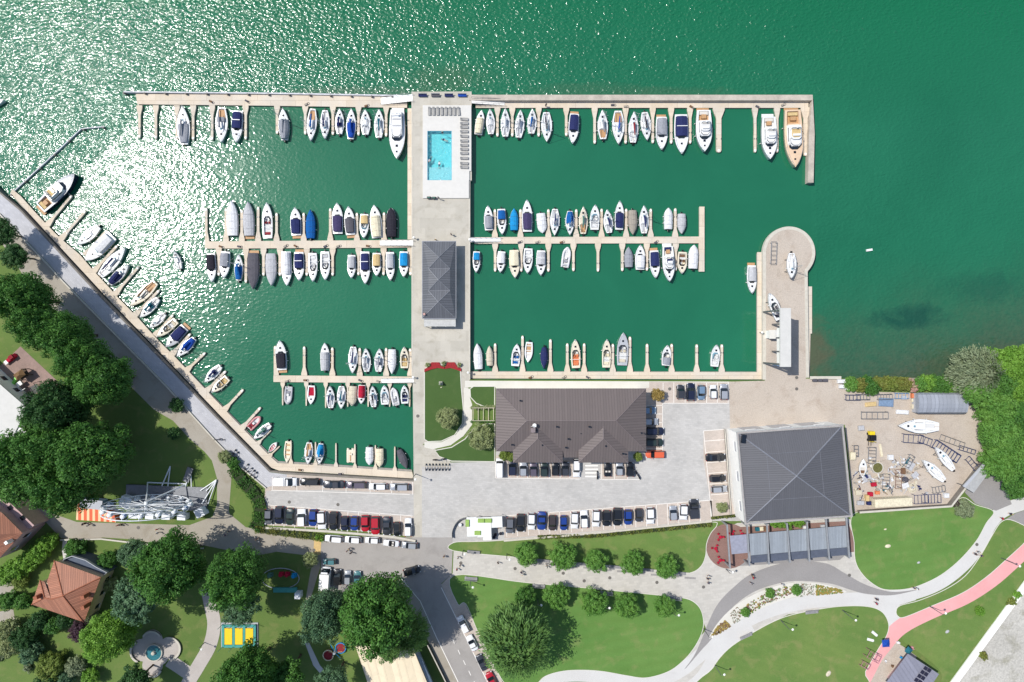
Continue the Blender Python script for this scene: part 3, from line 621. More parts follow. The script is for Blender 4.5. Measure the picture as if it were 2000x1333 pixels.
def trunk(root, name, mat, L, W, kind, t0, t1, f, z0, h_, taper=0.8, rnd=True):
    """raised cabin following the hull's outline"""
    n = 7; pts = []; 
    for i in range(n+1):
        t = t0+(t1-t0)*i/n; w_ = hw(t, W, kind)*f
        if rnd and i == n: w_ *= 0.6
        pts.append((w_, (t-0.5)*L))
    out = [(x, y) for x, y in pts]+[(-x, y) for x, y in pts[::-1]]
    yc = ((t0+t1)/2-0.5)*L; k = len(out)
    vs = [(x, y, z0) for x, y in out]+[(x*taper, yc+(y-yc)*(0.5+taper/2), z0+h_) for x, y in out]
    fs = [(i, (i+1) % k, (i+1) % k+k, i+k) for i in range(k)]+[tuple(range(k, 2*k))]
    return MB().add(vs, fs).build(name, mat, root)
def arch(root, name, mat, L, W, kind, t0, t1, f, z0, h_, full=False, n=6, flat=0.55):
    secs = []
    for i in range(n+1):
        t = t0+(t1-t0)*i/n; w_ = max(0.03, hw(t, W, kind)*f); y = (t-0.5)*L
        e = 1.0
        if full: e = 0.55+0.45*math.sin(math.pi*min(1, max(0, (i+0.6)/(n+0.6))))
        hh = h_*e+random.uniform(-0.03, 0.03); s_ = 0.25 if full else 0
        secs.append([(-w_, y, z0-s_*0.9), (-w_*0.92, y, z0+hh*flat), (-w_*0.5, y, z0+hh*0.88), (0, y, z0+hh), (w_*0.5, y, z0+hh*0.88), (w_*0.92, y, z0+hh*flat), (w_, y, z0-s_*0.9)])
    vs, fs = loft(secs); return MB().add(vs, fs).build(name, mat, root, False)
def fenders(root, L, W, kind, fb):
    for s_ in (-1, 1):
        for t in (0.3, 0.6):
            if random.random() < 0.65:
                x = (hw(t, W, kind)+0.12)*s_; y = (t-0.5)*L
                MB().tube([(x, y, 0.1), (x, y, 0.18), (x, y, 0.6), (x, y, 0.68)], 0.1, 7).build('fender', FEN, root)
def rails(root, L, W, kind, sh, t0=0.55):
    for s_ in (-1, 1):
        pts = [(hw(t, W, kind)*0.94*s_, (t-0.5)*L, sh(t)+0.5) for t in (t0, 0.65, 0.78, 0.9, 0.97)]
        mb = MB(); mb.tube(pts, 0.025, 4)
        for p_ in pts: mb.tube([p_, (p_[0], p_[1], p_[2]-0.48)], 0.02, 4)
        mb.build('bow_rail', ALU, root)
def hatch(root, y, z, s_=0.5, mat=None):
    mb = MB(); mb.box(0, y, z-0.02, s_, s_, 0.08); mb.build('hatch', mat or GLASSD, root, bevel=0)
def outboard(root, L, fb, n=1, mat=None):
    for i in range(n):
        x = (i-(n-1)/2)*0.55
        mb = MB(); mb.box(x, -L/2-0.28, fb-0.25, 0.36, 0.55, 0.5, taper=0.75); mb.box(x, -L/2-0.25, -0.3, 0.12, 0.2, fb+0.1); mb.build('outboard', mat or BLK, root)
def seats(root, L, W, kind, t0, t1, z, mat):
    ym = ((t0+t1)/2-0.5)*L; 
    a = (t0-0.5)*L+0.35; wd = hw(t0, W, kind)*1.15
    MB().box(0, a, z, wd, 0.6, 0.3, taper=0.95).build('bench', mat, root)
    b = (t1-0.5)*L-0.45
    for s_ in (-1, 1):
        mb = MB(); mb.box(s_*W*0.17, b, z, 0.5, 0.5, 0.35); mb.box(s_*W*0.17, b-0.25, z+0.3, 0.5, 0.12, 0.35); mb.build('seat', mat, root)
def sailboat(root, L, W, c, d=''):
    fb = 0.75; hullm = GELC if 'C' in d else (GEL if 'R' not in d else M('hull_red', (180, 40, 46), 0.3))
    ck = (0.05, 0.34, 0.42)
    sh = make_hull(root, L, W, 's', fb, hullm, GEL if 'C' not in d else GELC, ck)
    fl = TEAK if 'T' in d else (NONSK if 'G' not in d else GELG)
    zf = sh(0.2)+0.05-0.42
    trunk(root, 'cockpit_floor', fl, L, W, 's', 0.06, 0.33, 0.6, zf-0.03, 0.06, 1.0, False)
    for s_ in (-1, 1):
        MB().box(s_*W*0.2, (0.2-0.5)*L, zf, W*0.12, L*0.25, 0.25).build('cockpit_bench', TEAK if 'T' in d else GEL, root)
    trunk(root, 'coachroof', GEL if 'C' not in d else GELC, L, W, 's', 0.35, 0.72, 0.56, sh(.5), 0.34, 0.82)
    for s_ in (-1, 1):
        MB().box(s_*W*0.262, (0.5-0.5)*L, sh(.5)+0.1, 0.04, L*0.2, 0.13).build('cabin_window', GLASSD, root)
    hatch(root, 0.26*L, sh(.76)+0.05, 0.5); 
    hatch(root, 0.12*L, sh(.62)+0.36, 0.45, GLASSB)
    # mast, spreaders, boom
    my = 0.1*L; mh = 1.08*L
    mb = MB(); mb.tube([(0, my, sh(.6)), (0, my, mh+0.5)], 0.07, 6, r1=0.05)
    for z_ in (0.5, 0.75): mb.tube([(-W*0.3, my-0.1, mh*z_), (W*0.3, my-0.1, mh*z_)], 0.03, 4)
    mb.build('mast', ALU, root)
    mb = MB()
    for s_ in (-1, 1): mb.tube([(s_*W*0.45, my-0.2, sh(.5)), (0, my, mh*0.98)], 0.012, 3)
    mb.tube([(0, L*0.49, sh(1)), (0, my, mh)], 0.03, 4); mb.tube([(0, -L*0.49, sh(0)), (0, my, mh)], 0.012, 3)
    mb.build('rigging', ALU, root)
    bl = 0.4*L; bz = sh(.5)+1.0; sw = random.uniform(-0.12, 0.12)
    if c != 'none':
        k = 6; mb = MB(); pts = [(sw*bl*i/k, my-bl*i/k, bz+0.12-0.1*i/k) for i in range(k+1)]
        mb.tube(pts, 0.26, 8, r1=0.13); mb.build('sail_cover', cloth(c), root, True)
    mb = MB(); mb.tube([(0, my, bz-0.1), (sw*bl, my-bl, bz-0.15)], 0.06, 6); mb.build('boom', ALU, root)
    if 'K' in d: arch(root, 'cockpit_cover', cloth(c), L, W, 's', 0.04, 0.52, 0.84, sh(.3)+0.05, 0.6)
    elif 'F' in d: arch(root, 'cockpit_cover', cloth(c), L, W, 's', 0.02, 0.62, 0.97, sh(.3)+0.02, 1.0, n=8, flat=0.35)
    elif 'P' in d: arch(root, 'sprayhood', cloth(c if c != 'none' else 'navy'), L, W, 's', 0.3, 0.42, 0.66, sh(.3)+0.3, 0.45, n=3)
    rails(root, L, W, 's', sh, 0.7); fenders(root, L, W, 's', fb)
    mb = MB(); mb.box(0, -L/2-0.05, -0.3, 0.06, 0.3, fb+0.3); mb.tube([(0, -L/2, fb+0.15), (0, -L*0.36, fb+0.35)], 0.03, 4); mb.build('rudder', TEAK, root)
    if L < 7.5: outboard(root, L, fb-0.2)
def motorboat(root, L, W, c, d=''):
    fb = 0.8; deckm = GELC if 'C' in d else (GELG if 'G' in d else GEL); ck = (0.08, 0.55, 0.5)
    hm = deckm if 'N' not in d else M('hull_navy', (36, 44, 70), 0.2)
    if 'B' in d: hm = M('hull_blue', (30, 110, 170), 0.3)
    sh = make_hull(root, L, W, 'm', fb, hm, deckm, ck)
    zf = sh(0.3)+0.05-0.5; fl = TEAK if 'T' in d else (cloth(c) if c in ('orange', 'tan', 'pink') and 'O' in d else NONSK)
    trunk(root, 'cockpit_floor', fl, L, W, 'm', 0.09, 0.54, 0.68, zf-0.03, 0.06, 1.0, False)
    seats(root, L, W, 'm', 0.1, 0.5, zf, cloth(c) if 'O' in d else CUSH)
    # windscreen: raked band of glass
    y = (0.57-0.5)*L; w_ = hw(0.57, W, 'm')*0.72; z = sh(.57)+0.04
    mb = MB(); outer = [(-w_, y-0.9), (-w_*0.95, y-0.1), (-w_*0.55, y+0.45), (w_*0.55, y+0.45), (w_*0.95, y-0.1), (w_, y-0.9)]
    for i in range(5):
        a, b = outer[i], outer[i+1]
        mb.add([(a[0], a[1], z), (b[0], b[1], z), (b[0]*0.86, b[1]-0.4, z+0.45), (a[0]*0.86, a[1]-0.4, z+0.45)], [(0, 1, 2, 3)])
    mb.build('windscreen', GLASSD if 'W' not in d else GLASSB, root)
    if 'O' not in d:
        t1 = 0.56 if 'S' not in d else 0.4
        arch(root, 'canopy', cloth(c), L, W, 'm', 0.07, t1, 0.84, sh(.3)+0.08, 0.95 if 'S' not in d else 0.7, n=5, flat=0.7)
        if 'X' in d:
            MB().box(0, (0.32-0.5)*L, sh(.3)+1.02, W*0.74, 0.16, 0.05).build('canopy_bow', GEL, root)
    else:
        mb = MB(); z_ = sh(.3)+0.9; mb.tube([(-W*0.4, (0.3-.5)*L, z_-0.8), (-W*0.36, (0.3-.5)*L, z_), (W*0.36, (0.3-.5)*L, z_), (W*0.4, (0.3-.5)*L, z_-0.8)], 0.05, 5)
        mb.build('roll_bar', GEL, root)
        MB().box(W*0.17, (0.53-0.5)*L, zf, 0.6, 0.5, 0.6, taper=0.8).build('helm_console', GEL, root)
    if 'P' in d or 'T' in d: MB().box(0, -L/2-0.3, 0.25, W*0.8, 0.75, 0.1).build('swim_platform', TEAK, root)
    elif L < 6.8: outboard(root, L, fb)
    hatch(root, 0.24*L, sh(.75)+0.08, 0.45); rails(root, L, W, 'm', sh); fenders(root, L, W, 'm', fb)
    MB().box(0, 0.46*L, sh(.95)+0.03, 0.25, 0.35, 0.1).build('anchor_locker', GELG, root)
def covered(root, L, W, c, d=''):
    fb = 0.75; kind = 'r' if 'r' in d else ('s' if 's' in d else 'm')
    hm = GEL if 'H' not in d else cloth(c)
    sh = make_hull(root, L, W, kind, fb, hm, GEL)
    t1 = 0.995 if 'B' not in d else 0.66
    arch(root, 'boat_cover', cloth(c), L, W, kind, 0.03 if t1 < .9 else 0.0, t1, 1.03 if t1 > .9 else 0.86, sh(.4)+0.04, 0.75 if t1 > .9 else 0.9, full=t1 > .9, n=10, flat=0.45)
    if t1 < .9: hatch(root, 0.27*L, sh(.78)+0.08, 0.45); rails(root, L, W, kind, sh, 0.68)
    for i in range(3):
        t = 0.2+0.2*i; x = hw(t, W, kind)+0.05
        MB().tube([(-x, (t-.5)*L, fb*0.6), (-x*0.9, (t-.5)*L, sh(t)+0.45 if t1 > .9 else sh(t)+0.62), (0, (t-.5)*L, sh(t)+0.86 if t1 > .9 else sh(t)+1.0), (x*0.9, (t-.5)*L, sh(t)+0.45 if t1 > .9 else sh(t)+0.62), (x, (t-.5)*L, fb*0.6)], 0.015, 3).build('strap', cloth('dgrey'), root)
    if 'T' in d: MB().box(0, -L/2-0.3, 0.25, W*0.82, 0.8, 0.1).build('swim_platform', TEAK, root)
    if L < 7 and 'T' not in d: outboard(root, L, fb)
    fenders(root, L, W, kind, fb)
def yacht(root, L, W, c, d=''):
    fb = 1.35; ck = (0.03, 0.27, 0.6)
    hm = M('hull_navy', (36, 44, 70), 0.2) if 'N' in d else (GELC if 'C' in d else GEL)
    dm = GELG if 'G' in d else (M('deck_beige', (214, 186, 156), 0.6, var=0.05) if 'C' in d else GEL)
    sh = make_hull(root, L, W, 'y', fb, hm, dm, ck if 'V' not in d else None)
    if 'V' not in d:
        trunk(root, 'cockpit_floor', TEAK if 'T' in d else NONSK, L, W, 'y', 0.04, 0.26, 0.69, sh(.1)-0.6, 0.07, 1.0, False)
        MB().box(0, (0.07-.5)*L, sh(.1)-0.5, W*0.55, 0.8, 0.45, taper=.95).build('bench', cloth(c) if c != 'none' else CUSH, root)
        MB().box(0, (0.15-.5)*L, sh(.1)-0.5, W*0.3, 0.9, 0.6).build('table', TEAK, root)
    MB().box(0, -L/2-0.45, 0.3, W*0.78, 1.0, 0.12).build('swim_platform', TEAK if 'T' in d else GEL, root)
    a, b = (0.27, 0.66) if 'V' not in d else (0.06, 0.6)
    trunk(root, 'superstructure', GEL, L, W, 'y', a, b, 0.76, sh(.4), 1.0, 0.86)
    # dark windscreen raked band at the front of the superstructure
    y = (b-0.5)*L; w_ = hw(b-0.05, W, 'y')*0.62; z = sh(.55)
    mb = MB(); P_ = [(-w_*1.05, y-1.4), (-w_, y-0.2), (-w_*0.5, y+0.35), (w_*0.5, y+0.35), (w_, y-0.2), (w_*1.05, y-1.4)]
    for i in range(5):
        p0, p1 = P_[i], P_[i+1]
        mb.add([(p0[0], p0[1]+0.1, z+0.25), (p1[0], p1[1]+0.1, z+0.25), (p1[0]*0.88, p1[1]-0.75, z+1.06), (p0[0]*0.88, p0[1]-0.75, z+1.06)], [(0, 1, 2, 3)])
    mb.build('windscreen', GLASSD, root)
    for s_ in (-1, 1):
        MB().box(s_*W*0.345, ((a+b)/2-.5)*L-0.3, sh(.4)+0.35, 0.05, L*(b-a)*0.6, 0.4).build('side_window', GLASSD, root)
    if 'V' not in d:
        trunk(root, 'flybridge', GEL, L, W, 'y', a+0.04, b-0.12, 0.58, sh(.4)+1.0, 0.5, 0.95)
        trunk(root, 'flybridge_floor', NONSK if c == 'none' else cloth(c), L, W, 'y', a+0.06, b-0.15, 0.48, sh(.4)+1.49, 0.04, 1.0)
        MB().box(0, (b-0.19-.5)*L, sh(.4)+1.5, W*0.4, 0.5, 0.35).build('helm_console', GEL, root)
        MB().box(0, (a+0.08-.5)*L, sh(.4)+1.5, W*0.44, 0.5, 0.3).build('bench', CUSH, root)
    else:
        for yy in (0.12, 0.25): MB().box(0, (yy+0.1-.5)*L, sh(.4)+1.0, W*0.5, 0.3, 0.12).build('cover_fold', cloth('lgrey'), root)
    mb = MB(); zz = sh(.4)+1.6; yy = (a+0.1-.5)*L
    mb.tube([(-W*0.3, yy, zz-0.5), (-W*0.24, yy-0.3, zz+0.5), (W*0.24, yy-0.3, zz+0.5), (W*0.3, yy, zz-0.5)], 0.09, 6); mb.lathe([(0.25, 0), (0.25, 0.2), (0.05, 0.25)], 10, (0, yy-0.3, zz+0.55)); mb.build('radar_arch', GEL, root)
    hatch(root, 0.24*L, sh(.74)+0.08, 0.55); hatch(root, 0.36*L, sh(.86)+0.08, 0.4); rails(root, L, W, 'y', sh, 0.45); fenders(root, L, W, 'y', fb)
def rib(root, L, W, c, d=''):
    sh = make_hull(root, L, W*0.72, 'o', 0.4, GELG, NONSK, (0.06, 0.75, 0.15))
    mb = MB(); r = W*0.13; pts = []
    for i in range(9): t = i/8*0.95; pts.append((hw(t, W, 'r')-r, (t-0.5)*L, 0.42+0.15*t))
    pts = [(-x, y, z) for x, y, z in pts]+[(0, L*0.5-r, 0.6)]+pts[::-1]; mb.tube(pts, r, 8); mb.build('inflatable_tube', cloth(c), root, True)
    MB().box(0, -L*0.05, 0.4, W*0.3, 0.6, 0.65, taper=.8).build('helm_console', GEL, root)
    MB().box(0, -L*0.2, 0.4, W*0.4, 0.5, 0.4).build('seat', cloth('maroon' if 'R' in d else 'grey'), root)
    MB().box(0, -L*0.38, 0.4, W*0.55, 0.4, 0.3).build('bench', cloth('maroon' if 'R' in d else 'lgrey'), root)
    outboard(root, L, 0.7)
def openboat(root, L, W, c, d=''):
    sh = make_hull(root, L, W, 'o' if 'd' not in d else 'd', 0.55, GELC if 'C' in d else GEL, GELC if 'C' in d else GEL, (0.08, 0.8 if 'h' not in d else .62, 0.35))
    z = sh(.3)-0.3
    trunk(root, 'floor', TEAK if c == 'teak' else cloth(c), L, W, 'o', 0.1, 0.76 if 'h' not in d else .6, 0.62, z-0.03, 0.06, 1.0, False)
    for t in (0.18, 0.42, 0.62 if 'h' not in d else .5):
        MB().box(0, (t-.5)*L, z+0.1, hw(t, W, 'o')*1.4, 0.32, 0.12).build('thwart', cloth(c) if c in ('red', 'pink') else (TEAK if 'C' in d else CUSH), root)
    if 'd' not in d: outboard(root, L, 0.55, mat=GEL if 'w' in d else BLK)
    if 'h' in d: hatch(root, 0.22*L, sh(.74)+0.08, 0.4)
def raft(root, L, W, c, d=''):
    for s_ in (-1, 1):
        mb = MB(); mb.tube([(s_*W*0.3, -L/2, 0.2), (s_*W*0.3, -L/2+0.3, 0.25), (s_*W*0.3, L/2-0.6, 0.25), (s_*W*0.3, L/2, 0.35)], W*0.17, 8); mb.build('hull', GELC, root, True)
    MB().box(0, -0.1, 0.4, W*0.95, L*0.86, 0.12).build('deck', GELC, root); MB().box(0, -L*0.1, 0.52, 0.25, L*0.6, 0.1).build('spine', TEAK, root)
    MB().box(0, L*0.1, 0.52, W*0.5, 0.4, 0.3).build('seat', GELC, root)
KIND = {'s': (sailboat, 'sailboat', 'sailboat'), 'm': (motorboat, 'motorboat', 'motorboat'), 'c': (covered, 'covered_boat', 'covered boat'), 'y': (yacht, 'motor_yacht', 'motor yacht'),
        'r': (rib, 'inflatable_boat', 'inflatable boat'), 'o': (openboat, 'open_boat', 'open boat'), 'k': (raft, 'catamaran', 'catamaran')}
ORD = ['first', 'second', 'third', 'fourth', 'fifth', 'sixth', 'seventh', 'eighth', 'ninth', 'tenth', 'eleventh', 'twelfth', 'thirteenth', 'fourteenth', 'fifteenth', 'sixteenth', 'seventeenth', 'eighteenth', 'nineteenth', 'twentieth', 'twenty-first', 'twenty-second', 'twenty-third', 'twenty-fourth', 'twenty-fifth']
CN = {'lgrey': 'pale grey', 'dgrey': 'dark grey', 'sky': 'bright blue', 'royal': 'blue', 'navy': 'navy', 'none': 'no'}
def cname(c): return CN.get(c, c)
def describe(t, c, d):
    n = cname(c)
    if t == 's':
        b = 'cream sailboat' if 'C' in d else ('red and white sailboat' if 'R' in d else 'white sailboat')
        if c == 'none': return b+' with bare boom'
        return b+' with '+n+(' cockpit cover' if ('K' in d or 'F' in d) else ' sail cover')
    if t == 'm':
        b = ('blue' if 'B' in d else 'cream' if 'C' in d else 'grey' if 'G' in d else 'white')+' motorboat'
        return b+(' with open '+n+' cockpit' if 'O' in d else ' with '+n+' canopy')
    if t == 'c': return 'boat under '+n+(' half cover' if 'B' in d else ' full cover')
    if t == 'y': return 'large '+('beige decked' if 'C' in d else 'grey decked' if 'G' in d else 'white')+' motor yacht'+(' with teak stern' if 'T' in d else '')
    if t == 'r': return n+' inflatable boat'
    if t == 'o': return ('small cream' if 'C' in d else 'small white')+' open boat with '+n+' floor'
    return 'cream twin hulled raft'
def boat(x0, y0, x1, y1, wp, t, c, d, label, group, z=WZ, k=1.0):
    a = Vector(P(x0, y0, -0.8 if z < 0 else z+0.9)); b = Vector(P(x1, y1, -0.8 if z < 0 else z+0.9)); dv = b-a
    L = dv.length*0.97; W = wp*S*0.97*k
    f, nm_, cat = KIND[t]
    root = empty(nm_, ((a.x+b.x)/2, (a.y+b.y)/2, z), math.atan2(dv.y, dv.x)-math.pi/2, label, cat, group)
    f(root, L, W, c, d); return root
ROWS = [
('under the upper left breakwater', '''360 284 357 206 26 s grey KP|433 209 433 281 25 s grey PT|465 216 462 281 22 m navy X|556 275 553 211 22 s grey F|611 212 607 278 20 s blue T|635 215 635 274 19 s navy G|663 263 664 212 18 s navy P|685 273 687 212 20 s royal K|714 264 714 214 20 s none G|740 270 741 213 20 s teal G|777 215 776 314 32 y none V'''),
('under the upper right breakwater', '''934 264 941 216 18 c cream B|959 263 957 213 18 s none G|987 268 987 212 19 s white G|1013 270 1017 215 19 s grey G|1038 262 1040 213 19 s blue G|1067 219 1068 279 22 s dgrey G|1122 222 1118 283 21 m navy P|1178 273 1176 215 21 s grey T|1207 216 1208 284 25 s royal T|1236 280 1238 218 20 s maroon R|1259 219 1264 276 21 s black G|1292 228 1292 295 24 m grey P|1330 223 1331 303 29 m navy X|1373 216 1374 300 32 y none T|1500 229 1501 315 31 y none -|1546 215 1550 331 37 y tan CT'''),
('above the middle left pontoon', '''455 462 453 391 23 c white -|487 462 485 393 22 c lgrey T|523 467 522 395 21 m maroon O|579 461 577 405 22 m navy P|607 467 607 409 19 c blue H|660 458 659 396 22 m plum -|685 460 681 403 21 m dgrey P|712 418 711 467 18 m tan WS|737 466 731 400 24 c cream B|765 464 764 405 20 c black Hr'''),
('below the middle left pontoon', '''412 494 415 553 19 m black -|441 491 438 545 20 m grey -|466 549 467 496 18 s blue K|495 494 495 567 24 c dgrey T|529 495 531 560 22 c lgrey -|559 491 561 560 21 c white B|584 492 585 550 21 m navy TX|611 494 612 552 18 m white O|635 491 636 549 19 m lgrey O|687 498 687 545 17 m lgrey -|713 491 714 557 20 m navy X|736 494 736 541 18 m tan -|762 492 763 550 18 m lgrey -|789 491 789 543 19 m sky -'''),
('above the middle right pontoon', '''955 451 953 402 18 m grey -|979 408 981 460 18 m blue S|1004 451 1004 407 17 c sky H|1030 454 1029 390 21 m plum -|1056 417 1060 457 19 c white r|1084 408 1083 462 19 s navy G|1113 412 1113 461 18 s blue K|1139 458 1139 403 18 s green CT|1161 450 1162 400 19 m white OW|1190 456 1185 409 19 s navy G|1209 450 1210 392 18 m navy -|1235 411 1236 460 18 c taupe H|1258 457 1257 401 19 s navy G|1305 449 1305 406 17 c white r|1331 418 1331 458 17 c lgrey H'''),
('below the middle right pontoon', '''931 491 930 534 15 m sky S|980 491 977 534 17 m white -|1004 488 1006 545 21 m cream C|1032 485 1030 536 19 m white O|1057 489 1056 540 19 m lgrey X|1103 523 1109 482 18 r white -|1228 523 1227 482 17 c grey H|1250 528 1250 478 20 m white X|1277 489 1280 545 20 m navy P|1303 481 1306 552 24 y navy -|1333 492 1331 536 19 m brown CO|1353 526 1355 478 19 c white r'''),
('above the lower left pontoon', '''551 724 547 664 22 m black P|635 725 635 669 19 c lgrey B|690 677 689 731 19 s navy G|716 727 715 679 18 s grey G|739 727 742 680 19 s grey P|766 682 766 732 17 c white -|790 720 790 677 17 m tan OC'''),
('below the lower left pontoon', '''564 755 561 791 17 r lgrey -|608 753 607 791 16 o red h|646 798 645 753 17 s navy G|667 754 667 800 18 s teal G|690 754 688 794 17 c beige r|707 752 706 790 16 c red B|730 796 728 753 16 s black G|752 791 751 752 17 m white OW|774 793 767 757 16 r white -|791 789 790 752 16 m navy O'''),
('in the bottom left row', '''563 862 560 905 15 o cream C|604 864 602 908 17 s teak T|627 866 624 908 16 s sky K|684 905 684 876 16 k cream -|722 873 722 909 16 c white r|742 876 742 913 16 c cream r|779 878 796 917 17 c dgrey Hs'''),
('along the slanting pontoon', '''81 408 153 341 31 y tan GTN|193 442 151 480 22 s none G|220 459 168 511 28 m white W|195 540 247 483 24 s navy G|214 555 253 517 20 s navy K|305 551 254 600 23 s brown CT|309 583 274 622 19 s teal P|322 613 293 642 16 s none -|345 626 307 659 17 m beige OC|362 639 325 679 22 m navy GP|380 661 346 698 19 s royal K|431 715 400 748 18 s navy P|445 738 414 767 17 m tan OC|485 838 509 814 16 r pink R|528 829 496 858 17 s green P|524 884 541 864 11 o pink d'''),
('along the lower right pontoon', '''935 722 932 670 18 c white -|957 715 956 675 14 c beige H|1006 716 1010 671 18 m blue BO|1034 668 1031 709 16 o teak -|1063 678 1062 722 15 c navy Hs|1125 720 1123 662 19 m orange OC|1184 719 1185 662 18 m cream CO|1215 715 1217 649 23 m beige OG|1300 715 1303 674 18 m grey S|1395 717 1399 673 18 m white OW'''),
]
for phrase, data in ROWS:
    es = data.split('|')
    for i, e in enumerate(es):
        f = e.split(); x0, y0, x1, y1, wp = map(float, f[:5])
        t, c, d = f[5], f[6], f[7] if f[7] != '-' else ''
        pos_ = 'last' if i == len(es)-1 else ORD[i]+' from left'
        if pos_ == 'last': pos_ = 'rightmost'
        boat(x0, y0, x1, y1, wp, t, c, d, describe(t, c, d)+', '+pos_+' '+phrase, 'boats moored in the marina')
boat(1468, 518, 1468, 575, 19, 'm', 'lgrey', 'P', 'white motorboat moored alone on the left of the crane pier', 'boats moored in the marina')
boat(352, 526, 341, 490, 13, 's', 'none', '', 'small white sailing dinghy drifting alone on the glittering water', None)
boat(-40, 206, 10, 197, 18, 'm', 'white', '', 'white motorboat cut off by the left edge of the photo', None)
for (a, b, wp, t, c, d, lb, cr) in (((1547, 494), (1546, 545), 19, 's', 'none', '', 'white sailboat on a cradle in the round end of the crane pier', 1),
      ((1524, 625), (1502, 572), 19, 'm', 'dgrey', 'O', 'white motorboat ashore at an angle beside the crane pier hall', 1),
      ((1836, 834), (1753, 832), 28, 's', 'none', '', 'largest white sailboat hull stored in the boat yard', 1),
      ((1846, 940), (1802, 898), 19, 's', 'none', '', 'white hull stored lower left of the pair in the yard', 1),
      ((1864, 919), (1827, 873), 17, 's', 'none', '', 'white hull stored upper right of the pair in the yard', 1)):
    r_ = boat(*a, *b, wp, t, c, d, lb, 'boats stored ashore', z=1.0)
    ch = [o for o in r_.children if o.name.split('.')[0] in ('mast', 'rigging', 'boom', 'sail_cover')]
    if a[0] > 1600:
        for o in ch: bpy.data.objects.remove(o)
    L = (Vector(P(*a))-Vector(P(*b))).length
    ck = empty('boat_cradle', (r_.location.x, r_.location.y, 0), r_.rotation_euler.z, lb.split(' ')[0]+' boat cradle carrying the '+' '.join(lb.split(' ')[1:8]), 'cradle', 'boat cradles')
    for yy in (-L*0.25, L*0.2):
        mb = MB(); mb.box(0, yy, 0.0, 2.0, 0.15, 0.15); mb.box(0, yy, 0.15, 0.25, 0.25, 0.45)
        mb.build('cross_beam', M('galvanised', (120, 122, 126), 0.5, 0.6), ck)
        for s_ in (-1, 1): MB().tube([(s_*0.95, yy, 0.1), (s_*0.85, yy, 1.0)], 0.06, 5).build('prop', M('galvanised', (120, 122, 126), 0.5, 0.6), ck)
# ------------------------------------------------------------------ buildings
class Bld:
    def __init__(s, name, px, py, label, cat, group=None, z=0.0):
        s.root = empty(name, P3(px, py, 0), 0, label, cat, group); s.o = s.root.location.copy()
    def L(s, x, y, z): a = P(x, y, z); return (a[0]-s.o.x, a[1]-s.o.y, z)
    def G(s, x, y, z): a = P(x, y, 0); return (a[0]-s.o.x, a[1]-s.o.y, z)   # ground pixel lifted straight up
    def faces(s, name, pts, fs, mats, mi=None, parent=None):
        mb = MB()
        for i, f in enumerate(fs):
            P_ = [Vector(s.L(*pts[j])) for j in f]; nrm = (P_[1]-P_[0]).cross(P_[2]-P_[0])
            if nrm.z < 0: P_ = P_[::-1]
            mb.add(P_, [tuple(range(len(P_)))], mi[i] if mi else 0)
        return mb.build(name, mats, parent or s.root)
    def prism(s, name, pts, zr, z0, z1, mat, parent=None, inset=0.0):
        q = [s.L(x, y, zr)[:2] for x, y in pts]
        if inset:
            cx_ = sum(p[0] for p in q)/len(q); cy_ = sum(p[1] for p in q)/len(q)
            q = [(cx_+(x-cx_)*(1-inset/abs(x-cx_) if abs(x-cx_) > inset else 1), cy_+(y-cy_)*(1-inset/abs(y-cy_) if abs(y-cy_) > inset else 1)) for x, y in q]
        MB().prism(q, z0, z1).build(name, mat, parent or s.root); return q
    def windows(s, q, z0, h_, step=3.2, w_=1.3, mat=None, door=True):
        a_ = sum(q[i][0]*q[(i+1) % len(q)][1]-q[(i+1) % len(q)][0]*q[i][1] for i in range(len(q)))
        if a_ < 0: q = q[::-1]
        cnt = 0
        for i in range(len(q)):
            A = Vector(q[i]); Bv = Vector(q[(i+1) % len(q)]); d = Bv-A; Ln = d.length
            if Ln < step: continue
            d.normalize(); n_ = Vector((d.y, -d.x)); k = int(Ln//step)
            for j in range(k):
                c = A+d*(Ln*(j+0.5)/k)+n_*0.03; cnt += 1
                if cnt > 44: return
                if door and j == k//2 and i == 0:
                    MB().box(c.x, c.y, 0.05, w_, 0.1, 2.3, math.atan2(d.y, d.x)).build('door', mat or GLASSD, s.root); continue
                w = MB().box(c.x, c.y, z0, w_, 0.08, h_, math.atan2(d.y, d.x)).build('window', mat or GLASSD, s.root)
                MB().box(c.x+n_.x*0.04, c.y+n_.y*0.04, z0-0.1, w_+0.2, 0.2, 0.08, math.atan2(d.y, d.x)).build('sill', WHITEW, w)
ROOFG = [Mseam('grey_seam_x', (98, 100, 105), 0.55, 0.0, 0.87), Mseam('grey_seam_y', (98, 100, 105), 0.55, math.pi/2, 0.87)]
ROOFB = [Mseam('brown_seam_x', (109, 99, 96), 0.62, 0.0, 0.88, var=0.06), Mseam('brown_seam_y', (109, 99, 96), 0.62, math.pi/2, 0.88, var=0.06)]
RA = 0.085
ROOFD = [Mseam('slate_seam_x', (95, 95, 99), 0.5, RA, 0.95, var=0.04), Mseam('slate_seam_y', (95, 95, 99), 0.5, math.pi/2+RA, 0.93, var=0.05)]
TERRA = [Mseam('terracotta_x', (168, 114, 90), 0.35, 0.3, 0.75, var=0.2), Mseam('terracotta_y', (168, 114, 90), 0.35, 0.3+math.pi/2, 0.75, var=0.2)]
RIDGE = M('ridge_metal', (150, 152, 158), 0.5, 0.3)
def ridges(b, pts, segs, r=0.09, mat=None, z=0.05):
    for i, j in segs:
        a = Vector(b.L(*pts[i])); c = Vector(b.L(*pts[j])); u = Vector((0, 0, z)); MB().tube([a+u, c+u], r, 5).build('ridge_cap', mat or RIDGE, b.root)
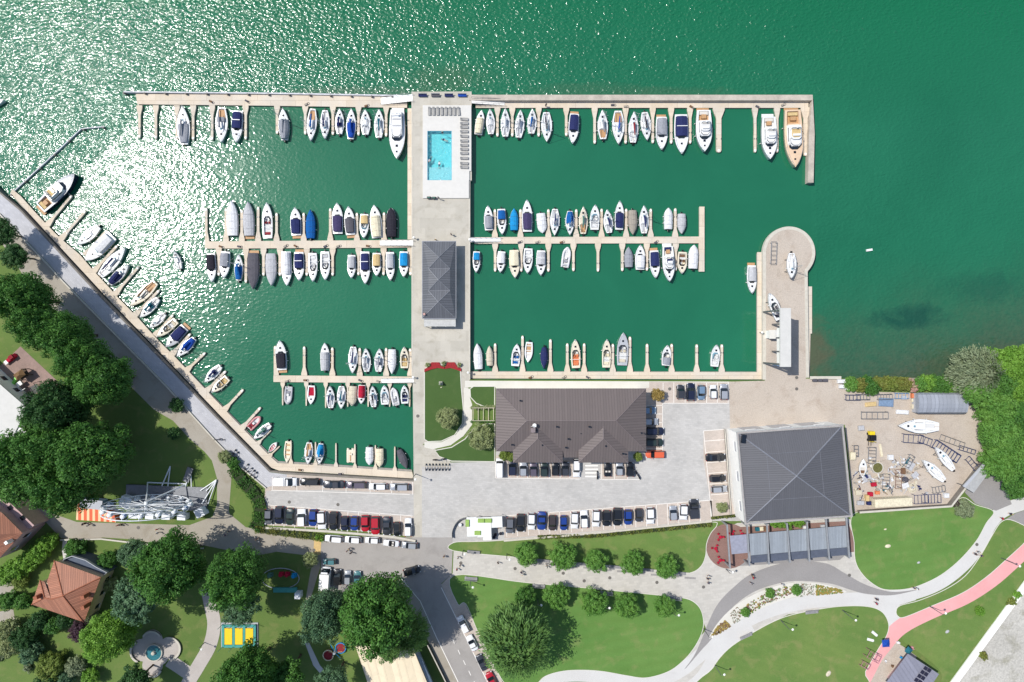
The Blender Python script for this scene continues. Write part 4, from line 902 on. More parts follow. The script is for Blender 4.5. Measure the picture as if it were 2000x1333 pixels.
# pier pavilion: three small pyramids in a row
b = Bld('pavilion', 857, 548, 'grey metal roofed pavilion with three pyramid peaks on the central pier', 'pavilion')
E, K, V = 3.2, 5.2, 4.3
pts = [(825, 472, E), (890, 472, E), (890, 622, E), (825, 622, E), (857, 503, K), (856, 547, K), (856, 590, K), (837, 525, V), (879, 525, V), (837, 568, V), (879, 568, V)]
b.faces('roof', pts, [(0, 1, 4), (4, 7, 8), (7, 8, 5), (5, 9, 10), (9, 10, 6), (6, 3, 2), (0, 4, 7), (0, 7, 9, 3), (7, 5, 9), (9, 6, 3), (1, 8, 4), (1, 2, 10, 8), (8, 10, 5), (10, 2, 6)], ROOFG, [0, 0, 0, 0, 0, 0, 1, 1, 1, 1, 1, 1, 1, 1])
b.faces('gutter', [(824, 471, E-0.02), (891, 471, E-0.02), (891, 623, E-0.02), (824, 623, E-0.02)], [(0, 1, 2, 3)], RIDGE)
ridges(b, pts, [(7, 8), (9, 10), (4, 7), (4, 8), (5, 7), (5, 8), (5, 9), (5, 10), (6, 9), (6, 10), (0, 4), (1, 4), (3, 6), (2, 6)], 0.05)
q = b.prism('wall', [(829, 476), (886, 476), (886, 618), (829, 618)], E, 0, E-0.05, WHITEW); b.windows(q, 0.6, 1.9, 2.4, 1.9)
b.prism('porch_roof', [(828, 618), (890, 618), (890, 638), (828, 638)], 2.6, 2.45, 2.6, M('porch_metal', (184, 184, 180), 0.6))
for x in (830, 850, 870, 888): p_ = b.L(x, 638, 2.5); MB().lathe([(0.08, 0), (0.08, 2.45)], 8, (p_[0], p_[1], 0)).build('column', WHITEW, b.root)
for (x, y) in ((844, 596), (829, 614)):
    p_ = b.L(x, y, 3.6); mb = MB(); mb.box(p_[0], p_[1], 3.2, 0.5, 0.5, 1.0); mb.build('chimney', M('vent_pink', (190, 150, 140), 0.6), b.root)
# club house with brown roof
b = Bld('club_house', 1115, 830, 'long club house with hipped brown metal roof and two wings', 'building')
E = 6.1; sl = 0.0517; K = E+sl*62
pts = [(968, 759, E), (1262, 759, E), (1262, 882, E), (968, 882, E), (1029, 822, K), (1203, 822, K)]
b.faces('roof', pts, [(0, 1, 5, 4), (3, 2, 5, 4), (0, 3, 4), (1, 2, 5)], ROOFB, [0, 0, 1, 1])
ridges(b, pts, [(0, 4), (3, 4), (1, 5), (2, 5), (4, 5)], 0.06, M('brown_cap', (130, 118, 118), 0.5))
b.faces('soffit', [(968, 759, E-.04), (1262, 759, E-.04), (1262, 882, E-.04), (968, 882, E-.04)], [(0, 1, 2, 3)], WHITEW)
for x0, x1 in ((1002, 1099), (1130, 1227)):
    xm = (x0+x1)/2; Kw = E+sl*(x1-x0)/2; pw = [(x0, 904, E), (x1, 904, E), (xm, 857, Kw), (xm, 829, Kw), (x0, 879, E+.1), (x1, 879, E+.1)]
    o = b.faces('wing_roof', pw, [(0, 1, 2), (0, 2, 3, 4), (1, 2, 3, 5)], ROOFB, [0, 1, 1])
    ridges(b, pw, [(0, 2), (1, 2), (2, 3)], 0.06, M('brown_cap'))
    b.prism('wing_wall', [(x0+5, 870), (x1-5, 870), (x1-5, 899), (x0+5, 899)], E, 0, E-0.1, WHITEW)
b.faces('porch_roof', [(1098, 880, E-0.01), (1131, 880, E-0.01), (1131, 894, E-0.6), (1098, 894, E-0.6)], [(0, 1, 2, 3)], ROOFB)
q = b.prism('wall', [(973, 764), (1257, 764), (1257, 877), (973, 877)], E, 0, E-0.08, WHITEW); b.windows(q, 1.0, 1.6, 3.4); 
for x, y in ((1016, 782), (1086, 831), (1148, 831), (1134, 845), (1109, 856), (1105, 874), (1059, 868), (1185, 845), (1182, 870), (1215, 885), (1250, 844), (1000, 868)):
    z_ = 6.6; p_ = b.L(x, y, z_); MB().lathe([(0.14, 0), (0.14, 0.6), (0.22, 0.65), (0.22, 0.9)], 8, (p_[0], p_[1], min(6.1+sl*min(y-759, 882-y) if y < 882 else 6.3, 9.3)-0.1 if not (1002 < x < 1099 or 1130 < x < 1227) or y < 835 else 7.1)).build('vent_pipe', GLASSD, b.root)
p_ = b.L(1041, 832, 9); mb = MB(); mb.box(p_[0], p_[1]-0.9, 7.8, 1.0, 1.0, 2.0); mb.build('chimney', M('brown_cap'), b.root)
mb = MB(); mb.tube([(p_[0], p_[1], 9), (p_[0], p_[1], 11)], 0.05, 5); mb.tube([(p_[0]-0.5, p_[1], 10.6), (p_[0]+0.5, p_[1]+0.3, 10.6)], 0.04, 4); mb.lathe([(0.1, 0), (0.45, 0.15)], 10, (p_[0]+0.3, p_[1]+0.2, 10)); mb.build('aerial', WHITEW, b.root)
# boat hall with the pyramid roof
b = Bld('boat_hall', 1552, 928, 'square white boat hall with dark grey pyramid metal roof', 'building')
E, K = 7.4, 10.6
pts = [(1443, 848, E), (1643, 834, E), (1660, 1006, E), (1459, 1020, E), (1556, 930, K)]
b.faces('roof', pts, [(0, 1, 4), (1, 2, 4), (2, 3, 4), (3, 0, 4)], ROOFD, [0, 1, 0, 1])
capm = M('slate_cap', (122, 124, 132), 0.6)
ridges(b, pts, [(0, 4), (1, 4), (2, 4), (3, 4)], 0.16, capm, 0.0)
# battens across each slope at half height
mid = [tuple(pts[i][j]*0.52+pts[4][j]*0.48 for j in range(3)) for i in range(4)]
for i in range(4): a = Vector(b.L(*mid[i])); c = Vector(b.L(*mid[(i+1) % 4])); u = Vector((0, 0, 0.04)); MB().tube([a+u, c+u], 0.04, 4).build('batten', capm, b.root)
p_ = b.L(1556, 930, K); MB().lathe([(0.22, 0), (0.2, 0.3), (0.1, 0.4)], 10, (p_[0], p_[1], K-0.1)).build('finial', RIDGE, b.root)
wl = [(1440, 846), (1645, 831), (1663, 1008), (1456, 1023)]
q = b.prism('wall', wl, 7.4, 0, E-0.25, WHITEW); b.windows(q, 4.5, 1.2, 6.0, 2.2, mat=GELG, door=False)
mb = MB(); ribbon(mb, q, 0.5, E-0.3, E+0.25, True); mb.build('parapet', M('parapet', (176, 176, 174), 0.7), b.root)
mb = MB(); ribbon(mb, q, 0.12, E+0.25, E+0.3, True); mb.build('parapet_cap', M('parapet_brown', (150, 132, 124), 0.6), b.root)
p_ = b.L(1453, 858, E+1); MB().box(p_[0], p_[1], E, 0.8, 1.9, 1.0, RA*-1).build('duct', GLASSD, b.root)
for k in range(3):
    a = Vector((q[0][0], q[0][1])); c = Vector((q[1][0], q[1][1])); e = a+(c-a)*(0.2+0.28*k); MB().box(e.x, e.y+0.05, 0.05, 4.6, 0.12, 5.0, math.atan2((c-a).y, (c-a).x)).build('roller_door', GELG, b.root)
# terrace canopy
b = Bld('terrace_canopy', 1540, 1065, 'row of blue grey canopy panels between grey beams south of the hall', 'canopy')
beams = [((1420, 1025), (1426, 1110)), ((1459, 1026), (1464, 1106)), ((1498, 1024), (1502, 1103)), ((1537, 1022), (1543, 1099)), ((1576, 1019), (1581, 1097)), ((1613, 1013), (1620, 1094)), ((1653, 1010), (1659, 1091))]
for (a, c) in beams:
    A = Vector(b.L(a[0], a[1], 4.0)); C_ = Vector(b.L(c[0], c[1], 4.0)); d = C_-A; m_ = (A+C_)/2
    bm_ = MB().box(m_.x, m_.y, 3.7, 0.32, d.length, 0.4, math.atan2(d.y, d.x)-math.pi/2).build('beam', M('beam_grey', (152, 154, 156), 0.5, 0.2), b.root)
    for e in (A+d*0.02, C_-d*0.02): MB().box(e.x, e.y, 0.05, 0.3, 0.3, 3.65).build('post', M('beam_grey'), b.root)
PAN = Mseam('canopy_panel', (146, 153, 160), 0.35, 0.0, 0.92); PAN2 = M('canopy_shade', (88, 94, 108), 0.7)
for k in range(6):
    (a, c), (e, f) = beams[k], beams[k+1]
    x0, x1 = a[0]+3+ (2 if k == 0 else 0), e[0]-1; yt = 1045-3.3*max(0, k-0.5); hh = 42
    if k == 0: yt = 1047; hh = 36
    b.faces('panel', [(x0, yt, 3.55), (x1, yt-3, 3.55), (x1+4, yt-3+hh, 3.3), (x0+4, yt+hh, 3.3)], [(0, 1, 2, 3)], PAN if k else M('canopy_mauve', (146, 148, 162), 0.7))
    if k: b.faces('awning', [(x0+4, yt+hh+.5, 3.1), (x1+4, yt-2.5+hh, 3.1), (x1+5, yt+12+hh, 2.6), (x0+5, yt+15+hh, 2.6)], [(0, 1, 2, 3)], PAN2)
# crane pier hall: long white canopy roof on posts
b = Bld('lift_canopy', 1534, 660, 'long white roofed boat lift canopy standing on the crane pier', 'canopy')
b.prism('roof', [(1524, 602), (1545, 602), (1545, 717), (1524, 717)], 10.5, 10.0, 10.5, M('white_roof', (200, 198, 192), 0.6, var=0.05, scale=0.8))
for x in (1525, 1543.5):
    for y in ((606, 632, 660, 688, 714) if x > 1530 else (606, 712)):
        p_ = b.L(x, y, 10.3); MB().box(p_[0], p_[1], 0.03, 0.35, 0.35, 9.97).build('post', M('galvanised', (120, 122, 126), 0.5, 0.6), b.root)
q = b.prism('back_wall', [(1543, 640), (1544.5, 640), (1544.5, 716), (1543, 716)], 10.5, 3.0, 9.99, WHITEW)
b = Bld('site_cabin', 1512, 652, 'small white site cabin tucked against the lift canopy', 'cabin')
b.prism('wall', [(1503, 646), (1522, 646), (1522, 661), (1503, 661)], 2.4, 0.03, 2.4, WHITEW); b.prism('roof', [(1502, 645), (1523, 645), (1523, 662), (1502, 662)], 2.5, 2.4, 2.55, M('white_roof'))
p_ = b.L(1512, 661, 0); MB().box(p_[0], p_[1]-0.03, 0.05, 0.8, 0.1, 1.9).build('door', GELG, b.root)
def frame_obj(name, label, cat, cx, cy, L, W, h_, ang, mat, bars=4, group=None, r=0.06, two=True):
    root = empty(name, P3(cx, cy, 0), math.radians(ang), label, cat, group)
    for s_ in (-1, 1): MB().tube([(-L/2, s_*W/2, h_), (L/2, s_*W/2, h_)], r, 5).build('rail', mat, root)
    for k in range(bars+1):
        x = -L/2+L*k/bars; MB().tube([(x, -W/2, h_), (x, W/2, h_)], r*0.9, 5).build('crossbar', mat, root)
    for sx in (-1, 1):
        for sy in (-1, 1): MB().tube([(sx*L*0.45, sy*W/2, 0.03), (sx*L*0.45, sy*W/2, h_)], r, 5).build('leg', mat, root)
    return root
STEELB = M('blue_steel', (52, 64, 104), 0.5, 0.2, var=0.2); STEELL = M('light_blue_steel', (110, 150, 190), 0.5); STEELG = M('galvanised')
root = frame_obj('boat_hoist', 'light blue boat hoist frame left of the lift canopy', 'hoist', 1516, 700, 3.4, 1.6, 3.0, 90, STEELL, 2, r=0.14)
frame_obj('boat_trailer', 'empty grey boat trailer standing near the round end of the crane pier', 'trailer', 1509, 495, 5.2, 1.3, 0.7, 88, STEELG, 5)
# shed in the yard with rounded eaves
b = Bld('storage_shed', 1842, 788, 'long grey barrel roofed storage shed beside the shore bushes', 'shed')
mb = MB(); secs = []
A = b.L(1793, 768, 3); C_ = b.L(1890, 809, 3); W_ = abs(A[1]-C_[1]); ym = (A[1]+C_[1])/2
for x in (A[0], A[0]+0.6, C_[0]): secs.append([(x, ym-W_/2*(0.86 if x == A[0] else 1), 2.0), (x, ym-W_*0.42, 2.9), (x, ym-W_*0.2, 3.3), (x, ym, 3.45), (x, ym+W_*0.2, 3.3), (x, ym+W_*0.42, 2.9), (x, ym+W_/2*(0.86 if x == A[0] else 1), 2.0)])
vs, fs = loft(secs); mb.add(vs, fs); mb.build('roof', Mseam('shed_roof', (152, 156, 164), 0.9, 0, 0.92), b.root)
MB().box((A[0]+C_[0])/2, ym, 0, C_[0]-A[0]-0.6, W_-0.3, 2.0).build('wall', GELG, b.root)
MB().box(C_[0]-0.3, ym, 0.05, 0.12, 2.4, 1.9).build('door', STEELG, b.root)
# kiosk on the grey plaza
def orient_box(name, label, cat, corners, zr, z0, parts):
    b = Bld(name, sum(c[0] for c in corners)/4, sum(c[1] for c in corners)/4, label, cat); parts(b, corners); return b
b = Bld('bus_shelter', 1910, 934, 'grey flat roofed shelter on the dark plaza beyond the yard wall', 'shelter')
b.prism('roof', [(1920, 906), (1936, 917), (1902, 963), (1880, 950)], 3, 2.8, 3.0, M('shelter_roof', (168, 168, 166), 0.6)); b.prism('roof_edge', [(1920, 906), (1924, 909), (1885, 953), (1880, 950)], 3, 3.0, 3.08, GELG)
for x, y in ((1919, 909), (1932, 917), (1901, 959), (1884, 949)): p_ = b.L(x, y, 2.8); MB().lathe([(0.1, 0), (0.1, 2.8)], 6, (p_[0], p_[1], 0)).build('post', STEELG, b.root)
# yard wall
def lwall(label, pts, wd, h_, mat, name='wall', cat='wall'):
    root = empty(name, P3(*pts[0]), 0, label, cat); ox, oy = root.location[:2]
    mb = MB(); ribbon(mb, [(x-ox, y-oy) for x, y in pp(pts)], wd, -0.2, h_); mb.build('masonry', mat, root)
    mb = MB(); ribbon(mb, [(x-ox, y-oy) for x, y in pp(pts)], wd+0.1, h_, h_+0.06); mb.build('coping', CONC, root); return root
lwall('long grey retaining wall round the south and east of the boat yard', [(1672, 998), (1850, 986), (1922, 893)], 0.35, 1.6, CONCD)
lwall('low pale quay wall between crane pier and shore bushes', [(1580, 738), (1641, 738)], 0.6, 0.5, CONC)
lwall('pale low wall east of the boat yard above the shelter', [(1922, 893), (1936, 902), (1955, 914)], 1.1, 0.5, WHITEW)
lwall('low stone wall between footpath and left promenade edge', [(0, 418), (96, 519), (126, 552), (327, 756), (418, 857), (470, 911), (520, 953)], 0.18, 0.35, CONC)
lwall('kerb wall under the left car park above the street', [(514, 1030), (640, 1037), (770, 1048), (812, 1056)], 0.4, 0.5, CONC)
lwall('low kerb wall under the right car park beside the park lawn', [(984, 1056), (1165, 1041), (1390, 1018)], 0.3, 0.3, CONC)
lwall('thin dark fence line in front of the boat hall', [(1414, 838), (1418, 890), (1426, 1004)], 0.1, 0.6, M('fence_dark', (84, 80, 76), 0.7), 'fence', 'fence')
lwall('thin fence on the street edge beside the cream hall roof', [(836, 1256), (880, 1345)], 0.12, 1.2, M('fence_dark'), 'fence', 'fence')
lwall('low garden hedge wall along the bottom of the west street', [(120, 1054), (200, 1052), (300, 1064), (400, 1070)], 0.25, 0.5, CONCD)
# red tiled house
b = Bld('tiled_house', 135, 1156, 'house with orange clay tile hipped roof in the lower left garden', 'house')
E, K = 6.0, 8.6
pts = [(106, 1095, E), (197, 1128, E), (164, 1216, E), (62, 1181, E), (78, 1133, E), (87, 1137, E), (123, 1164, K), (87, 1168, E+1.5), (100, 1171, E+1.6), (92, 1136, E)]
b.faces('roof', pts, [(0, 1, 6), (1, 2, 6), (2, 3, 8, 6), (0, 6, 8, 9), (3, 4, 7), (4, 5, 8, 7), (3, 7, 8)], TERRA, [0, 1, 0, 1, 1, 1, 0])
ridges(b, pts, [(0, 6), (1, 6), (2, 6), (6, 8), (4, 7), (3, 7), (7, 8)], 0.12, M('clay_ridge', (158, 96, 70), 0.8))
q = b.prism('wall', [(108, 1099), (193, 1130), (163, 1212), (66, 1179), (80, 1137), (94, 1140)], E, 0, E-0.1, M('plaster', (200, 178, 150), 0.8)); b.windows(q, 1.2, 1.4, 3.2, 1.0)
for x, y in ((164, 1166), (164, 1186), (72, 1167)): p_ = b.L(x, y, 8); MB().box(p_[0], p_[1], 6.2, 0.8, 0.8, 2.4, 0.3).build('chimney', M('clay_ridge'), b.root)
q = b.prism('terrace', [(126, 1092), (142, 1086), (168, 1094), (190, 1108), (210, 1118), (196, 1130), (122, 1106)], 4.0, 0, 3.6, M('terrace_dark', (84, 94, 110), 0.7))
mb = MB(); ribbon(mb, q, 0.15, 3.6, 4.3, True); mb.build('parapet', GELG, b.root)
b = Bld('tiled_house', 15, 1040, 'pink walled house with tiled roof cut by the left edge', 'house')
pts = [(-60, 960, 8), (5, 1003, 8), (44, 1042, 8), (-10, 1100, 8), (-70, 1040, 8), (-20, 1045, 10.5)]
b.faces('roof', pts, [(0, 1, 2, 5), (2, 3, 5), (3, 4, 5), (4, 0, 5)], TERRA, [0, 1, 0, 1])
q = b.prism('wall', [(-56, 964), (4, 1006), (41, 1042), (-10, 1095), (-66, 1040)], 8, 0, 7.95, M('pink_plaster', (190, 160, 158), 0.8)); b.windows(q, 3.5, 1.5, 3.6, 1.1)
b.prism('terrace', [(-10, 976), (14, 976), (68, 1026), (50, 1040), (4, 1000)], 5, 0, 5.2, M('pink_plaster'))
for x, y in ((5, 998), (20, 992), (28, 1020), (44, 1012)): p_ = b.L(x, y, 5.3); MB().box(p_[0], p_[1], 5.2, 0.9, 0.9, 0.25, 0.7).build('skylight', GLASSD, b.root)
p_ = b.L(16, 1059, 9.5); MB().box(p_[0], p_[1], 8.4, 0.7, 0.7, 1.8, 0.7).build('chimney', WHITEW, b.root)
# white building, left edge
b = Bld('flat_building', 10, 815, 'white flat roofed building cut by the left edge below the playground', 'building')
q = b.prism('wall', [(-120, 640), (0, 752), (54, 800), (56, 838), (28, 862), (-120, 870)], 5, 0, 4.9, WHITEW); b.windows(q, 1.2, 1.4, 3.4)
b.prism('roof', [(-122, 636), (0, 750), (55, 798), (30, 845), (0, 812), (-122, 720)], 5, 4.9, 5.2, M('white_roof')); b.prism('lower_roof', [(0, 812), (30, 845), (27, 864), (-120, 872), (-122, 720)], 4.8, 4.9, 5.0, M('white_roof'))
# cream hall roof at the bottom edge
b = Bld('market_hall', 770, 1320, 'cream ribbed hall roof cut by the bottom edge below the trees', 'building')
pts = [(694, 1262, 5), (800, 1252, 5), (812, 1280, 5), (845, 1360, 5), (735, 1385, 5)]
b.faces('roof', pts, [(0, 1, 2, 3, 4)], Mseam('cream_rib', (224, 208, 178), 1.6, 0.25, 0.95)); q = b.prism('wall', [(697, 1264), (798, 1255), (843, 1358), (737, 1382)], 5, 0, 4.9, GELG); b.windows(q, 1.2, 1.6, 4)
b.faces('side_roof', [(812, 1276, 4.6), (822, 1284, 3.8), (862, 1372, 3.8), (848, 1362, 4.6)], [(0, 1, 2, 3)], M('blue_grey_roof', (120, 136, 156), 0.6))
# house at bottom right with solar panels
b = Bld('solar_house', 1785, 1315, 'grey roofed house with solar panels at the bottom edge', 'house')
pts = [(1775, 1280, 4.5), (1833, 1320, 4.5), (1800, 1375, 4.5), (1725, 1345, 4.5), (1753, 1305, 4.5), (1780, 1327, 5.4)]
b.faces('roof', [(1773, 1277, 3.1), (1834, 1317, 2.7), (1795, 1375, 2.7), (1728, 1337, 3.1), (1776, 1283, 3.1)], [(0, 1, 2, 3)], Mseam('zinc', (138, 138, 150), 0.9, 0.6, 0.94))
q = b.prism('wall', [(1783, 1290), (1828, 1319), (1794, 1367), (1744, 1334)], 2.7, 0, 2.6, M('pink_plaster')); b.windows(q, 1.0, 1.5, 3)
for i in range(2):
    for j in range(4):
        x, y = 1815-i*7-j*6, 1310-i*4+j*7.6; b.faces('solar_panel', [(x-1, y-5, 3.1), (x+5, y-1, 3.05), (x+1, y+5, 3.0), (x-5, y+1, 3.05)], [(0, 1, 2, 3)], M('solar_glass', (52, 50, 66), 0.2, 0.2))
# ------------------------------------------------------------------ swimming pool
b = Bld('swimming_pool', 858, 305, 'turquoise swimming pool with white deck near the pier tip', 'swimming pool')
zd = 0.35
POOLD = M('pool_deck', (208, 205, 198), 0.7, var=0.04, scale=1.2)
for r in (rect(826, 207, 920.5, 257), rect(826, 257, 835, 353), rect(882.5, 257, 920.5, 335), rect(882.5, 335, 917, 353), rect(826, 353, 916, 388)):
    MB().prism([b.L(x, y, 0)[:2] for x, y in r], 0.013, zd).build('deck', POOLD, b.root)
TILE = M('pool_tile', (130, 216, 216), 0.4, var=0.06, scale=2); TILEL = M('pool_shallow_tile', (176, 214, 214), 0.4, var=0.04); TILED = M('pool_wall_tile', (60, 165, 190), 0.4)
MB().prism([b.L(x, y, 0)[:2] for x, y in rect(835, 257, 882.5, 327)], -1.6, -1.0).build('basin_floor', TILE, b.root)
MB().prism([b.L(x, y, 0)[:2] for x, y in rect(835, 327, 882.5, 353)], -1.6, -0.15).build('shallow_floor', TILEL, b.root)
mb = MB(); ribbon(mb, [b.L(x, y, 0)[:2] for x, y in rect(835.4, 257.4, 882.1, 352.6)], 0.1, -1.4, 0.32, True); mb.build('basin_wall', TILED, b.root)
def Mpool():
    m = bpy.data.materials.new('pool_water'); m.use_nodes = True; nt = m.node_tree; nt.nodes.clear()
    t = nd(nt, 'ShaderNodeBsdfTransparent'); t.inputs[0].default_value = (0.72, 0.93, 0.96, 1)
    g = nd(nt, 'ShaderNodeBsdfGlossy'); g.inputs['Roughness'].default_value = 0.08; mx = nd(nt, 'ShaderNodeMixShader'); mx.inputs[0].default_value = 0.06
    df = nd(nt, 'ShaderNodeBsdfDiffuse'); df.inputs[0].default_value = (*lin((140, 222, 220)), 1); m2 = nd(nt, 'ShaderNodeMixShader')
    p = pos(nt); nz = ramp(nt, noise(nt, 2.2, 3, 0.6, p, 1.0), 0.4, 0.7); nt.links.new(math_(nt, 'MULTIPLY', nz, 0.35), m2.inputs[0])
    bp = nt.nodes.new('ShaderNodeBump'); bp.inputs['Distance'].default_value = 0.2; nt.links.new(nz, bp.inputs['Height']); nt.links.new(bp.outputs[0], g.inputs['Normal'])
    out = nd(nt, 'ShaderNodeOutputMaterial'); nt.links.new(t.outputs[0], m2.inputs[1]); nt.links.new(df.outputs[0], m2.inputs[2])
    nt.links.new(m2.outputs[0], mx.inputs[1]); nt.links.new(g.outputs[0], mx.inputs[2]); nt.links.new(mx.outputs[0], out.inputs[0]); return m
q = [b.L(x, y, 0)[:2] for x, y in rect(835.8, 257.8, 881.7, 352.2)]; MB().add([(x, y, 0.22) for x, y in q], [(3, 2, 1, 0)]).build('water', Mpool(), b.root)
# loungers round the pool
LG = M('lounger_grey', (158, 156, 152), 0.7); LGF = M('lounger_frame', (140, 138, 134), 0.6)
def lounger(px, py, ang, label, grp):
    root = empty('sun_lounger', P3(px, py, zd), math.radians(ang), label, 'sun lounger', grp)
    for s_ in (-1, 1): MB().box(0, s_*0.29, 0.22, 1.9, 0.08, 0.1).build('side_rail', LGF, root)
    MB().box(-0.25, 0, 0.3, 1.35, 0.42, 0.05).build('bed', LG, root)
    mb = MB(); mb.add([(0.45, -0.25, 0.32), (0.95, -0.25, 0.62), (0.95, 0.25, 0.62), (0.45, 0.25, 0.32)], [(0, 1, 2, 3)]); mb.build('backrest', LG, root)
    for sx in (-1, 1):
        for sy in (-1, 1): MB().box(sx*0.8, sy*0.29, 0, 0.06, 0.06, 0.24).build('leg', LGF, root)
for i in range(8): lounger(839+i*8.1, 218.5, 90 if i < 7 else 97, 'grey sun lounger in the pool deck top row, '+ORD[i]+' from left', 'sun loungers by the pool')
for i, y in enumerate((234, 242, 249.5, 258, 267, 276, 284.5, 292.5, 300.5, 310, 320, 327.5)): lounger(907, y, 180+random.uniform(-3, 3), 'grey sun lounger in the pool deck right column, '+ORD[i]+' from top', 'sun loungers by the pool')
for i, (x, y) in enumerate(((838, 387), (848, 387.5))):
    r_ = empty('planter', P3(x, y, 0.36), 0, ('left' if i == 0 else 'right')+' one of two dark planters on the lower pool deck edge', 'planter', 'planters'); MB().box(0, 0, 0, 0.9, 0.5, 0.4).build('trough', BLK, r_); MB().box(0, 0, 0.4, 0.7, 0.35, 0.2, taper=.7).build('plants', cloth('green'), r_)
# benches / seats at the pier tip
for i, (x, c) in enumerate(((826, 'navy'), (851, 'dgrey'), (877, 'navy'), (903, 'royal'))):
    r_ = empty('pier_bench', P3(x, 188, 0.02), 0, cname(c)+' bench on the pier tip, '+ORD[i]+' from left', 'bench', 'benches on the pier tip')
    MB().box(0, 0, 0.4, 2.0, 0.55, 0.08).build('seat', cloth(c), r_); MB().box(0, 0.3, 0.5, 2.0, 0.08, 0.4).build('backrest', cloth('grey'), r_)
    for s_ in (-1, 1): MB().box(s_*0.85, 0, 0, 0.1, 0.5, 0.4).build('leg', BLK, r_)

# ------------------------------------------------------------------ cars
TYRE = M('tyre', (28, 28, 30), 0.8); LAMP = M('headlight', (210, 214, 220), 0.15); TAIL = M('tail_light', (150, 20, 20), 0.3)
PAINTC = {'black': (26, 28, 32), 'navy': (28, 34, 56), 'dgrey': (62, 64, 70), 'grey': (108, 110, 116), 'silver': (168, 172, 178), 'white': (228, 228, 228), 'blue': (28, 58, 130), 'red': (172, 24, 40), 'teal': (70, 118, 122), 'green': (40, 54, 50), 'brown': (58, 50, 50), 'mauve': (98, 90, 102), 'orange': (214, 96, 60), 'sblue': (120, 146, 170)}
def cpaint(c):
    m = M('car_paint_'+c, PAINTC[c], 0.28, 0.25 if c in ('silver', 'grey', 'dgrey', 'sblue', 'mauve') else 0.0, var=0.03, spec=0.6)
    b_ = m.node_tree.nodes['Principled BSDF']; b_.inputs['Coat Weight'].default_value = 0.5; b_.inputs['Coat Roughness'].default_value = 0.06; return m
CT = {'h': (4.0, 1.5, 0.36, -0.47, 0.2), 's': (4.6, 1.42, 0.36, -0.32, 0.17), 'u': (4.5, 1.68, 0.4, -0.48, 0.2), 'v': (5.0, 2.1, 0.5, -0.49, 0.34), 'c': (4.3, 1.35, 0.36, -0.25, 0.12), 'p': (5.2, 1.8, 0.45, 0.0, 0.3), 't': (6.2, 2.9, 0.5, 0.26, 0.42)}
TPL = {}
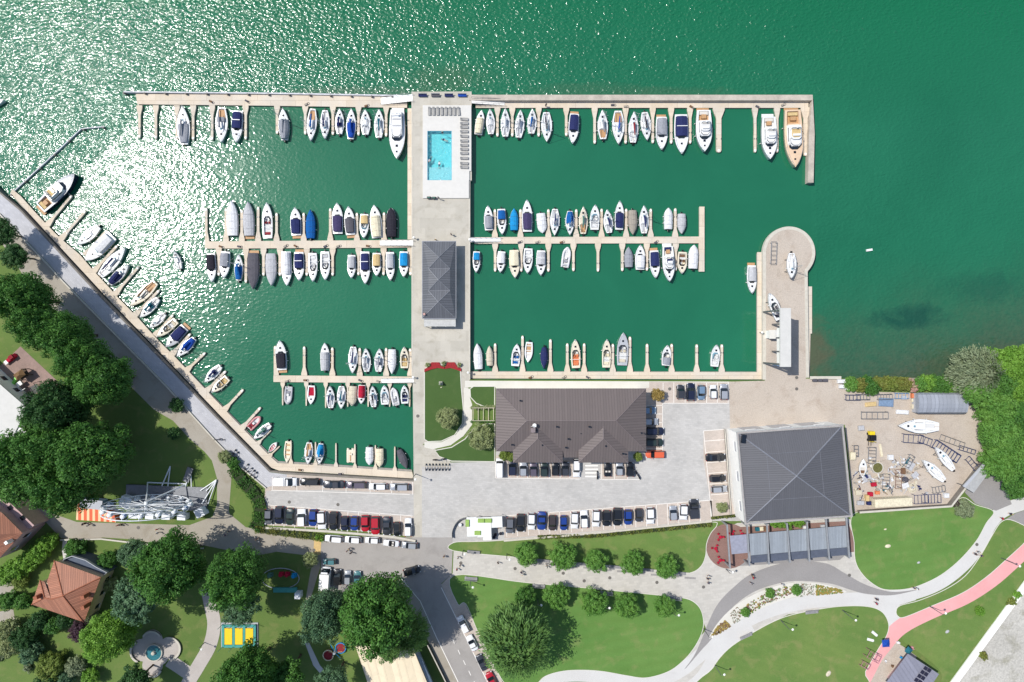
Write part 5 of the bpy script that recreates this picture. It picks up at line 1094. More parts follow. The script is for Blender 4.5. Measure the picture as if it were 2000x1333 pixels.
def car_tpl(t, c):
    key = (t, c)
    if key in TPL: return TPL[key]
    L, Hh, z0, a, b_ = CT[t]; W = 1.78 if t not in 'vt' else 1.95; zb = 0.92 if t not in 'vt' else 1.15
    parts = []
    def outline(k=1.0, xo=0):
        o = [(L/2*k, 0.35), (L/2*k-0.08, 0.62), (L/2*k-0.35, 0.84), (L*0.25, 0.9), (-L*0.3, 0.9), (-L/2*k+0.2, 0.84), (-L/2*k, 0.6)]
        return [(x, y*W/1.8) for x, y in o]+[(x, -y*W/1.8) for x, y in o[::-1]]
    o = outline(); n = len(o); mb = MB()
    rings = [(0.97, z0-0.14), (1.0, z0+0.1), (1.0, zb-0.28), (0.96, zb-0.06), (0.88, zb)]
    vs = []
    for k, z in rings:
        for x, y in o:
            zz = z
            if z > zb-0.1 and x > L*0.15 and t != 't': zz = z-0.1*(x/(L/2))
            vs.append((x*(k if z > 0.7 else 1), y*k, zz))
    fs = [(r*n+i, r*n+(i+1) % n, (r+1)*n+(i+1) % n, (r+1)*n+i) for r in range(len(rings)-1) for i in range(n)]+[tuple((len(rings)-1)*n+i for i in range(n))]
    fs = [f[::-1] if len(f) == 4 else f[::-1] for f in fs]
    mb.add(vs, fs); parts.append(('body', mb, cpaint(c), []))
    xb, xf = a*L, b_*L
    g = MB(); rb, rf = (0.25, 0.55) if t in 'hu' else ((0.12, 0.3) if t in 'vt' else (0.5, 0.6))
    w0, w1 = W*0.44, W*0.37
    base_ = [(xf+0.15, w0*0.8), (xf, w0), (xb+0.1, w0), (xb, w0*0.85)]; top_ = [(xf-rf, w1*0.85), (xf-rf-0.1, w1), (xb+rb+0.08, w1), (xb+rb, w1*0.85)]
    Bp = base_+[(x, -y) for x, y in base_[::-1]]; Tp = top_+[(x, -y) for x, y in top_[::-1]]; m_ = len(Bp)
    if t == 'c':
        g.add([(x, y, zb-0.05) for x, y in Bp]+[(x, y, zb+0.02) for x, y in Bp], [(i, (i+1) % m_, (i+1) % m_+m_, i+m_) for i in range(m_)][::1]+[tuple(range(m_, 2*m_))[::-1]])
        parts.append(('cockpit', g, BLK, []))
        s2 = MB(); s2.add([(xf+.1, -w0*.8, zb), (xf+.1, w0*.8, zb), (xf-.35, w0*.7, zb+.38), (xf-.35, -w0*.7, zb+.38)], [(0, 1, 2, 3)]); parts.append(('windscreen', s2, GLASSD, []))
        for sy in (-1, 1): q_ = MB().box((xb+xf)/2-.2, sy*0.38, zb, 0.5, 0.48, 0.2); parts.append(('seat', q_, M('seat_cushion'), []))
    else:
        if t == 'p' or t == 't': pass
        g.add([(x, y, zb-0.03) for x, y in Bp]+[(x, y, Hh-0.05) for x, y in Tp], [(i, i+m_, (i+1) % m_+m_, (i+1) % m_) for i in range(m_)]+[tuple(range(m_, 2*m_))[::-1]])
        parts.append(('windows', g, GLASSD, []))
        r_ = MB(); ins = 0.97
        cxr = sum(x for x, y in Tp)/m_
        r_.add([(x, y*1.02, Hh-0.06) for x, y in Tp]+[(cxr+(x-cxr)*ins, y*0.95, Hh+0.0) for x, y in Tp], [(i, i+m_, (i+1) % m_+m_, (i+1) % m_) for i in range(m_)]+[tuple(range(m_, 2*m_))[::-1]])
        parts.append(('roof', r_, cpaint(c), []))
    if t == 'p': parts.append(('cargo_cover', MB().box(-L*0.26, 0, zb-0.02, L*0.44, W*0.9, 0.12), cpaint(c), []))
    if t == 't': parts.append(('cargo_box', MB().box(-L*0.12, 0, 0.75, L*0.74, 2.05, 2.15), WHITEW, []))
    for sx in (-1, 1):
        for sy in (-1, 1):
            q_ = MB(); q_.tube([(sx*L*0.31, sy*(W/2-0.2), 0.32), (sx*L*0.31, sy*(W/2+0.0), 0.32)], 0.32, 12)
            rm = MB(); rm.tube([(sx*L*0.31, sy*(W/2+0.0), 0.32), (sx*L*0.31, sy*(W/2+0.015), 0.32)], 0.19, 10)
            parts.append(('wheel', q_, TYRE, [('rim', rm, STEELG)]))
    for sy in (-1, 1):
        parts.append(('headlight', MB().box(L/2-0.16, sy*W*0.37, zb-0.3, 0.26, 0.32, 0.12), LAMP, []))
        parts.append(('tail_light', MB().box(-L/2+0.08, sy*W*0.39, zb-0.25, 0.14, 0.26, 0.16), TAIL, []))
        parts.append(('wing_mirror', MB().box(xf-0.05, sy*(W/2+0.06), zb, 0.14, 0.2, 0.12), cpaint(c), []))
    TPL[key] = parts; return parts
DONE = {}
CNAME = {'h': ('hatchback', 'parked_car', 'car'), 's': ('saloon car', 'parked_car', 'car'), 'u': ('estate car', 'parked_car', 'car'), 'v': ('van', 'parked_van', 'van'), 'c': ('open top car', 'parked_car', 'car'), 'p': ('pickup truck', 'pickup_truck', 'pickup truck'), 't': ('box truck', 'box_truck', 'truck')}
CC = {'dgrey': 'dark grey', 'sblue': 'pale blue', 'navy': 'dark navy', 'green': 'dark green', 'brown': 'dark brown'}
def car(x, y, Lp, Wp, ang, t, c, label, group):
    px, py = P(x, y, 0.9); L0 = CT[t][0]
    root = empty(CNAME[t][1], (px, py, 0.035), math.radians(ang), label, CNAME[t][2], group)
    root.scale = (Lp*S*0.97/L0, Wp*S*0.97/(2.0 if t in 'vt' else 1.85), 1.0)
    if (t, c) in DONE:
        for ch in list(DONE[(t, c)].children):
            k = ch.copy(); COL.objects.link(k); k.parent = root
            for g in ch.children: e = g.copy(); COL.objects.link(e); e.parent = k
        return root
    DONE[(t, c)] = root
    for nm_, mb, mt, sub in car_tpl(t, c):
        o = mb.build(nm_, mt, root, nm_ == 'body')
        for n2, mb2, mt2 in sub: mb2.build(n2, mt2, o)
    return root
CARS = [
('in the upper row of left car park', '''556 942 48 18 0 p white|605 942 40 15 180 u black|652 947 43 16 180 s dgrey|696 948 40 15 180 u mauve|738 951 37 14 180 h white|780 952 38 15 180 u silver'''),
('in the lower row of left car park', '''524 1010 31 16 -92 h grey|545 1007 36 18 -92 u navy|566 1010 34 17 -92 s green|589 1012 35 18 92 u white|611 1012 34 17 -92 h blue|628 1017 36 18 -88 u white|651 1018 37 18 -92 u black|673 1023 29 16 -92 h navy|692 1023 29 16 -92 h blue|713 1023 33 17 -90 h red|733 1027 37 18 -90 u red|755 1028 37 17 -90 s dgrey|775 1034 28 15 -90 h black|797 1031 37 15 90 h white'''),
('in the street row under left car park', '''652 1053 37 14 176 u white|689 1055 33 14 177 h white|727 1056 29 13 178 h white|764 1062 32 13 174 c white|800 1066 31 14 176 h silver'''),
('beside the big trees by the street', '''643 1098 26 12 180 h teal|637 1128 42 18 86 t white|659 1128 32 17 90 u black|679 1129 28 14 90 h silver|698 1131 30 15 90 h teal|804 1116 34 16 15 s black'''),
('along the road at the bottom', '''905 1220 35 15 118 u white|922 1257 33 15 116 s white|941 1295 34 15 116 s dgrey|960 1329 33 16 116 s red'''),
('in front of the brown roofed club house', '''976 914 38 16 90 v white|1001 914 33 17 90 u navy|1022 917 29 16 90 h silver|1042 918 28 16 90 h mauve|1063 918 29 16 90 u green|1085 917 28 15 90 h black|1104 917 29 16 90 h dgrey|1126 915 36 15 -90 u white|1187 918 28 15 90 c black|1210 917 26 15 90 h silver|1231 918 29 16 90 h black'''),
('against the right side of club house', '''1266 802 32 15 0 h sblue|1270 824 32 15 0 h silver|1279 843 38 16 0 u navy|1278 865 37 16 0 u green|1280 888 38 16 180 u orange'''),
('in the top row of main car park', '''1329 766 29 15 90 u dgrey|1349 766 36 17 90 u navy|1370 767 30 15 -90 h sblue|1393 766 28 14 90 h white|1414 766 32 16 90 h silver'''),
('facing the boat hall wall', '''1398 894 39 16 2 s black|1402 935 32 15 3 u black|1405 956 32 14 3 u silver'''),
('in the bottom row of main car park', '''996 1027 32 17 -92 u grey|1017 1022 36 18 -92 u black|1038 1019 34 16 -92 u white|1058 1018 37 18 -92 s blue|1079 1022 31 16 -90 h brown|1101 1022 30 15 -90 h blue|1122 1017 34 16 -92 u white|1141 1015 36 16 92 h white|1164 1013 34 16 -92 u white|1185 1013 32 17 -90 u black|1206 1010 36 18 -90 u black|1227 1011 31 16 -90 h blue|1248 1007 27 15 -88 h dgrey|1270 1008 33 17 -88 u white|1315 1003 29 16 92 h silver|1335 1001 31 17 -92 u white|1356 995 40 19 93 p dgrey'''),
]
for phrase, data in CARS:
    es = data.split('|')
    for i, e in enumerate(es):
        f = e.split(); x, y, l_, w_, an = map(float, f[:5]); t, c = f[5], f[6]
        car(x, y, l_, w_, an, t, c, CC.get(c, c)+' '+CNAME[t][0]+', '+ORD[i]+' from '+('left ' if phrase not in ('facing the boat hall wall', 'against the right side of club house', 'along the road at the bottom') else 'top ')+phrase, 'parked cars')
# ------------------------------------------------------------------ trees, shrubs, hedges
LEAFM = {
 'chestnut': Mleaf('leaf_chestnut', (72, 120, 52), (98, 146, 62)), 'dark': Mleaf('leaf_dark', (56, 94, 50), (74, 114, 58)), 'blue': Mleaf('leaf_blue_green', (79, 113, 83), (104, 139, 96)),
 'bright': Mleaf('leaf_bright', (112, 160, 58), (134, 178, 70)), 'olive': Mleaf('leaf_olive', (141, 153, 100), (168, 178, 124)), 'willow': Mleaf('leaf_willow', (88, 127, 66), (118, 155, 79)),
 'park': Mleaf('leaf_park', (96, 146, 62), (122, 168, 76)), 'yellow': Mleaf('leaf_yellow', (124, 146, 66), (140, 156, 76)), 'purple': Mleaf('leaf_purple', (75, 53, 65), (95, 68, 78)),
 'silver': Mleaf('leaf_silver', (134, 148, 112), (150, 162, 124)), 'rust': Mleaf('leaf_rust', (134, 136, 66), (126, 146, 64)), 'pinkf': Mleaf('leaf_oleander', (183, 170, 134), (231, 158, 170)), 'brown': Mleaf('leaf_autumn', (158, 136, 73), (185, 158, 92))}
BARK = M('bark', (86, 72, 58), 0.9, var=0.25, scale=4)
def crown_mesh(name, seed, n, leaf, clumps=60, flat=0.75, cr=0.26, feather=0.0, rough=0.12):
    rnd = random.Random(seed); vs = []; fs = []
    C_ = []
    for i in range(clumps):
        # golden spiral over the upper two thirds of an ellipsoid
        u = (i+0.5)/clumps; z = 1-(1.8 if clumps > 70 or feather else 1.35)*u; a = i*2.39996; r = math.sqrt(max(0, 1-z*z)); k = 0.80+rnd.uniform(-rough, rough)
        C_.append((Vector((r*math.cos(a)*k, r*math.sin(a)*k, z*k*flat)), cr*rnd.uniform(0.75, 1.25)))
    per = n//(clumps)
    for c, cr_ in C_:
        for j in range(per):
            d = Vector((rnd.gauss(0, 1), rnd.gauss(0, 1), rnd.gauss(0.25, 1))).normalized()
            p = c+d*cr_*rnd.uniform(0.55, 1.05)*Vector((1, 1, 0.8)).length/1.62
            if feather: 
                o = Vector((c.x, c.y, 0)); 
                if o.length > 0.05: o.normalize(); p += o*rnd.uniform(0, feather); p.z -= rnd.uniform(0, feather)*0.6
            nrm = (d*0.9+Vector((rnd.uniform(-1, 1), rnd.uniform(-1, 1), rnd.uniform(-.2, 1)))*0.8).normalized()
            t = nrm.cross(Vector((rnd.uniform(-1, 1), rnd.uniform(-1, 1), rnd.uniform(-1, 1)))).normalized()
            if feather and Vector((c.x, c.y)).length > 0.05: t = (Vector((c.x, c.y, -0.35)).normalized()+t*0.35).normalized()
            b_ = nrm.cross(t).normalized(); s_ = leaf*rnd.uniform(0.6, 1.35); l_ = s_*(2.2 if feather else 1.25); m = len(vs)
            vs += [p-t*l_, p+b_*s_*0.62, p+t*l_, p-b_*s_*0.62]; fs.append((m, m+1, m+2, m+3))
    # twiggy inner mass that closes the crown
    for j in range(n//6):
        d = Vector((rnd.gauss(0, 1), rnd.gauss(0, 1), rnd.gauss(0, 1))).normalized(); p = Vector((d.x, d.y, d.z*flat))*rnd.uniform(0.35, 0.74)
        t = Vector((rnd.uniform(-1, 1), rnd.uniform(-1, 1), rnd.uniform(-.4, .4))).normalized(); b_ = t.cross(Vector((0, 0, 1))).normalized(); s_ = leaf*1.9; m = len(vs)
        vs += [p-t*s_, p+b_*s_, p+t*s_, p-b_*s_]; fs.append((m, m+1, m+2, m+3))
    me = bpy.data.meshes.new(name); me.from_pydata([tuple(v) for v in vs], [], fs); me.materials.append(LEAFM['dark']); me.update(); return me
CR = {
 'big': [crown_mesh('crown_big', s_, 20000, 0.031, 96, 0.8, 0.215, rough=0.19) for s_ in (1, 2, 13)],
 'mid': [crown_mesh('crown_mid', s_, 6000, 0.045, 42, 0.85, 0.24, rough=0.24) for s_ in (3, 4, 12)],
 'small': [crown_mesh('crown_small', s_, 2200, 0.075, 26, 0.85, 0.3, rough=0.2) for s_ in (5, 6, 7)],
 'fan': [crown_mesh('crown_fan', s_, 7000, 0.030, 60, 0.8, 0.22, feather=0.28) for s_ in (8, 9)],
 'tiny': [crown_mesh('crown_tiny', s_, 500, 0.13, 12, 0.8, 0.34, rough=0.25) for s_ in (10, 11)]}
def tree(px, py, rpx, h, tp, mt, label, name='tree', cat='tree', group=None, rz=None, sx=1.0, trunk=True):
    """h = height of the crown's middle; px,py = where the photo shows the crown's middle"""
    if h > 7.5 and tp in ('big', 'fan'):
        h *= 0.92; rz_ = h*0.62/0.8
    else: rz_ = None
    x, y = P(px, py, h); r = rpx*S*(H-h)/H
    rz_ = rz_ or r*(rz or 0.8)/0.8
    if h-rz_*0.72 < 0 : h = max(h, 0.0)
    root = empty(name, (x, y, 0), random.uniform(0, 6.28), label, cat, group)
    me = random.choice(CR[tp]); o = bpy.data.objects.new('crown' if cat == 'tree' else 'foliage', me); COL.objects.link(o); o.parent = root
    o.location = (0, 0, h); o.scale = (r*sx, r, rz_)
    o.material_slots[0].link = 'OBJECT'; o.material_slots[0].material = LEAFM[mt]
    if trunk:
        mb = MB(); top = h+rz_*0.2; tr = max(0.07, r*0.055)
        mb.tube([(0, 0, -0.1), (0.03, 0.02, h*0.4), (0, 0.05, top)], tr*1.3, 8, r1=tr*0.5)
        for k in range(6 if r > 2 else 3):
            a = k*1.1+random.random(); z0_ = h*0.45+0.1*k*h*0.5; z0_ = min(z0_, top*0.9); mb.tube([(0, 0, z0_), (math.cos(a)*r*0.3, math.sin(a)*r*0.3, z0_+r*0.25), (math.cos(a)*r*0.6, math.sin(a)*r*0.6, h+rz_*0.15)], tr*0.5, 5, r1=tr*0.15)
        mb.build('trunk' if cat == 'tree' else 'stem', BARK, root)
    return root
T = lambda s_: [l.split(',', 6) for l in s_.strip().split('\n')]
TREES = '''48,585,50,12.2,big,chestnut,broad dark green tree at left edge, first of the row along the footpath
80,640,44,12.2,big,chestnut,dark green tree second down the row along the footpath
128,655,46,12.2,big,chestnut,dark green tree third down the row along the footpath
165,705,46,12.2,big,chestnut,dark green tree fourth down the row along the footpath
205,742,48,12.2,big,chestnut,dark green tree last down the row beside the footpath
158,775,30,10.0,mid,chestnut,small green tree right of the left playground corner
118,795,52,13.5,big,dark,very dark evergreen tree below the left playground
66,822,26,10.0,mid,chestnut,leafy tree overhanging the corner of the white flat roof
45,905,66,14.9,big,chestnut,huge green tree at the left edge above the tiled houses
110,880,58,14.9,big,chestnut,huge green tree in the middle of the left park cluster
185,885,60,14.9,big,chestnut,huge green tree on the right of the left park cluster
130,945,54,14.9,big,chestnut,huge green tree at the bottom of the left park cluster
30,950,38,12.5,mid,chestnut,lower green tree at the left edge beside the pink house
333,1105,62,14.9,big,chestnut,large round green tree south of the ferris wheel
272,1166,44,11.2,mid,blue,grey green tree below left of the large round tree
262,1082,26,7.5,mid,blue,small grey green tree on the lawn edge under the street
463,1128,54,14.9,big,chestnut,large round green tree left of the toy train ride
470,1182,36,10.0,mid,blue,dark grey green tree right above the yellow trampolines
636,1200,48,13.5,big,blue,bluish green tree right of the lower playground lawn
738,1196,70,17.6,big,chestnut,largest green tree above the cream hall roof
798,1240,34,10.0,fan,willow,yellowish green tree on the right flank of the largest tree
760,1270,24,8.8,mid,willow,small light green tree touching the top of the cream hall
1008,1254,62,11.2,fan,willow,feathery spreading tree on the lawn beside the road
482,1322,54,14.9,big,chestnut,wide green tree at the bottom edge below the trampolines
560,1320,34,10.0,mid,chestnut,smaller green tree at the bottom edge beside the sheds
650,1335,34,10.0,mid,blue,dark tree cut by the bottom edge near the spinning cups
215,1240,46,9.5,big,bright,bright green tree left of the fountain plaza
196,1268,28,7.5,mid,bright,small bright green tree below the bright green tree
157,1232,20,6.2,mid,purple,dark purple leaved tree below the orange tiled house
265,1330,30,7.5,mid,dark,dark round tree under the fountain plaza at bottom edge
875,816,20,2.6,mid,olive,round olive tree in the middle of the pier lawn
938,855,26,3.0,mid,olive,larger round olive tree beside the club house west wall
1906,728,44,4.0,fan,silver,silvery grey green tree on the lake shore
1858,985,1,1.0,tiny,park,x
5,455,26,6.2,mid,dark,dark tree at the left edge beside the promenade
30,500,26,6.2,mid,dark,dark tree in shade below the left end of promenade
1284,771,12,2.2,small,brown,small brown leaved tree at the club house corner'''
for px, py, r, h, tp, mt, lb in T(TREES):
    if lb == 'x': continue
    tree(float(px), float(py), float(r), float(h), tp, mt, lb, group='trees of the park and shore')
for i, (x, y) in enumerate(((1029, 1081), (1098, 1086), (1164, 1094), (1236, 1100), (1300, 1108))):
    tree(x, y, 24+random.uniform(-2.5, 2.5), 3.2, 'mid', 'park', 'young round tree on the upper side of park walk, '+ORD[i]+' from left', group='young trees along the park walk', rz=0.95)
for i, (x, y) in enumerate(((1024, 1165), (1088, 1164), (1160, 1175), (1224, 1183), (1297, 1185))):
    tree(x, y, 23+random.uniform(-2.5, 2.5), 3.2, 'mid', 'chestnut' if i == 0 else 'park', 'young round tree on the lower side of park walk, '+ORD[i]+' from left', group='young trees along the park walk', rz=0.95)
# the wood at the right edge
WOOD = [(1950, 708, 30, 'bright'), (1985, 712, 36, 'bright'), (2010, 760, 40, 'bright'), (1960, 755, 36, 'chestnut'), (1925, 775, 28, 'park'), (1900, 765, 22, 'park'), (1950, 800, 40, 'park'), (1995, 815, 42, 'chestnut'), (1955, 850, 42, 'park'),
        (2000, 870, 44, 'park'), (1960, 900, 42, 'park'), (1998, 925, 40, 'chestnut'), (1985, 950, 24, 'chestnut'), (2040, 840, 40, 'park'), (2040, 930, 40, 'park'), (2050, 720, 40, 'bright')]
for i, (x, y, r, mt) in enumerate(WOOD):
    tree(x, y, r, 3.0+(i % 3)*0.8, 'big' if r > 35 else 'mid', mt, {'bright': 'bright yellow green', 'chestnut': 'darker green', 'park': 'mid green'}[mt]+' tree in the right edge wood, '+ORD[i]+' from its shore end', group='trees of the right edge wood')
BUSH = '''1662,750,14,small,park|1678,752,14,small,rust|1692,744,11,small,chestnut|1700,757,16,small,chestnut|1715,748,12,small,rust|1728,750,14,small,rust|1742,749,14,small,rust|1756,749,14,small,rust|1768,750,13,small,rust|1778,748,9,tiny,pinkf|1784,757,9,tiny,pinkf|1798,752,14,small,park|1812,747,15,small,bright|1826,750,17,mid,chestnut|1842,752,18,mid,chestnut|1856,757,14,small,bright|1872,752,16,small,park|1870,768,10,small,chestnut'''
for i, e in enumerate(BUSH.split('|')):
    x, y, r, tp, mt = e.split(','); tree(float(x), float(y), float(r), 0.8, tp, mt, {'park': 'green', 'rust': 'yellow brown', 'chestnut': 'dark green', 'pinkf': 'pink flowering', 'bright': 'bright green'}[mt]+' bush on the bank above the yard, '+ORD[i]+' from left', 'bush', 'bush', 'bushes on the shore bank', rz=0.9)
GARD = '''148,1070,19,1.6,small,chestnut,round dark shrub right of the little garden path
212,1093,18,1.8,mid,chestnut,neat ball shaped shrub right of the tiled house terrace
215,1140,14,1.2,small,olive,pale shrub right of the tiled house wall
105,1052,10,1.4,small,bright,small bright shrub at the top of the garden path
92,1062,17,2,small,bright,bright shrub at the top of the left garden hedge
75,1078,20,2,small,bright,bright shrub second down the left garden hedge
55,1096,20,2,small,bright,bright shrub third down the left garden hedge
35,1112,20,2,small,bright,bright shrub fourth down the left garden hedge
14,1122,20,2,small,bright,bright shrub lowest of the left garden hedge
40,1135,15,1.6,small,yellow,yellowish shrub left of the tiled house
18,1172,18,2,small,chestnut,green shrub on the left driveway edge
48,1175,16,2,small,chestnut,green shrub between driveway and tiled house
82,1213,20,2,small,dark,dark shrub under the lower corner of the tiled house
104,1222,16,2,small,chestnut,green shrub between dark shrub and purple tree
130,1210,16,2,small,dark,dark shrub against the bottom edge of the orange roof
180,1206,14,1.6,small,silver,grey shrub at the right bottom corner of orange roof
20,1228,22,2.4,small,olive,greyish shrub at the left edge under the driveway
48,1245,24,2.4,mid,dark,dark garden tree crown left of the white flowers
62,1275,22,2.2,small,blue,blue green shrub below the dark garden crown
22,1262,20,2,small,olive,olive shrub at the left edge second from bottom
104,1298,26,2.2,mid,yellow,yellow green shrub in the bottom left garden
150,1302,18,2,small,silver,silvery shrub in the bottom left garden
92,1330,22,2,small,dark,dark shrub cut by the bottom edge left of centre path
130,1326,14,2,small,blue,blue green shrub cut by the bottom edge
178,1320,16,2,small,bright,bright shrub near the bottom edge left of fountain
345,792,14,1.5,small,dark,dark bush on the footpath edge near the promenade
340,847,12,1.5,small,dark,dark bush on the grass beside the footpath bend
440,892,13,1.2,small,olive,olive bush at the tip of the hedge strip
605,1093,15,2.4,small,olive,small olive tree at the corner by the ochre slab
1410,991,10,0.7,small,olive,round planted bush in a white ring on the car park
985,888,11,1.5,small,yellow,yellow green bush under the west eave of club house
997,893,9,1.5,small,yellow,small yellow green bush beside the first dark car
1246,892,9,1.5,small,yellow,yellow green bush under the east wing of club house
1535,1016,17,1.5,mid,bright,wide bright bush at the middle of the south hall wall
1515,1017,13,1.5,small,bright,bright bush left of the wide hall bush
1558,1016,13,1.5,small,bright,bright bush right of the wide hall bush
1880,992,18,0.5,small,silver,pale round shrub on the lawn below the dark plaza
1868,981,8,0.5,tiny,purple,small reddish shrub above the pale round shrub
1913,1194,9,0.6,small,bright,small bright bush on the lawn right of the pink path
1503,1159,9,0.6,small,park,upper light green bush in the flower bed middle
1555,1153,10,0.6,small,park,light green bush in the right part of flower bed
1455,1196,9,0.6,small,park,light green bush in the left part of flower bed
55,1305,8,0.6,tiny,silver,white flowering plant on the bottom left lawn
455,905,12,1.0,small,chestnut,green shrub at the top of the hedge strip
1985,1162,8,0.4,tiny,bright,scrub tuft on the dry river bed near the wall
1975,1175,8,0.4,tiny,rust,dry scrub tuft beside the river wall
1920,1280,8,0.4,tiny,rust,dry scrub tuft in the lower river bed'''
for l in GARD.split('\n'):
    x, y, r, h, tp, mt, lb = l.split(',', 6); tree(float(x), float(y), float(r), float(h), tp, mt, lb, 'shrub', 'shrub', 'shrubs and bushes', rz=0.9, trunk=float(h) > 1)
for k, (x, y) in enumerate(((88, 1290), (68, 1265), (150, 1290))): pass
# hedges: each a box of clumps, one object
def hedge(pts, wpx, h_, mt, label, step=0.55, leaf=0.16):
    root = empty('hedge', P3(*pts[0]), 0, label, 'hedge', 'hedges'); ox, oy = root.location[:2]
    q = pp(pts); vs = []; fs = []
    for i in range(len(q)-1):
        A = Vector(q[i]); Bv = Vector(q[i+1]); d = Bv-A; n_ = Vector((-d.y, d.x)).normalized(); k = int(d.length*wpx*S*45)
        for j in range(k):
            u = random.random(); v = random.uniform(-1, 1); p = A+d*u+n_*v*wpx*S/2
            zz = h_*(0.35+0.65*random.random()**0.4)*(0.8+0.25*math.sin(u*d.length*1.7+i)+0.15*math.sin(u*d.length*4.1))
            c = Vector((p.x-ox, p.y-oy, zz)); nrm = Vector((random.uniform(-1, 1), random.uniform(-1, 1), random.uniform(0, 1))).normalized()
            t = nrm.cross(Vector((random.uniform(-1, 1), random.uniform(-1, 1), 0.3))).normalized()*leaf*random.uniform(.6, 1.4); b_ = nrm.cross(t)*0.6; m = len(vs)
            vs += [c-t, c+b_, c+t, c-b_]; fs.append((m, m+1, m+2, m+3))
    me = bpy.data.meshes.new('foliage'); me.from_pydata([tuple(v) for v in vs], [], fs); me.materials.append(LEAFM[mt]); o = bpy.data.objects.new('foliage', me); COL.objects.link(o); o.parent = root
    mb = MB(); ribbon(mb, [(x-ox, y-oy) for x, y in q], wpx*S*0.8, 0, h_*0.5); mb.build('inner_branches', M('hedge_core', (44, 56, 30), 0.9), root)
hedge([(458, 912), (474, 938), (498, 962), (510, 985), (508, 1015), (498, 1032)], 26, 1.5, 'chestnut', 'wide green hedge between footpath and left car park')
hedge([(500, 1032), (560, 1040), (640, 1050)], 15, 1.1, 'rust', 'brownish green hedge along the street under the left car park')
hedge([(618, 1047), (634, 1050)], 14, 1.4, 'bright', 'short bright green end of the street hedge')
hedge([(1050, 1049), (1165, 1046), (1290, 1034), (1390, 1024)], 8, 0.7, 'rust', 'low yellowish hedge under the main car park edge')
hedge([(1388, 1012), (1436, 1007)], 6, 0.6, 'rust', 'short low hedge by the white hall corner')
hedge([(268, 1060), (330, 1068)], 8, 1.0, 'chestnut', 'low green hedge on the south side of west street')
hedge([(0, 1290), (40, 1240)], 8, 1.0, 'silver', 'short grey hedge in the bottom left garden')
# flower bed planting: ground cover
vs = []; fs = []
def cover(label, poly, n, r, mats_, stuff=True):
    n = int(n*2.2); r = r*0.62
    xs = [p[0] for p in poly]; ys = [p[1] for p in poly]; mb = MB()
    def inside(x, y):
        c = False; j = len(poly)-1
        for i in range(len(poly)):
            if (poly[i][1] > y) != (poly[j][1] > y) and x < (poly[j][0]-poly[i][0])*(y-poly[i][1])/(poly[j][1]-poly[i][1])+poly[i][0]: c = not c
            j = i
        return c
    k = 0
    while k < n:
        x = random.uniform(min(xs), max(xs)); y = random.uniform(min(ys), max(ys))
        if not inside(x, y): continue
        k += 1; wx, wy = P(x, y); rr = r*random.uniform(0.6, 1.4)
        mb.lathe([(rr, 0.05), (rr*0.8, rr*0.5), (rr*0.2, rr*0.8)], 6, (wx, wy, 0.04), random.randrange(len(mats_)))
    return tag(mb.build('ground_cover', mats_), kind='stuff')
OCH = M('ochre_sedum', (150, 130, 66), 0.9, var=0.3, scale=6); BRN = M('brown_plants', (118, 92, 70), 0.9, var=0.3, scale=6); SAGE = M('sage_plants', (140, 146, 128), 0.9, var=0.2); MARO = M('maroon_plants', (126, 90, 78), 0.9, var=0.2); GRN = M('green_plants', (104, 128, 66), 0.9, var=0.25)
cover('', [(1388, 1244), (1402, 1222), (1415, 1212), (1428, 1223), (1400, 1240)], 130, 0.28, [OCH, OCH, BRN])
cover('', [(1592, 1142), (1644, 1152), (1646, 1158), (1594, 1163)], 160, 0.26, [OCH, OCH, GRN])
cover('', [(1425, 1200), (1440, 1184), (1448, 1190), (1446, 1212), (1434, 1218)], 45, 0.2, [BRN, SAGE])
cover('', [(1562, 1138), (1590, 1142), (1590, 1162), (1563, 1166)], 60, 0.2, [BRN, SAGE, SAGE])
cover('', [(1450, 1186), (1495, 1158), (1545, 1142), (1552, 1160), (1500, 1178), (1462, 1202)], 120, 0.3, [BRN, MARO, GRN, SAGE, OCH])
# pergola beside the pier lawn
root = empty('pergola', P3(944, 811), 0, 'white pergola slats between the two small lawns by the club house', 'pergola'); ox, oy = root.location[:2]
for i in range(5):
    x = P(924+i*10, 800, 2.4)[0]-ox; y0, y1 = P(0, 797, 2.4)[1]-oy, P(0, 822, 2.4)[1]-oy
    MB().box(x, (y0+y1)/2, 2.3, 0.12, abs(y1-y0), 0.15).build('beam', M('pergola_wood', (190, 180, 160), 0.7), root)
    for yy in (y0, y1): MB().box(x, yy, 0, 0.12, 0.12, 2.3).build('post', M('pergola_wood'), root)
for yy in (y0, y1):
    MB().box((P(944, 800, 2.4)[0]-ox), yy, 2.46, 5.2, 0.12, 0.12).build('side_beam', M('pergola_wood'), root)
for i in range(8):
    tree(922+i*6, 796+random.uniform(-2, 1), 3.5, 2.2, 'tiny', 'olive', 'climbing vine tuft on the upper pergola beam, '+ORD[i]+' from left', 'vine', 'vine', 'vines on the pergola', trunk=False)
    tree(922+i*6, 823+random.uniform(-1, 2), 3.0, 2.2, 'tiny', 'chestnut', 'climbing vine tuft on the lower pergola beam, '+ORD[i]+' from left', 'vine', 'vine', 'vines on the pergola', trunk=False)

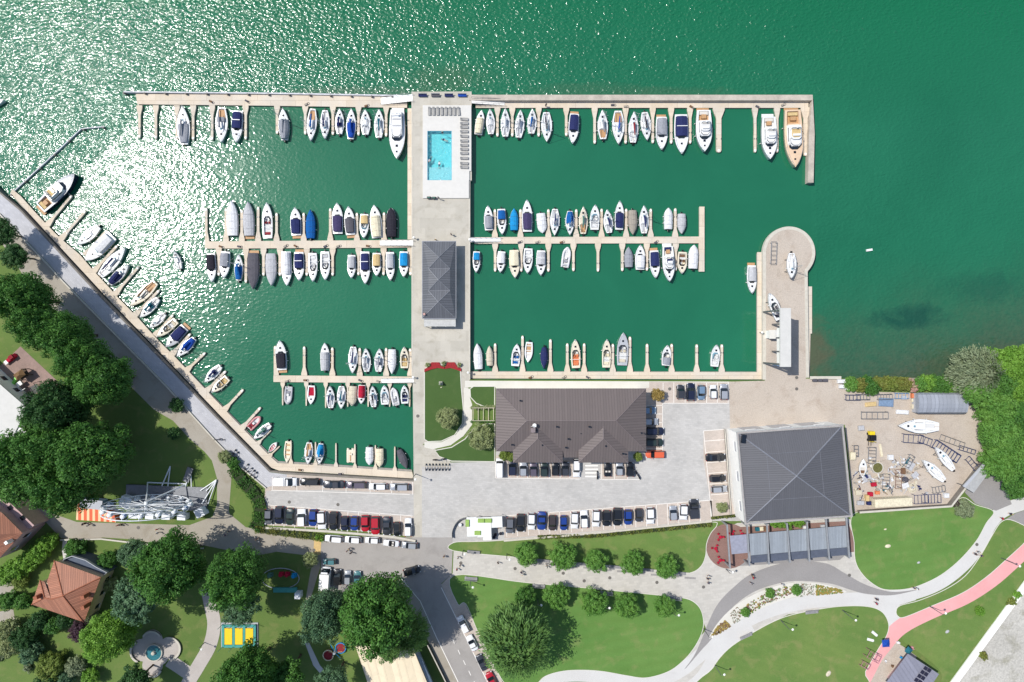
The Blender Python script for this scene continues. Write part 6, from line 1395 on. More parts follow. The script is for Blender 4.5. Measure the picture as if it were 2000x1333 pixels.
# ------------------------------------------------------------------ ferris wheel and fair
WS = M('wheel_white', (224, 226, 228), 0.4, var=0.05)
cx, cy = P(287, 990, 9.0); root = empty('ferris_wheel', (cx, cy, 0), math.radians(-2), 'white ferris wheel with white gondolas on the west street', 'ferris wheel'); R = 8.6; HC = 9.4
for s_ in (-1, 1):
    pts = [(R*math.cos(a*math.pi/18), s_*0.8, HC+R*math.sin(a*math.pi/18)) for a in range(37)]
    MB().tube(pts, 0.11, 6).build('rim', WS, root)
    pts = [(R*0.55*math.cos(a*math.pi/12), s_*0.7, HC+R*0.55*math.sin(a*math.pi/12)) for a in range(25)]
    MB().tube(pts, 0.06, 5).build('inner_rim', WS, root)
    for k in range(16):
        a = k*math.pi/8; MB().tube([(0, s_*0.5, HC), (R*math.cos(a), s_*0.8, HC+R*math.sin(a))], 0.08, 5).build('spoke', WS, root)
    for sx in (-1, 1): MB().tube([(0, s_*1.1, HC), (sx*4.6, s_*3.4, 0.3)], 0.16, 6).build('support_leg', WS, root)
    MB().tube([(-4.6, s_*3.4, 0.4), (4.6, s_*3.4, 0.4)], 0.15, 6).build('base_rail', WS, root)
MB().tube([(0, -1.3, HC), (0, 1.3, HC)], 0.4, 10).build('hub', WS, root)
for k in range(16):
    a = k*math.pi/8+0.05; x, z = R*math.cos(a), HC+R*math.sin(a)
    g = MB().lathe([(0.25, -1.5), (0.45, -1.3), (0.5, -0.9), (0.48, -0.75)], 10, (x, 0, z)).build('gondola', WS if k % 4 else M('gondola_blue', (140, 160, 190), 0.4), root)
    MB().lathe([(0.5, 0.0), (0.3, 0.15), (0.05, 0.2)], 10, (x, 0, z-0.1)).build('gondola_roof', WS, g)
    for s_ in (-1, 1): MB().tube([(x+s_*0.4, 0, z-0.8), (x+s_*0.3, 0, z)], 0.04, 4).build('hanger', WS, g)
    MB().tube([(x, -0.8, z), (x, 0.8, z)], 0.07, 5).build('axle', WS, root)
MB().box(0, 0, 0, 19, 5.5, 0.5).build('platform', M('galvanised'), root)
for i, x in enumerate((-6.8, -3.0, 0.8, 4.4)): MB().box(x, -4.0, 0, 1.9, 1.3, 2.2).build('ticket_booth', WS, root)
MB().box(-8.6, -1.0, 0, 2.4, 2.6, 2.4, -0.3).build('control_cabin', WS, root); MB().box(8.6, -2.8, 0, 2.0, 2.0, 2.4, 0.5).build('counterweight', WS, root)
for (x0, y0, x1, y1) in ((-1.0, 2.8, 0.6, 7.4), (4.5, 2.8, 5.4, 7.0), (8.0, 2.0, 11.5, 4.6), (8.5, -1.0, 11.5, 4.4)):
    MB().tube([(x0, y0, 0.8), (x1, y1, 0.4)], 0.14, 5).build('outrigger', WS, root); MB().tube([(x0+1.4, y0, 0.8), (x1, y1, 0.4)], 0.12, 5).build('outrigger', WS, root)
MB().box(5.0, 5.6, 0.3, 1.4, 3.4, 0.6, -0.3).build('stair', M('galvanised'), root)
root = empty('fair_stall', P3(182, 1000), 0, 'orange and white striped canvas stall left of the ferris wheel', 'stall'); ox, oy = root.location[:2]
q = [(x-ox, y-oy) for x, y in pp([(150, 984), (190, 988), (222, 1004), (226, 1021), (148, 1016)], 2.6)]
st = Mseam('striped_canvas', (206, 92, 50), 1.25, 0.0, 1.0, var=0.02)
nt = st.node_tree; b_ = nt.nodes['Principled BSDF']; p = pos(nt); sp = nt.nodes.new('ShaderNodeSeparateXYZ'); nt.links.new(p, sp.inputs[0])
nt.links.new(mixc(nt, math_(nt, 'GREATER_THAN', math_(nt, 'FRACT', math_(nt, 'MULTIPLY', sp.outputs[0], 1/1.3)), 0.55), lin((214, 92, 48)), lin((232, 196, 150))), b_.inputs['Base Color'])
MB().prism(q, 2.2, 2.5).build('canvas_roof', st, root); MB().prism([(x*0.94, y*0.94) for x, y in q], 0, 2.2).build('counter', M('stall_orange', (206, 100, 56), 0.7), root)
root = empty('fair_trailer', P3(192, 980), math.radians(-6), 'blue grey fairground trailer behind the striped stall', 'trailer'); MB().box(0, 0, 0.5, 5.0, 2.0, 2.2).build('body', M('trailer_blue', (120, 140, 160), 0.5), root); MB().box(0, 0, 2.7, 5.1, 2.1, 0.1).build('roof', GELG, root)
for sx in (-1, 1): MB().tube([(sx*1.2, -1.05, 0.4), (sx*1.2, 1.05, 0.4)], 0.38, 10).build('wheel', TYRE, root)
# trampolines
root = empty('trampoline', P3(468, 1240), 0, 'three yellow trampolines in a green frame on the lower lawn', 'trampoline')
for i in (-1, 0, 1): MB().box(i*2.45+0.1, -0.1, 0.7, 1.75, 3.8, 0.06).build('mat', M('yellow_mat', (236, 196, 20), 0.6, var=0.05), root)
TQ = M('turquoise_steel', (66, 150, 140), 0.5)
for i in (-1.5, -0.5, 0.5, 1.5): MB().box(i*2.45+0.1, 0, 0.6, 0.55, 5.0, 0.14).build('frame_pad', TQ, root)
for y in (-2.45, 2.3): MB().box(0.1, y, 0.55, 7.8, 0.6, 0.12).build('frame_pad', TQ, root)
MB().box(0.1, 0, 0.0, 8.6, 5.8, 0.25).build('base', GELG, root)
for x in (-3.8, -1.3, 1.2, 3.9):
    for y in (-2.6, 2.6): MB().lathe([(0.06, 0), (0.05, 3.0)], 6, (x, y, 0.2)).build('mast', TQ, root)
# toy train, spinning cups, little stalls
root = empty('train_ride', P3(548, 1130), 0, 'small children train ride on an oval track in the shade', 'fairground ride')
mb = MB(); mb.tube([(4.4*math.cos(a*0.2618), 2.4*math.sin(a*0.2618), 0.1) for a in range(25)], 0.1, 5); mb.build('track', GELG, root)
for i, (x, y, c) in enumerate(((-2.2, 1.0, 'green'), (0.4, 1.2, 'red'), (1.8, 1.2, 'red'), (3.4, 0.9, 'sky'))):
    g = MB().box(x, y, 0.2, 1.2, 0.9, 0.7, taper=.8).build('wagon', cloth(c), root); MB().lathe([(0.5, 0), (0.35, 0.25), (0.05, 0.35)], 10, (x, y, 1.4)).build('wagon_roof', cloth(c), g)
MB().box(1.2, -2.6, 0, 5.5, 1.1, 0.5).build('platform', TQ, root); MB().box(4.6, -3.4, 0, 1.3, 1.3, 2.2).build('ticket_booth', WS, root)
root = empty('cup_ride', P3(656, 1271), 0, 'spinning cup ride with colourful round rims near the hall', 'fairground ride')
for (x, y, c, c2) in ((-1.6, -0.8, 'maroon', 'cream'), (1.3, 0.9, 'maroon', 'sky')):
    mb = MB(); mb.lathe([(1.15, 0.1), (1.2, 0.6), (1.05, 0.65)], 20, (x, y, 0)); mb.build('cup', cloth(c), root)
    mb = MB(); mb.tube([(x+1.2*math.cos(a*0.314), y+1.2*math.sin(a*0.314), 0.75) for a in range(21)], 0.12, 5); mb.build('cup_rim', cloth(c2), root)
for a in range(6): MB().tube([(0, 0, 1.0), (2.4*math.cos(a*1.05), 2.0*math.sin(a*1.05), 0.4)], 0.08, 5).build('arm', cloth(('tan', 'teal', 'sky')[a % 3]), root)
MB().lathe([(0.4, 0), (0.3, 1.6), (0.05, 1.8)], 10).build('centre_post', WS, root)
# fountain
root = empty('fountain', P3(302, 1274), 0, 'round turquoise fountain basin on the clover shaped plaza', 'fountain')
MB().lathe([(2.0, 0), (2.0, 0.5), (1.8, 0.5), (1.8, 0.3)], 28).build('basin', CONC, root); MB().lathe([(1.8, 0.3), (1.79, 0.36)], 28).build('water', M('fountain_water', (60, 120, 130), 0.1, var=0.3, scale=3), root)
MB().lathe([(0.5, 0.3), (0.3, 0.8), (0.4, 0.9), (0.1, 1.0)], 12).build('jet_stone', CONC, root)
for i, (x, y, r, a0, a1) in enumerate(((332, 1266, 21, -80, 100), (278, 1272, 21, 120, 250), (298, 1302, 19, 200, 340), (298, 1252, 19, 30, 150))):
    pts = [(x+r*math.cos(math.radians(a)), y-r*math.sin(math.radians(a))) for a in range(a0, a1+1, 10)]
    lwall(['low curved bench wall on the right lobe of the fountain plaza', 'low curved bench wall on the left lobe of the fountain plaza', 'low curved bench wall on the lower lobe of the fountain plaza', 'low curved bench wall on the upper lobe of the fountain plaza'][i], pts, 0.35, 0.45, CONCD, 'bench_wall', 'bench')
# left playground
root = empty('play_tower', P3(50, 738), math.radians(35), 'wooden play tower with green slide on the brown play court', 'play tower')
MB().box(0.8, 0.4, 1.4, 2.6, 1.8, 0.2).build('deck', BARK, root); MB().box(0.8, 0.4, 2.6, 2.4, 1.6, 0.6, taper=.3).build('roof', M('tower_roof', (120, 92, 60), 0.8), root); MB().box(-1.8, 0.6, 0.2, 2.4, 0.6, 0.9, 0.5).build('slide', M('slide_green', (130, 210, 90), 0.4), root); MB().box(-1.2, -0.8, 1.0, 1.2, 1.0, 0.4).build('landing', WHITEW, root)
for x in (-0.3, 1.9):
    for y in (-0.4, 1.2): MB().box(x, y, 0, 0.14, 0.14, 2.7).build('post', BARK, root)
root = empty('seesaw', P3(26, 700), math.radians(40), 'red play vehicle at the top left of the play court', 'play equipment'); MB().box(0, 0, 0.3, 2.6, 1.0, 0.7, taper=.8).build('body', cloth('red'), root); MB().box(-1.5, 0, 0.3, 0.8, 0.9, 0.5).build('nose', GEL, root); MB().box(0.4, 0, 1.0, 1.0, 0.9, 0.4).build('cabin', cloth('maroon'), root)
root = empty('climbing_frame', P3(74, 760), math.radians(30), 'dark square net climbing frame on the play court', 'play equipment')
for s_ in (-1, 1): MB().tube([(s_*1.3, -1.3, 0), (s_*1.1, -1.1, 2), (s_*1.1, 1.1, 2), (s_*1.3, 1.3, 0)], 0.07, 5).build('hoop', BLK, root)
MB().box(0, 0, 1.0, 1.9, 1.9, 0.08).build('net', BLK, root); MB().tube([(-3.6, 1.0, 2.0), (-1.2, 1.0, 2.0)], 0.07, 5).build('beam', WHITEW, root)

# ------------------------------------------------------------------ terrace furniture, kiosk, parasols
def parasol(x, y, r, c, label, grp, h_=2.2, sq=False):
    root = empty('parasol', P3(x, y), random.random(), label, 'parasol', grp); R_ = r*S
    if sq: mb = MB(); mb.box(0, 0, h_, 2*R_, 2*R_, 0.35, taper=.15)
    else: mb = MB(); mb.lathe([(R_, h_), (R_*0.5, h_+0.28), (0.05, h_+0.5)], 8)
    mb.build('canopy', cloth(c), root); MB().lathe([(0.04, 0), (0.04, h_+0.1)], 6).build('pole', ALU, root)
    return root
def table_set(x, y, c, label, grp):
    root = empty('terrace_table', P3(x, y, 0.05), random.random(), label, 'table', grp)
    MB().lathe([(0.4, 0.7), (0.4, 0.74)], 10).build('top', cloth(c), root); MB().lathe([(0.05, 0), (0.05, 0.7)], 6).build('stem', ALU, root)
for i, (x, y) in enumerate(((1405, 1048), (1396, 1070), (1405, 1093), (1428, 1042), (1447, 1042))):
    table_set(x, y, 'red', 'round red table on the brick circle, '+ORD[i]+' listed from '+('upper left' if i == 0 else 'the left')+(' row' if i > 0 else ''), 'red tables on the terrace')
    for k in range(3):
        a = k*2.1+i; X, Y = P(x, y); r_ = empty('terrace_chair', (X+0.75*math.cos(a), Y+0.75*math.sin(a), 0.05), a, 'red chair, '+ORD[k]+' at the '+ORD[i]+' red terrace table', 'chair', 'red chairs on the terrace')
        MB().box(0, 0, 0.4, 0.42, 0.42, 0.06).build('seat', cloth('red'), r_); MB().box(0.2, 0, 0.45, 0.05, 0.4, 0.4).build('backrest', cloth('red'), r_)
        for sx in (-1, 1):
            for sy in (-1, 1): MB().box(sx*0.17, sy*0.17, 0, 0.04, 0.04, 0.4).build('leg', cloth('red'), r_)
for (x, y, c, lb) in ((1478, 1033, 'teal', 'teal planter box north of the canopy'), (1486, 1032, 'cream', 'yellow play box north of the canopy'), (1493, 1032, 'brown', 'brown crate north of the canopy'), (1571, 1030, 'white', 'white box north of the canopy'), (1605, 1028, 'lgrey', 'pale grey box at the right north of the canopy')):
    r_ = empty('storage_box', P3(x, y, 0.05), 0.1, lb, 'box'); MB().box(0, 0, 0, 0.9, 0.8, 0.6).build('body', cloth(c), r_, bevel=0.04); MB().box(0, 0, 0.6, 0.95, 0.85, 0.06).build('lid', cloth(c), r_)
# kiosk terrace at the car park corner
root = empty('kiosk_tent', P3(942, 1031), math.radians(2), 'white canvas kiosk terrace roof at the left end of the lower car row', 'tent'); ox, oy = root.location[:2]
CAN = M('kiosk_canvas', (228, 228, 224), 0.8, var=0.04)
for (x0, y0, x1, y1, z) in ((912, 1010, 932, 1048, 2.5), (932, 1011, 960, 1050, 2.55), (960, 1010, 982, 1032, 2.45), (943, 1047, 960, 1056, 2.4)):
    c_ = P((x0+x1)/2, (y0+y1)/2, z); MB().box(c_[0]-ox, c_[1]-oy, z, (x1-x0)*S-0.05, (y1-y0)*S-0.05, 0.12, taper=.96).build('roof_panel', CAN, root)
for (x, y) in ((912, 1012), (912, 1047), (936, 1012), (936, 1049), (960, 1050), (981, 1011), (981, 1032)):
    c_ = P(x, y, 2.4); MB().lathe([(0.05, 0), (0.05, 2.45)], 6, (c_[0]-ox, c_[1]-oy, 0)).build('pole', ALU, root)
CLOTH['lime'] = (150, 180, 96); CLOTH['sblue'] = (122, 144, 170)
for i, (x, y, w_, d_) in enumerate(((940, 1017, 1.6, 1.0), (954, 1017, 1.6, 1.0), (933, 1041, 1.5, 1.0), (913, 1022, 0.9, 1.7))):
    r_ = empty('awning', P3(x, y, 2.6), 0, ORD[i]+' lime green awning square on the kiosk terrace', 'awning', 'lime awnings of the kiosk'); r_.location.z = 0
    MB().box(0, 0, 2.75, w_, d_, 0.25, taper=.85).build('cloth', cloth('lime'), r_)
    for s_ in (-1, 1): MB().lathe([(0.03, 0), (0.03, 2.75)], 5, (s_*w_*0.4, 0, 0)).build('pole', ALU, r_)
for i, (x, y, c) in enumerate(((899, 1024, 'white'), (917, 1040, 'royal'), (974, 1028, 'brown'))): table_set(x, y, c, cname(c)+' table on the kiosk terrace', 'kiosk tables')
for i, (x, y) in enumerate(((968, 1043), (978, 1041), (965, 1048))): table_set(x, y, 'black', ORD[i]+' of three black kiosk tables beside the first parked car', 'kiosk tables')
mb_r = empty('glass_screen', P3(884, 1048), 0, 'curved railing round the left end of the kiosk terrace', 'railing'); ox, oy = mb_r.location[:2]
mb = MB(); ribbon(mb, [(x-ox, y-oy) for x, y in smoothline(pp([(884, 1050), (884, 1036), (892, 1020), (905, 1012), (930, 1010), (980, 1008)]), 4)], 0.06, 0, 1.1); mb.build('rail', M('galvanised'), mb_r)

# ------------------------------------------------------------------ street lamps, bollards, benches, bins, covers
def lamp(x, y, h_, label, grp='street lamps', arm=0.8, ang=0.0, globe=True):
    root = empty('street_lamp', P3(x, y), ang, label, 'street lamp', grp)
    MB().lathe([(0.1, 0), (0.06, h_)], 8).build('pole', M('lamp_grey', (90, 92, 94), 0.5), root)
    MB().tube([(0, 0, h_), (arm, 0, h_+0.15)], 0.045, 5).build('arm', M('lamp_grey'), root)
    MB().lathe([(0.2, 0), (0.28, 0.15), (0.12, 0.3)], 10, (arm, 0, h_)).build('lamp_head', WHITEW if globe else M('lamp_grey'), root)
LAMPS = '''1374,1228,5,tall lamp at the right tip of the large lawn
990,1082,4,lamp on the upper lawn near the park walk start
905,1075,4,lamp at the left corner of the upper lawn
920,1134,4,lamp at the left corner of the large lower lawn
1645,1192,5,lamp on the central oval lawn, top right
1525,1212,5,lamp on the central oval lawn, top middle
1396,1299,5,lamp on the central oval lawn, left end
1815,1184,5,lamp on the grass wedge beside the pink path
1955,1090,5,upper lamp between white path and pink path
1180,1176,4,lamp between the third and fourth lower park trees
1312,1190,4,lamp right of the last lower park tree
1050,1170,4,lamp between the first two lower park trees
1418,1112,3,short lamp at the bottom of the brick circle
812,926,5,lamp on the lower left edge of the pier
917,470,1.2,blue power post at the middle right gangway
809,466,1.2,blue power post at the middle left gangway
808,737,1.2,blue power post at the lower left gangway
914,728,1.2,blue power post at the lower right corner of basin
1484,650,1.2,small post beside the crane pier edge
437,1302,3,white topped lamp beside the lower left park path
400,1255,3,lamp at the left side of trampolines'''
for l in LAMPS.split('\n'):
    x, y, h_, lb = l.split(',', 3); lamp(float(x), float(y), float(h_), lb, ang=random.uniform(-0.5, 0.5), arm=0.7 if float(h_) > 2 else 0.1)
def bench(x, y, ang, label, grp, c='lgrey'):
    root = empty('park_bench', P3(x, y, 0.03), math.radians(ang), label, 'bench', grp)
    for k in (-1, 0, 1): MB().box(0, k*0.22, 0.42, 3.0, 0.17, 0.05).build('seat_slat', M('bench_grey', (150, 148, 150), 0.6), root)
    MB().box(0, 0.42, 0.5, 3.0, 0.06, 0.4).build('backrest', M('bench_grey'), root)
    for s_ in (-1, 1): MB().box(s_*1.2, 0, 0, 0.12, 0.7, 0.42).build('leg', CONC, root)
for i, (x, y, a) in enumerate(((925, 1078, -5), (1060, 1095, -5), (1130, 1101, -5), (1200, 1107, -5), (1262, 1113, -5), (1325, 1119, -6))): bench(x, y, a, 'grey bench on the upper side of park walk, '+ORD[i]+' from left', 'benches along the park walk')
for i, (x, y, a) in enumerate(((920, 1129, 175), (1052, 1143, 175), (1184, 1157, 175), (1318, 1167, 175))): bench(x, y, a, 'grey bench on the lower side of park walk, '+ORD[i]+' from left', 'benches along the park walk')
for i, (x, y, a) in enumerate(((1584, 1195, 6), (1456, 1242, 25))): bench(x, y, a, 'grey bench on the central oval lawn, '+('right' if i == 0 else 'left')+' one', 'benches on the oval lawn')
MH = M('manhole_iron', (110, 106, 100), 0.7, 0.2)
for i, (x, y) in enumerate(((1006, 1111), (1100, 1120), (1141, 1135), (1191, 1129), (1283, 1138), (1374, 1147), (900, 1100), (1659, 1124), (1908, 1064), (565, 981), (660, 986), (1308, 760), (1556, 738), (1556, 760), (613, 1075), (270, 1031), (1550, 1078), (816, 813))):
    lb = ('square' if i == 6 else 'round')+' iron manhole cover number'
    place = ['park walk left end', 'park walk second from left', 'park walk below the trees', 'park walk middle', 'park walk fourth along', 'park walk right end', 'park walk entrance slab', 'pale paving below the canopy', 'curved white path', 'left parking lane west', 'left parking lane middle', 'bay beside the top row cars', 'crane pier foot, upper', 'crane pier foot, lower', 'west street near ochre slab', 'street below the ferris wheel', 'brick terrace middle', 'lower pier west side'][i]
    r_ = empty('manhole_cover', P3(x, y, 0.045), 0, 'dark iron manhole cover on the '+place, 'manhole cover', 'manhole covers')
    MB().lathe([(0.38, 0), (0.38, 0.02), (0.3, 0.022)], 14).build('lid', MH, r_)
# dock clutter: coiled ropes, carts, bollards
for i, (x, y, z) in enumerate(((412, 199, DZ), (482, 198, DZ), (598, 205, DZ), (715, 208, DZ), (1196, 206, DZ), (1221, 209, DZ), (1349, 209, DZ), (1478, 209, DZ), (1528, 206, DZ), (431, 482, DZ), (467, 482, DZ), (557, 482, DZ), (577, 481, DZ), (635, 482, DZ), (660, 482, DZ), (718, 481, DZ), (1014, 474, DZ), (1048, 474, DZ), (1096, 474, DZ), (1280, 474, DZ), (560, 745, DZ), (596, 743, DZ), (703, 743, DZ), (738, 745, DZ), (1035, 738, DZ), (1147, 737, DZ), (1100, 738, DZ), (586, 918, DZ), (664, 926, DZ))):
    wx, wy = P(x, y, z); r_ = empty('dock_box', (wx, wy, z), random.uniform(-0.6, 0.6), 'small dark dock box with coiled rope, '+ORD[i % 25]+' along the pontoons'+(' again' if i > 24 else ''), 'dock box', 'dock boxes on the pontoons')
    MB().box(0, 0, 0, 0.7, 0.4, 0.35).build('box', cloth(('brown', 'dgrey', 'taupe')[i % 3]), r_); mb = MB(); mb.tube([(0.6+0.25*math.cos(a*0.7), 0.25*math.sin(a*0.7), 0.05+a*0.01) for a in range(10)], 0.04, 4); mb.build('rope', cloth('dgrey'), r_)
for i, (x, y) in enumerate(((917, 392), (917, 560), (806, 520), (806, 640), (806, 820))): pass
# motorcycles and bicycles
def bike(x, y, ang, label, c='black', sc=1.0, nm='motorcycle'):
    r_ = empty(nm, P3(x, y, 0.03), math.radians(ang), label, nm, 'parked '+nm+'s'); r_.scale = (sc, sc, sc)
    for s_ in (-1, 1): MB().tube([(s_*0.7, -0.07, 0.32), (s_*0.7, 0.07, 0.32)], 0.32, 12).build('wheel', TYRE, r_)
    MB().tube([(-0.6, 0, 0.5), (0, 0, 0.75), (0.55, 0, 0.7)], 0.14 if nm == 'motorcycle' else 0.04, 6).build('frame', cloth(c), r_); MB().box(-0.3, 0, 0.75, 0.6, 0.28 if nm == 'motorcycle' else .14, 0.12).build('saddle', BLK, r_)
    MB().tube([(0.55, -0.35, 0.98), (0.6, 0, 0.9), (0.55, 0.35, 0.98)], 0.03, 4).build('handlebar', ALU, r_)
bike(1166, 928, 90, 'black motorcycle on the striped pedestrian area by club house')
bike(1241, 922, 120, 'black motorcycle right of the last car by the club house'); bike(1246, 929, 115, 'lower black motorcycle right of the last car by club house')
bike(858, 897, 5, 'dark cargo bicycle at the foot of the pier lawn', 'navy', 1.5, 'bicycle')
for i in range(8): bike(832+i*6.4, 912.5, 88, 'bicycle in the brown rack at pier foot, '+ORD[i]+' from left', 'brown', 0.85, 'bicycle')
for i, (x, y, a) in enumerate(((458, 884, 60), (464, 889, 75), (456, 892, 80), (482, 912, 60), (488, 918, 40), (494, 924, 60), (500, 928, 70), (426, 858, 10), (432, 859, 0))): bike(x, y, a, 'dark bicycle parked on the promenade edge, '+ORD[i]+' from top left', 'navy', 0.9, 'bicycle')

# ------------------------------------------------------------------ people
def person_mesh(top, bot, walk):
    me = bpy.data.meshes.new('sk'); o = bpy.data.objects.new('sk', me); COL.objects.link(o)
    V_ = [(0, 0, .93, .15), (0, 0, 1.15, .14), (0, 0, 1.38, .16), (0, 0, 1.5, .06), (0, .02, 1.62, .1), (0, .02, 1.7, .085),
          (.11, 0, .88, .1), (.12, .08+walk, .5, .065), (.11, walk, .1, .045), (.11, walk+.14, .04, .04), (-.11, 0, .88, .1), (-.12, .08-walk, .5, .065), (-.11, -walk, .1, .045), (-.11, -walk+.14, .04, .04),
          (.2, 0, 1.4, .06), (.26, -.05-walk*.5, 1.15, .045), (.26, .1-walk, .93, .035), (.26, .14-walk, .84, .03), (-.2, 0, 1.4, .06), (-.26, -.05+walk*.5, 1.15, .045), (-.26, .1+walk, .93, .035), (-.26, .14+walk, .84, .03)]
    E_ = [(0, 1), (1, 2), (2, 3), (3, 4), (4, 5), (0, 6), (6, 7), (7, 8), (8, 9), (0, 10), (10, 11), (11, 12), (12, 13), (2, 14), (14, 15), (15, 16), (16, 17), (2, 18), (18, 19), (19, 20), (20, 21)]
    me.from_pydata([v[:3] for v in V_], E_, [])
    o.modifiers.new('s', 'SKIN'); 
    for i, sv in enumerate(me.skin_vertices[0].data): sv.radius = (V_[i][3],)*2; sv.use_root = (i == 0)
    sb = o.modifiers.new('u', 'SUBSURF'); sb.levels = 1
    dg = bpy.context.evaluated_depsgraph_get(); dg.update(); ev = o.evaluated_get(dg); nm = bpy.data.meshes.new_from_object(ev); bpy.data.objects.remove(o)
    nm.materials.clear(); [nm.materials.append(m) for m in (M('skin', (196, 150, 124), 0.6), top, bot, BLK)]
    for p_ in nm.polygons:
        z = p_.center.z; x = abs(p_.center.x)
        p_.material_index = 3 if z < 0.08 else (0 if z > 1.5 or (x > 0.2 and z < 1.2) or (z < 0.45) else (1 if z > 0.98 else 2)); p_.use_smooth = True
    return nm
PM = [person_mesh(cloth(a), cloth(b_), w_) for a, b_, w_ in (('white', 'navy', .12), ('black', 'dgrey', .0), ('navy', 'beige', .1), ('red', 'black', .1), ('lgrey', 'black', 0.0))]
PC = ['white top and navy trousers', 'black top and dark trousers', 'navy top and beige trousers', 'red top and black trousers', 'grey top and black trousers']
hairm = MB().lathe([(0.1, -0.04), (0.115, 0.03), (0.09, 0.1), (0.03, 0.135)], 10, (0, -0.005, 1.68))
PEOPLE = '''172,1020,1,on the street under the striped stall|178,1024,4,below the striped stall with a companion|167,1022,2,left of the pair under the stall|235,1024,3,crossing under the left end of the wheel|242,1023,1,beside the red top person under the wheel|311,1032,3,on the street under the wheel platform|312,1039,0,below the person under the wheel platform|444,1043,2,on the street fork right of the round tree|450,1036,1,above the person at the street fork|505,1051,1,walking toward the ochre slab|509,1056,4,walking beside another near the hedge|684,1070,1,in the street group under the white cars|680,1074,2,left in the street group under white cars|687,1078,1,lowest in the street group under white cars|868,1085,1,standing left of the park walk entrance|895,1087,0,on the entrance of the park walk, upper|893,1110,3,on the entrance of the park walk, lower|899,1103,1,beside a dark bicycle at the walk entrance|973,1097,1,walking a dog along the park walk|1018,1115,2,walking on the park walk, upper of two|1020,1120,0,walking on the park walk, lower of two|1067,1100,4,standing near the second park tree|1068,1105,0,just below the person near second tree|1382,1123,0,at the right end of park walk, top|1380,1128,1,at the right end of park walk, middle|1381,1136,2,at the right end of park walk, bottom|1466,1121,1,on the grey path below the canopy, top|1468,1126,3,on the grey path with a pram|1464,1137,4,on the grey path below the pram|1525,1140,0,at the edge of the flower bed|1708,1168,1,on the white path fork, upper|1707,1176,3,on the white path fork, lower|1780,1146,2,sitting by the curved path edge|1786,1147,0,right one by the curved path edge|1900,1080,1,in the group on the curved path, left|1906,1076,4,in the group on the curved path, top|1911,1083,2,in the group on the curved path, right|1952,1011,3,in red top on the path by the plaza|1968,1002,1,on the path right of the red top person|62,1004,1,on the west street by the big tree|1066,208,1,on the upper right pontoon|852,470,1,standing above the pavilion roof|882,459,2,walking on the pier above the pavilion|857,388,4,at the lower edge of the pool deck|865,262,2,at the top edge of the pool|1700,760,1,among the frames in the yard'''
for i, e in enumerate(PEOPLE.split('|')):
    x, y, k, where = e.split(',', 3); k = int(k)
    z = 0.06 if where[:6] != 'at the' or 'pool' not in where else 0.37
    if 'pontoon' in where: z = DZ
    o = bpy.data.objects.new('person', PM[k]); COL.objects.link(o); wx, wy = P(float(x), float(y), z); o.location = (wx, wy, z); o.rotation_euler = (0, 0, random.uniform(0, 6.28))
    w_ = ('person in '+PC[k]+' '+where).replace(',', '').split(); lb = ' '.join(w_[:16]); tag(o, lb, 'person', 'people walking and standing')
    hairm.build('hair', cloth(('brown', 'black', 'tan')[i % 3]), o)
for i, (x, y) in enumerate(((858, 325), (876, 271), (844, 300))):
    o = bpy.data.objects.new('person', PM[(0, 2, 4)[i]]); COL.objects.link(o); wx, wy = P(x, y, 0.2); o.location = (wx, wy-0.6, 0.12 if i == 0 else 0.1); o.rotation_euler = (math.radians(-84), 0, i*1.3)
    tag(o, ['swimmer floating near the shallow end of the pool', 'swimmer floating at the upper right of the pool', 'swimmer floating at the left side of the pool'][i], 'person', 'swimmers')
    hairm.build('hair', cloth('brown'), o)

# ------------------------------------------------------------------ boat yard contents
def yard(x, y, L, W, h_, ang, mat, bars, label, r=0.07): frame_obj('boat_cradle', label, 'cradle', x, y, L, W, h_, ang, mat, bars, 'steel cradles in the yard', r)
yard(1705, 811, 6.3, 1.6, 0.8, 0, STEELG, 5, 'long grey ladder shaped cradle above the yard centre')
yard(1778, 856, 4.6, 1.9, 1.2, -4, STEELB, 4, 'blue steel cradle directly below the largest hull')
yard(1803, 860, 2.6, 1.6, 1.2, -20, STEELB, 3, 'small blue cradle joining the two long blue ones')
yard(1842, 880, 6.8, 2.0, 1.3, -33, STEELB, 8, 'long dark blue cradle slanting down to the right', 0.11)
yard(1885, 878, 3.8, 1.0, 0.9, -17, STEELB, 4, 'dark blue cradle near the east yard wall')
yard(1858, 862, 6.0, 1.3, 0.4, -20, STEELG, 5, 'rusty low frame between yard centre and east wall')
yard(1700, 889, 3.8, 1.8, 0.8, 88, STEELG, 5, 'grey framed rack right of the hall, upper')
yard(1793, 973, 3.3, 2.0, 1.4, 3, STEELB, 4, 'blue cradle at the bottom yard wall, left'); yard(1815, 972, 3.8, 2.0, 1.4, 2, STEELB, 5, 'blue cradle at the bottom yard wall, right')
yard(1662, 776, 3.4, 1.2, 1.0, 0, STEELB, 4, 'blue cradle at the top left yard edge'); yard(1682, 775, 3.0, 1.2, 1.0, 0, STEELG, 4, 'grey cradle at the top yard edge'); yard(1752, 935, 4.5, 1.4, 0.7, 88, M('rusty_steel', (120, 90, 76), 0.8), 5, 'rusty cradle in the middle of the yard clutter')
yard(1727, 940, 3.6, 1.6, 0.8, 86, STEELG, 5, 'thin grey rack left of the rusty yard cradle'); yard(1772, 900, 3.0, 1.4, 0.9, 60, STEELG, 4, 'tilted grey rack above the yard hull pair'); yard(1895, 905, 3.6, 1.2, 0.8, -50, STEELB, 4, 'blue rack in the east yard corner'); yard(1830, 955, 3.0, 1.4, 0.8, 10, STEELG, 4, 'grey rack above the bottom right blue cradle'); yard(1725, 775, 3.4, 1.2, 0.8, 2, STEELG, 5, 'grey rack at the top yard edge middle')
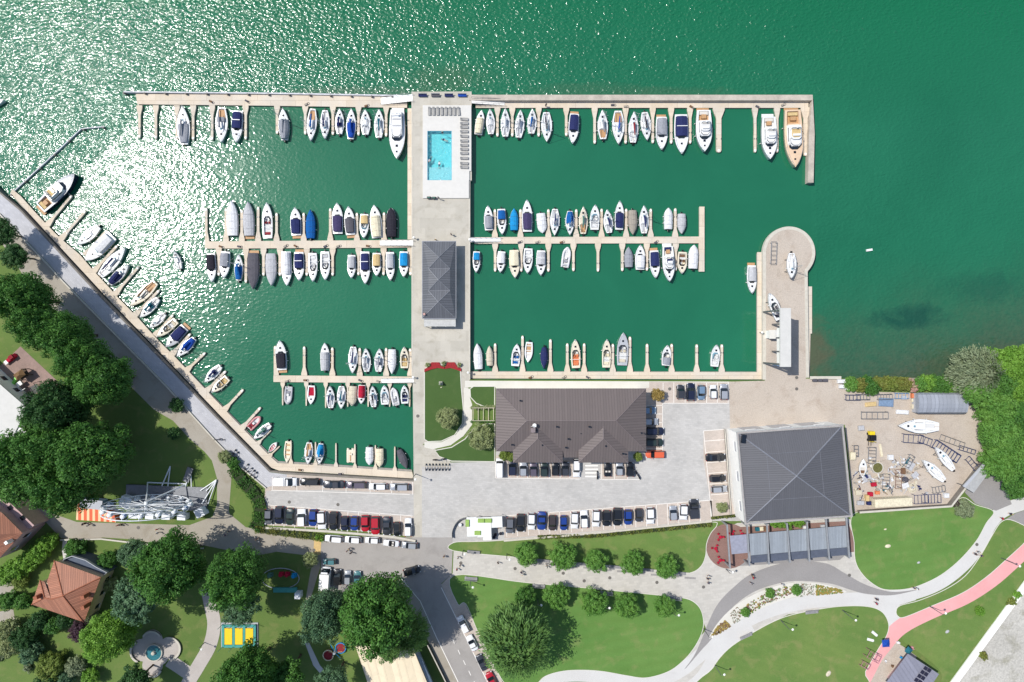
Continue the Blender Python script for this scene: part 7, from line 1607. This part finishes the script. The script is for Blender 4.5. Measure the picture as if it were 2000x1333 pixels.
yard(1668, 880, 2.6, 1.0, 1.0, 90, STEELG, 3, 'small rack close to the hall east wall'); yard(1758, 773, 3.2, 1.2, 0.8, 0, STEELL, 4, 'bright blue cradle at the top yard edge')
def box_thing(x, y, L, W, h_, ang, c, label, nm='crate', lid=None):
    r_ = empty(nm, P3(x, y, 0.02), math.radians(ang), label, nm.replace('_', ' '), 'stored boxes and gear in the yard'); MB().box(0, 0, 0, L, W, h_).build('body', cloth(c), r_, bevel=0.05); MB().box(0, 0, h_, L*0.96, W*0.9, 0.08, taper=.9).build('lid', cloth(lid or c), r_)
B_ = '''1784 773 1.5 1.1 0.8 0 orange orange crate beside the grey shed|1764 777 1.2 0.9 0.6 0 lgrey pale crate left of the orange crate|1785 782 1.3 0.8 0.5 0 cream cream crate below the orange crate|1783 794 1.2 1.1 0.7 0 beige beige crate below left of the shed|1761 805 2.9 1.0 0.5 -4 white long white box left of the largest hull|1730 786 3.4 2.0 0.3 -3 sblue pale blue corrugated sheets near the top yard edge|1700 790 2.6 1.0 0.3 5 tan yellow tarpaulin heap near the top yard edge|1680 836 1.3 1.1 0.7 5 lgrey grey crate top left of the yard|1737 893 1.2 1.2 0.8 0 white white crate in the yard middle|1720 880 0.5 3.0 0.2 10 cream cream plank leaning in the yard middle|1662 890 1.2 1.8 1.1 0 cream cream container against the hall east wall|1705 946 1.2 0.9 0.6 10 red red crate in the lower yard|1693 935 2.0 1.4 0.3 20 lgrey grey plastic sheeting in the lower yard|1712 962 1.0 0.8 0.6 0 orange orange crate in the lower yard|1698 965 1.1 1.0 0.7 0 red lower red crate next to the orange crate|1691 972 0.8 1.4 0.9 0 tan yellow drum shaped box by the lower yard wall|1735 978 8.6 1.9 2.3 3 cream long cream container roof at the bottom yard wall|1724 944 1.0 0.8 0.4 0 white small white crate in the lower yard|1766 948 1.6 1.2 0.6 20 white white gear heap in the lower yard|1777 910 2.0 1.6 0.4 60 lgrey pale sheeting heap in the yard middle|1786 928 1.6 1.2 0.4 40 lgrey second pale sheeting heap lower right|1676 962 1.4 1.2 0.5 0 beige beige crate close to the hall corner|1679 982 1.6 1.0 0.6 0 lgrey grey crate in the lower left yard corner|1695 982 0.9 0.9 0.8 0 navy blue crate left of the long container|1845 967 1.1 1.1 0.9 0 white white tank at the south east yard corner|1717 915 1.0 1.8 0.2 35 taupe grey board beside the round tank|1763 920 0.9 1.4 0.5 0 brown brown wooden box in the yard|1642 745 2.0 0.9 0.8 0 white upper white bin on the quay corner|1653 745 1.0 0.9 0.8 0 white upper right white bin on the quay corner|1642 755 1.2 0.9 0.8 0 white lower white bin on the quay corner|1653 757 1.0 1.2 0.8 0 white lower right white bin on the quay corner|1590 743 1.0 0.7 0.6 0 dgrey left of three grey boxes along the quay|1600 743 1.0 0.7 0.6 0 dgrey middle of three grey boxes along the quay|1610 743 1.2 0.7 0.6 0 dgrey right of three grey boxes along the quay'''
for e in B_.split('|'):
    f = e.split(' ', 7); box_thing(float(f[0]), float(f[1]), float(f[2]), float(f[3]), float(f[4]), float(f[5]), f[6], f[7])
# more small clutter in the yard
for i in range(230):
    x, y = random.uniform(1668, 1840), random.uniform(895, 978)
    if i > 180: x, y = random.uniform(1862, 1915), random.uniform(778, 890)
    if x > 1795 and y < 955: continue
    if y > 962 and x > 1690: continue
    c = random.choice(['lgrey', 'dgrey', 'taupe', 'beige', 'brown', 'teal', 'white', 'navy', 'white', 'lgrey']); a = random.uniform(0, 180)
    r_ = empty('scrap_piece', P3(x, y, 0.02), math.radians(a), 'loose '+cname(c)+' piece of boat gear lying '+('in the lower yard' if y > 893 else 'by the east yard edge'), 'boat gear', 'loose gear in the lower yard'); L_ = random.uniform(0.5, 2.4)
    MB().tube([(-L_/2, 0, 0.1), (0, random.uniform(-.15, .15), 0.2), (L_/2, 0, 0.1)], random.uniform(0.04, 0.14), 5).build('rod', cloth(c), r_); MB().box(random.uniform(-.3, .3), 0.1, 0, random.uniform(.2, .8), random.uniform(.2, .6), random.uniform(.1, .5), random.random()).build('block', cloth(random.choice(['lgrey', 'taupe', 'beige', 'white', c])), r_)
r_ = empty('round_tank', P3(1711, 913, 0), 0, 'round tank full of green water in the yard', 'tank'); MB().lathe([(1.3, 0), (1.35, 0.8), (1.15, 0.8), (1.15, 0.6)], 24).build('shell', CONC, r_); MB().lathe([(1.15, 0.6), (1.14, 0.65)], 24).build('water', M('algae_water', (106, 104, 60), 0.3, var=0.3, scale=4), r_)
r_ = empty('round_tank', P3(1780, 953, 0), 0, 'low beige round tub in the lower yard', 'tank'); MB().lathe([(1.1, 0), (1.15, 0.4), (0.9, 0.4), (0.9, 0.1)], 20).build('shell', cloth('beige'), r_)
r_ = empty('round_tank', P3(1766, 937, 0), 0, 'dark round tub in the lower yard', 'tank'); MB().lathe([(0.7, 0), (0.75, 0.6), (0.6, 0.6), (0.6, 0.3)], 16).build('shell', cloth('dgrey'), r_)
# forklift
r_ = empty('forklift', P3(1698, 853, 0.02), math.radians(-90), 'yellow and black forklift parked right of the hall', 'forklift')
MB().box(0, 0, 0.3, 2.0, 1.2, 0.8, taper=.9).build('body', BLK, r_); MB().box(-0.95, 0, 0.3, 0.8, 1.2, 1.1).build('counterweight', M('forklift_yellow', (226, 200, 40), 0.5), r_); MB().box(0.0, 0, 1.9, 1.2, 1.1, 0.08).build('overhead_guard', BLK, r_)
for sx in (-1, 1):
    for sy in (-1, 1): MB().tube([(sx*0.7, sy*0.5, 0.3), (sx*0.7, sy*0.65, 0.3)], 0.3, 10).build('wheel', TYRE, r_)
for s_ in (-1, 1): MB().box(1.5, s_*0.3, 0.1, 1.2, 0.12, 0.06).build('fork', BLK, r_); MB().box(1.0, s_*0.35, 0.1, 0.1, 0.1, 2.2).build('mast', M('forklift_yellow'), r_)
# rowing boat in the yard
r_ = empty('rowing_boat', P3(1683, 914, 0.3), math.radians(-2), 'grey rowing boat stored close to the hall east wall', 'rowing boat'); openboat(r_, 4.3, 1.8, 'brown', 'dh')
# things on the lawns and at the lower right
for (x, y, w_, c, lb) in ((1734, 1067, 1.6, 'cream', 'long pale slab on the fresh lawn'), (1729, 1034, 0.7, 'cream', 'small pale slab on the fresh lawn'), (1794, 1099, 0.9, 'lgrey', 'square grey cover on the fresh lawn'), (1618, 1316, 1.8, 'beige', 'round boulder on the oval lawn'), (1850, 1234, 1.2, 'lgrey', 'white boulder on the right lawn'), (862, 757, 0.5, 'cream', 'white stone on the pier lawn')):
    r_ = empty('lawn_stone', P3(x, y, 0.06), random.random(), lb, 'stone', 'stones on the lawns'); MB().lathe([(w_*0.45, 0), (w_*0.4, 0.15), (w_*0.2, 0.24)], 9, sx=1.0, sy=0.6).build('stone', cloth(c), r_)
for (x, y, a) in ((1708, 1238, -40), (1700, 1250, -15)):
    r_ = empty('sandpit_lid', P3(x, y, 0.06), math.radians(a), ('upper' if y < 1245 else 'lower')+' white paddle board lying beside the pink path', 'board'); MB().prism([(-0.8, -0.3), (0.7, -0.3), (0.85, 0), (0.7, 0.3), (-0.8, 0.3)], 0, 0.12).build('hull', GEL, r_); MB().box(0, 0, 0.12, 1.2, 0.12, 0.03).build('stripe', GELC, r_)
parasol(1720, 1249, 7, 'royal', 'square blue parasol at the edge of the pink path', 'parasols', sq=True)
parasol(1764, 1263, 6, 'teal', 'teal parasol on the solar house terrace', 'parasols', sq=True)
frame_obj('bike_rack', 'pink exercise frame on the left of the pink path, upper', 'exercise frame', 1698, 1276, 3.0, 1.6, 2.2, -28, M('pink_steel', (170, 110, 130), 0.5), 3, 'exercise frames')
frame_obj('bike_rack', 'pink exercise frame on the left of the pink path, lower', 'exercise frame', 1686, 1296, 2.0, 1.2, 1.2, -28, M('pink_steel'), 2, 'exercise frames')
for i, (x, y, c) in enumerate(((1752, 1254, 'white'), (1758, 1283, 'sky'), (1770, 1270, 'white'), (1742, 1300, 'brown'), (1728, 1290, 'white'), (1780, 1264, 'pink'))):
    r_ = empty('garden_item', P3(x, y, 0.06), i, cname(c)+' garden chair on the solar house terrace, '+ORD[i]+' of six', 'garden chair', 'garden chairs'); MB().box(0, 0, 0.4, 0.5, 0.5, 0.06).build('seat', cloth(c), r_); MB().box(0.24, 0, 0.45, 0.06, 0.5, 0.4).build('backrest', cloth(c), r_)
    for sx in (-1, 1): MB().box(sx*0.2, 0, 0, 0.05, 0.45, 0.4).build('leg', cloth(c), r_)
r_ = empty('planter_ring', P3(1409, 991, 0.03), 0, 'white stone ring around the round bush in the car park', 'planter'); MB().lathe([(1.3, 0), (1.3, 0.25), (1.0, 0.25), (1.0, 0.05)], 24).build('ring', CONC, r_)
r_ = empty('swim_platform_buoy', P3(1697, 489, WZ), 0.15, 'small white swimming raft floating alone in the bay', 'raft'); MB().box(0, 0, 0, 1.4, 0.5, 0.35).build('deck', GEL, r_); MB().box(0, 0, -0.2, 1.3, 0.45, 0.2).build('float', GELG, r_)
r_ = empty('statue', P3(861, 749, 0.06), 0, 'small grey statue on a plinth on the pier lawn', 'statue'); MB().box(0, 0, 0, 0.9, 0.9, 0.8, taper=.8).build('plinth', CONC, r_); MB().lathe([(0.3, 0.8), (0.35, 1.3), (0.15, 1.6), (0.18, 1.9), (0.05, 2.0)], 10).build('figure', SAGE, r_)
for (x, y, lb) in ((835, 713, 'left tub plant at the red flower bed'), (867, 710, 'middle tub plant at the red flower bed'), (897, 713, 'right tub plant at the red flower bed')):
    tree(x, y, 4.5, 0.5, 'tiny', 'olive', lb, 'shrub', 'shrub', 'tub plants', trunk=False)
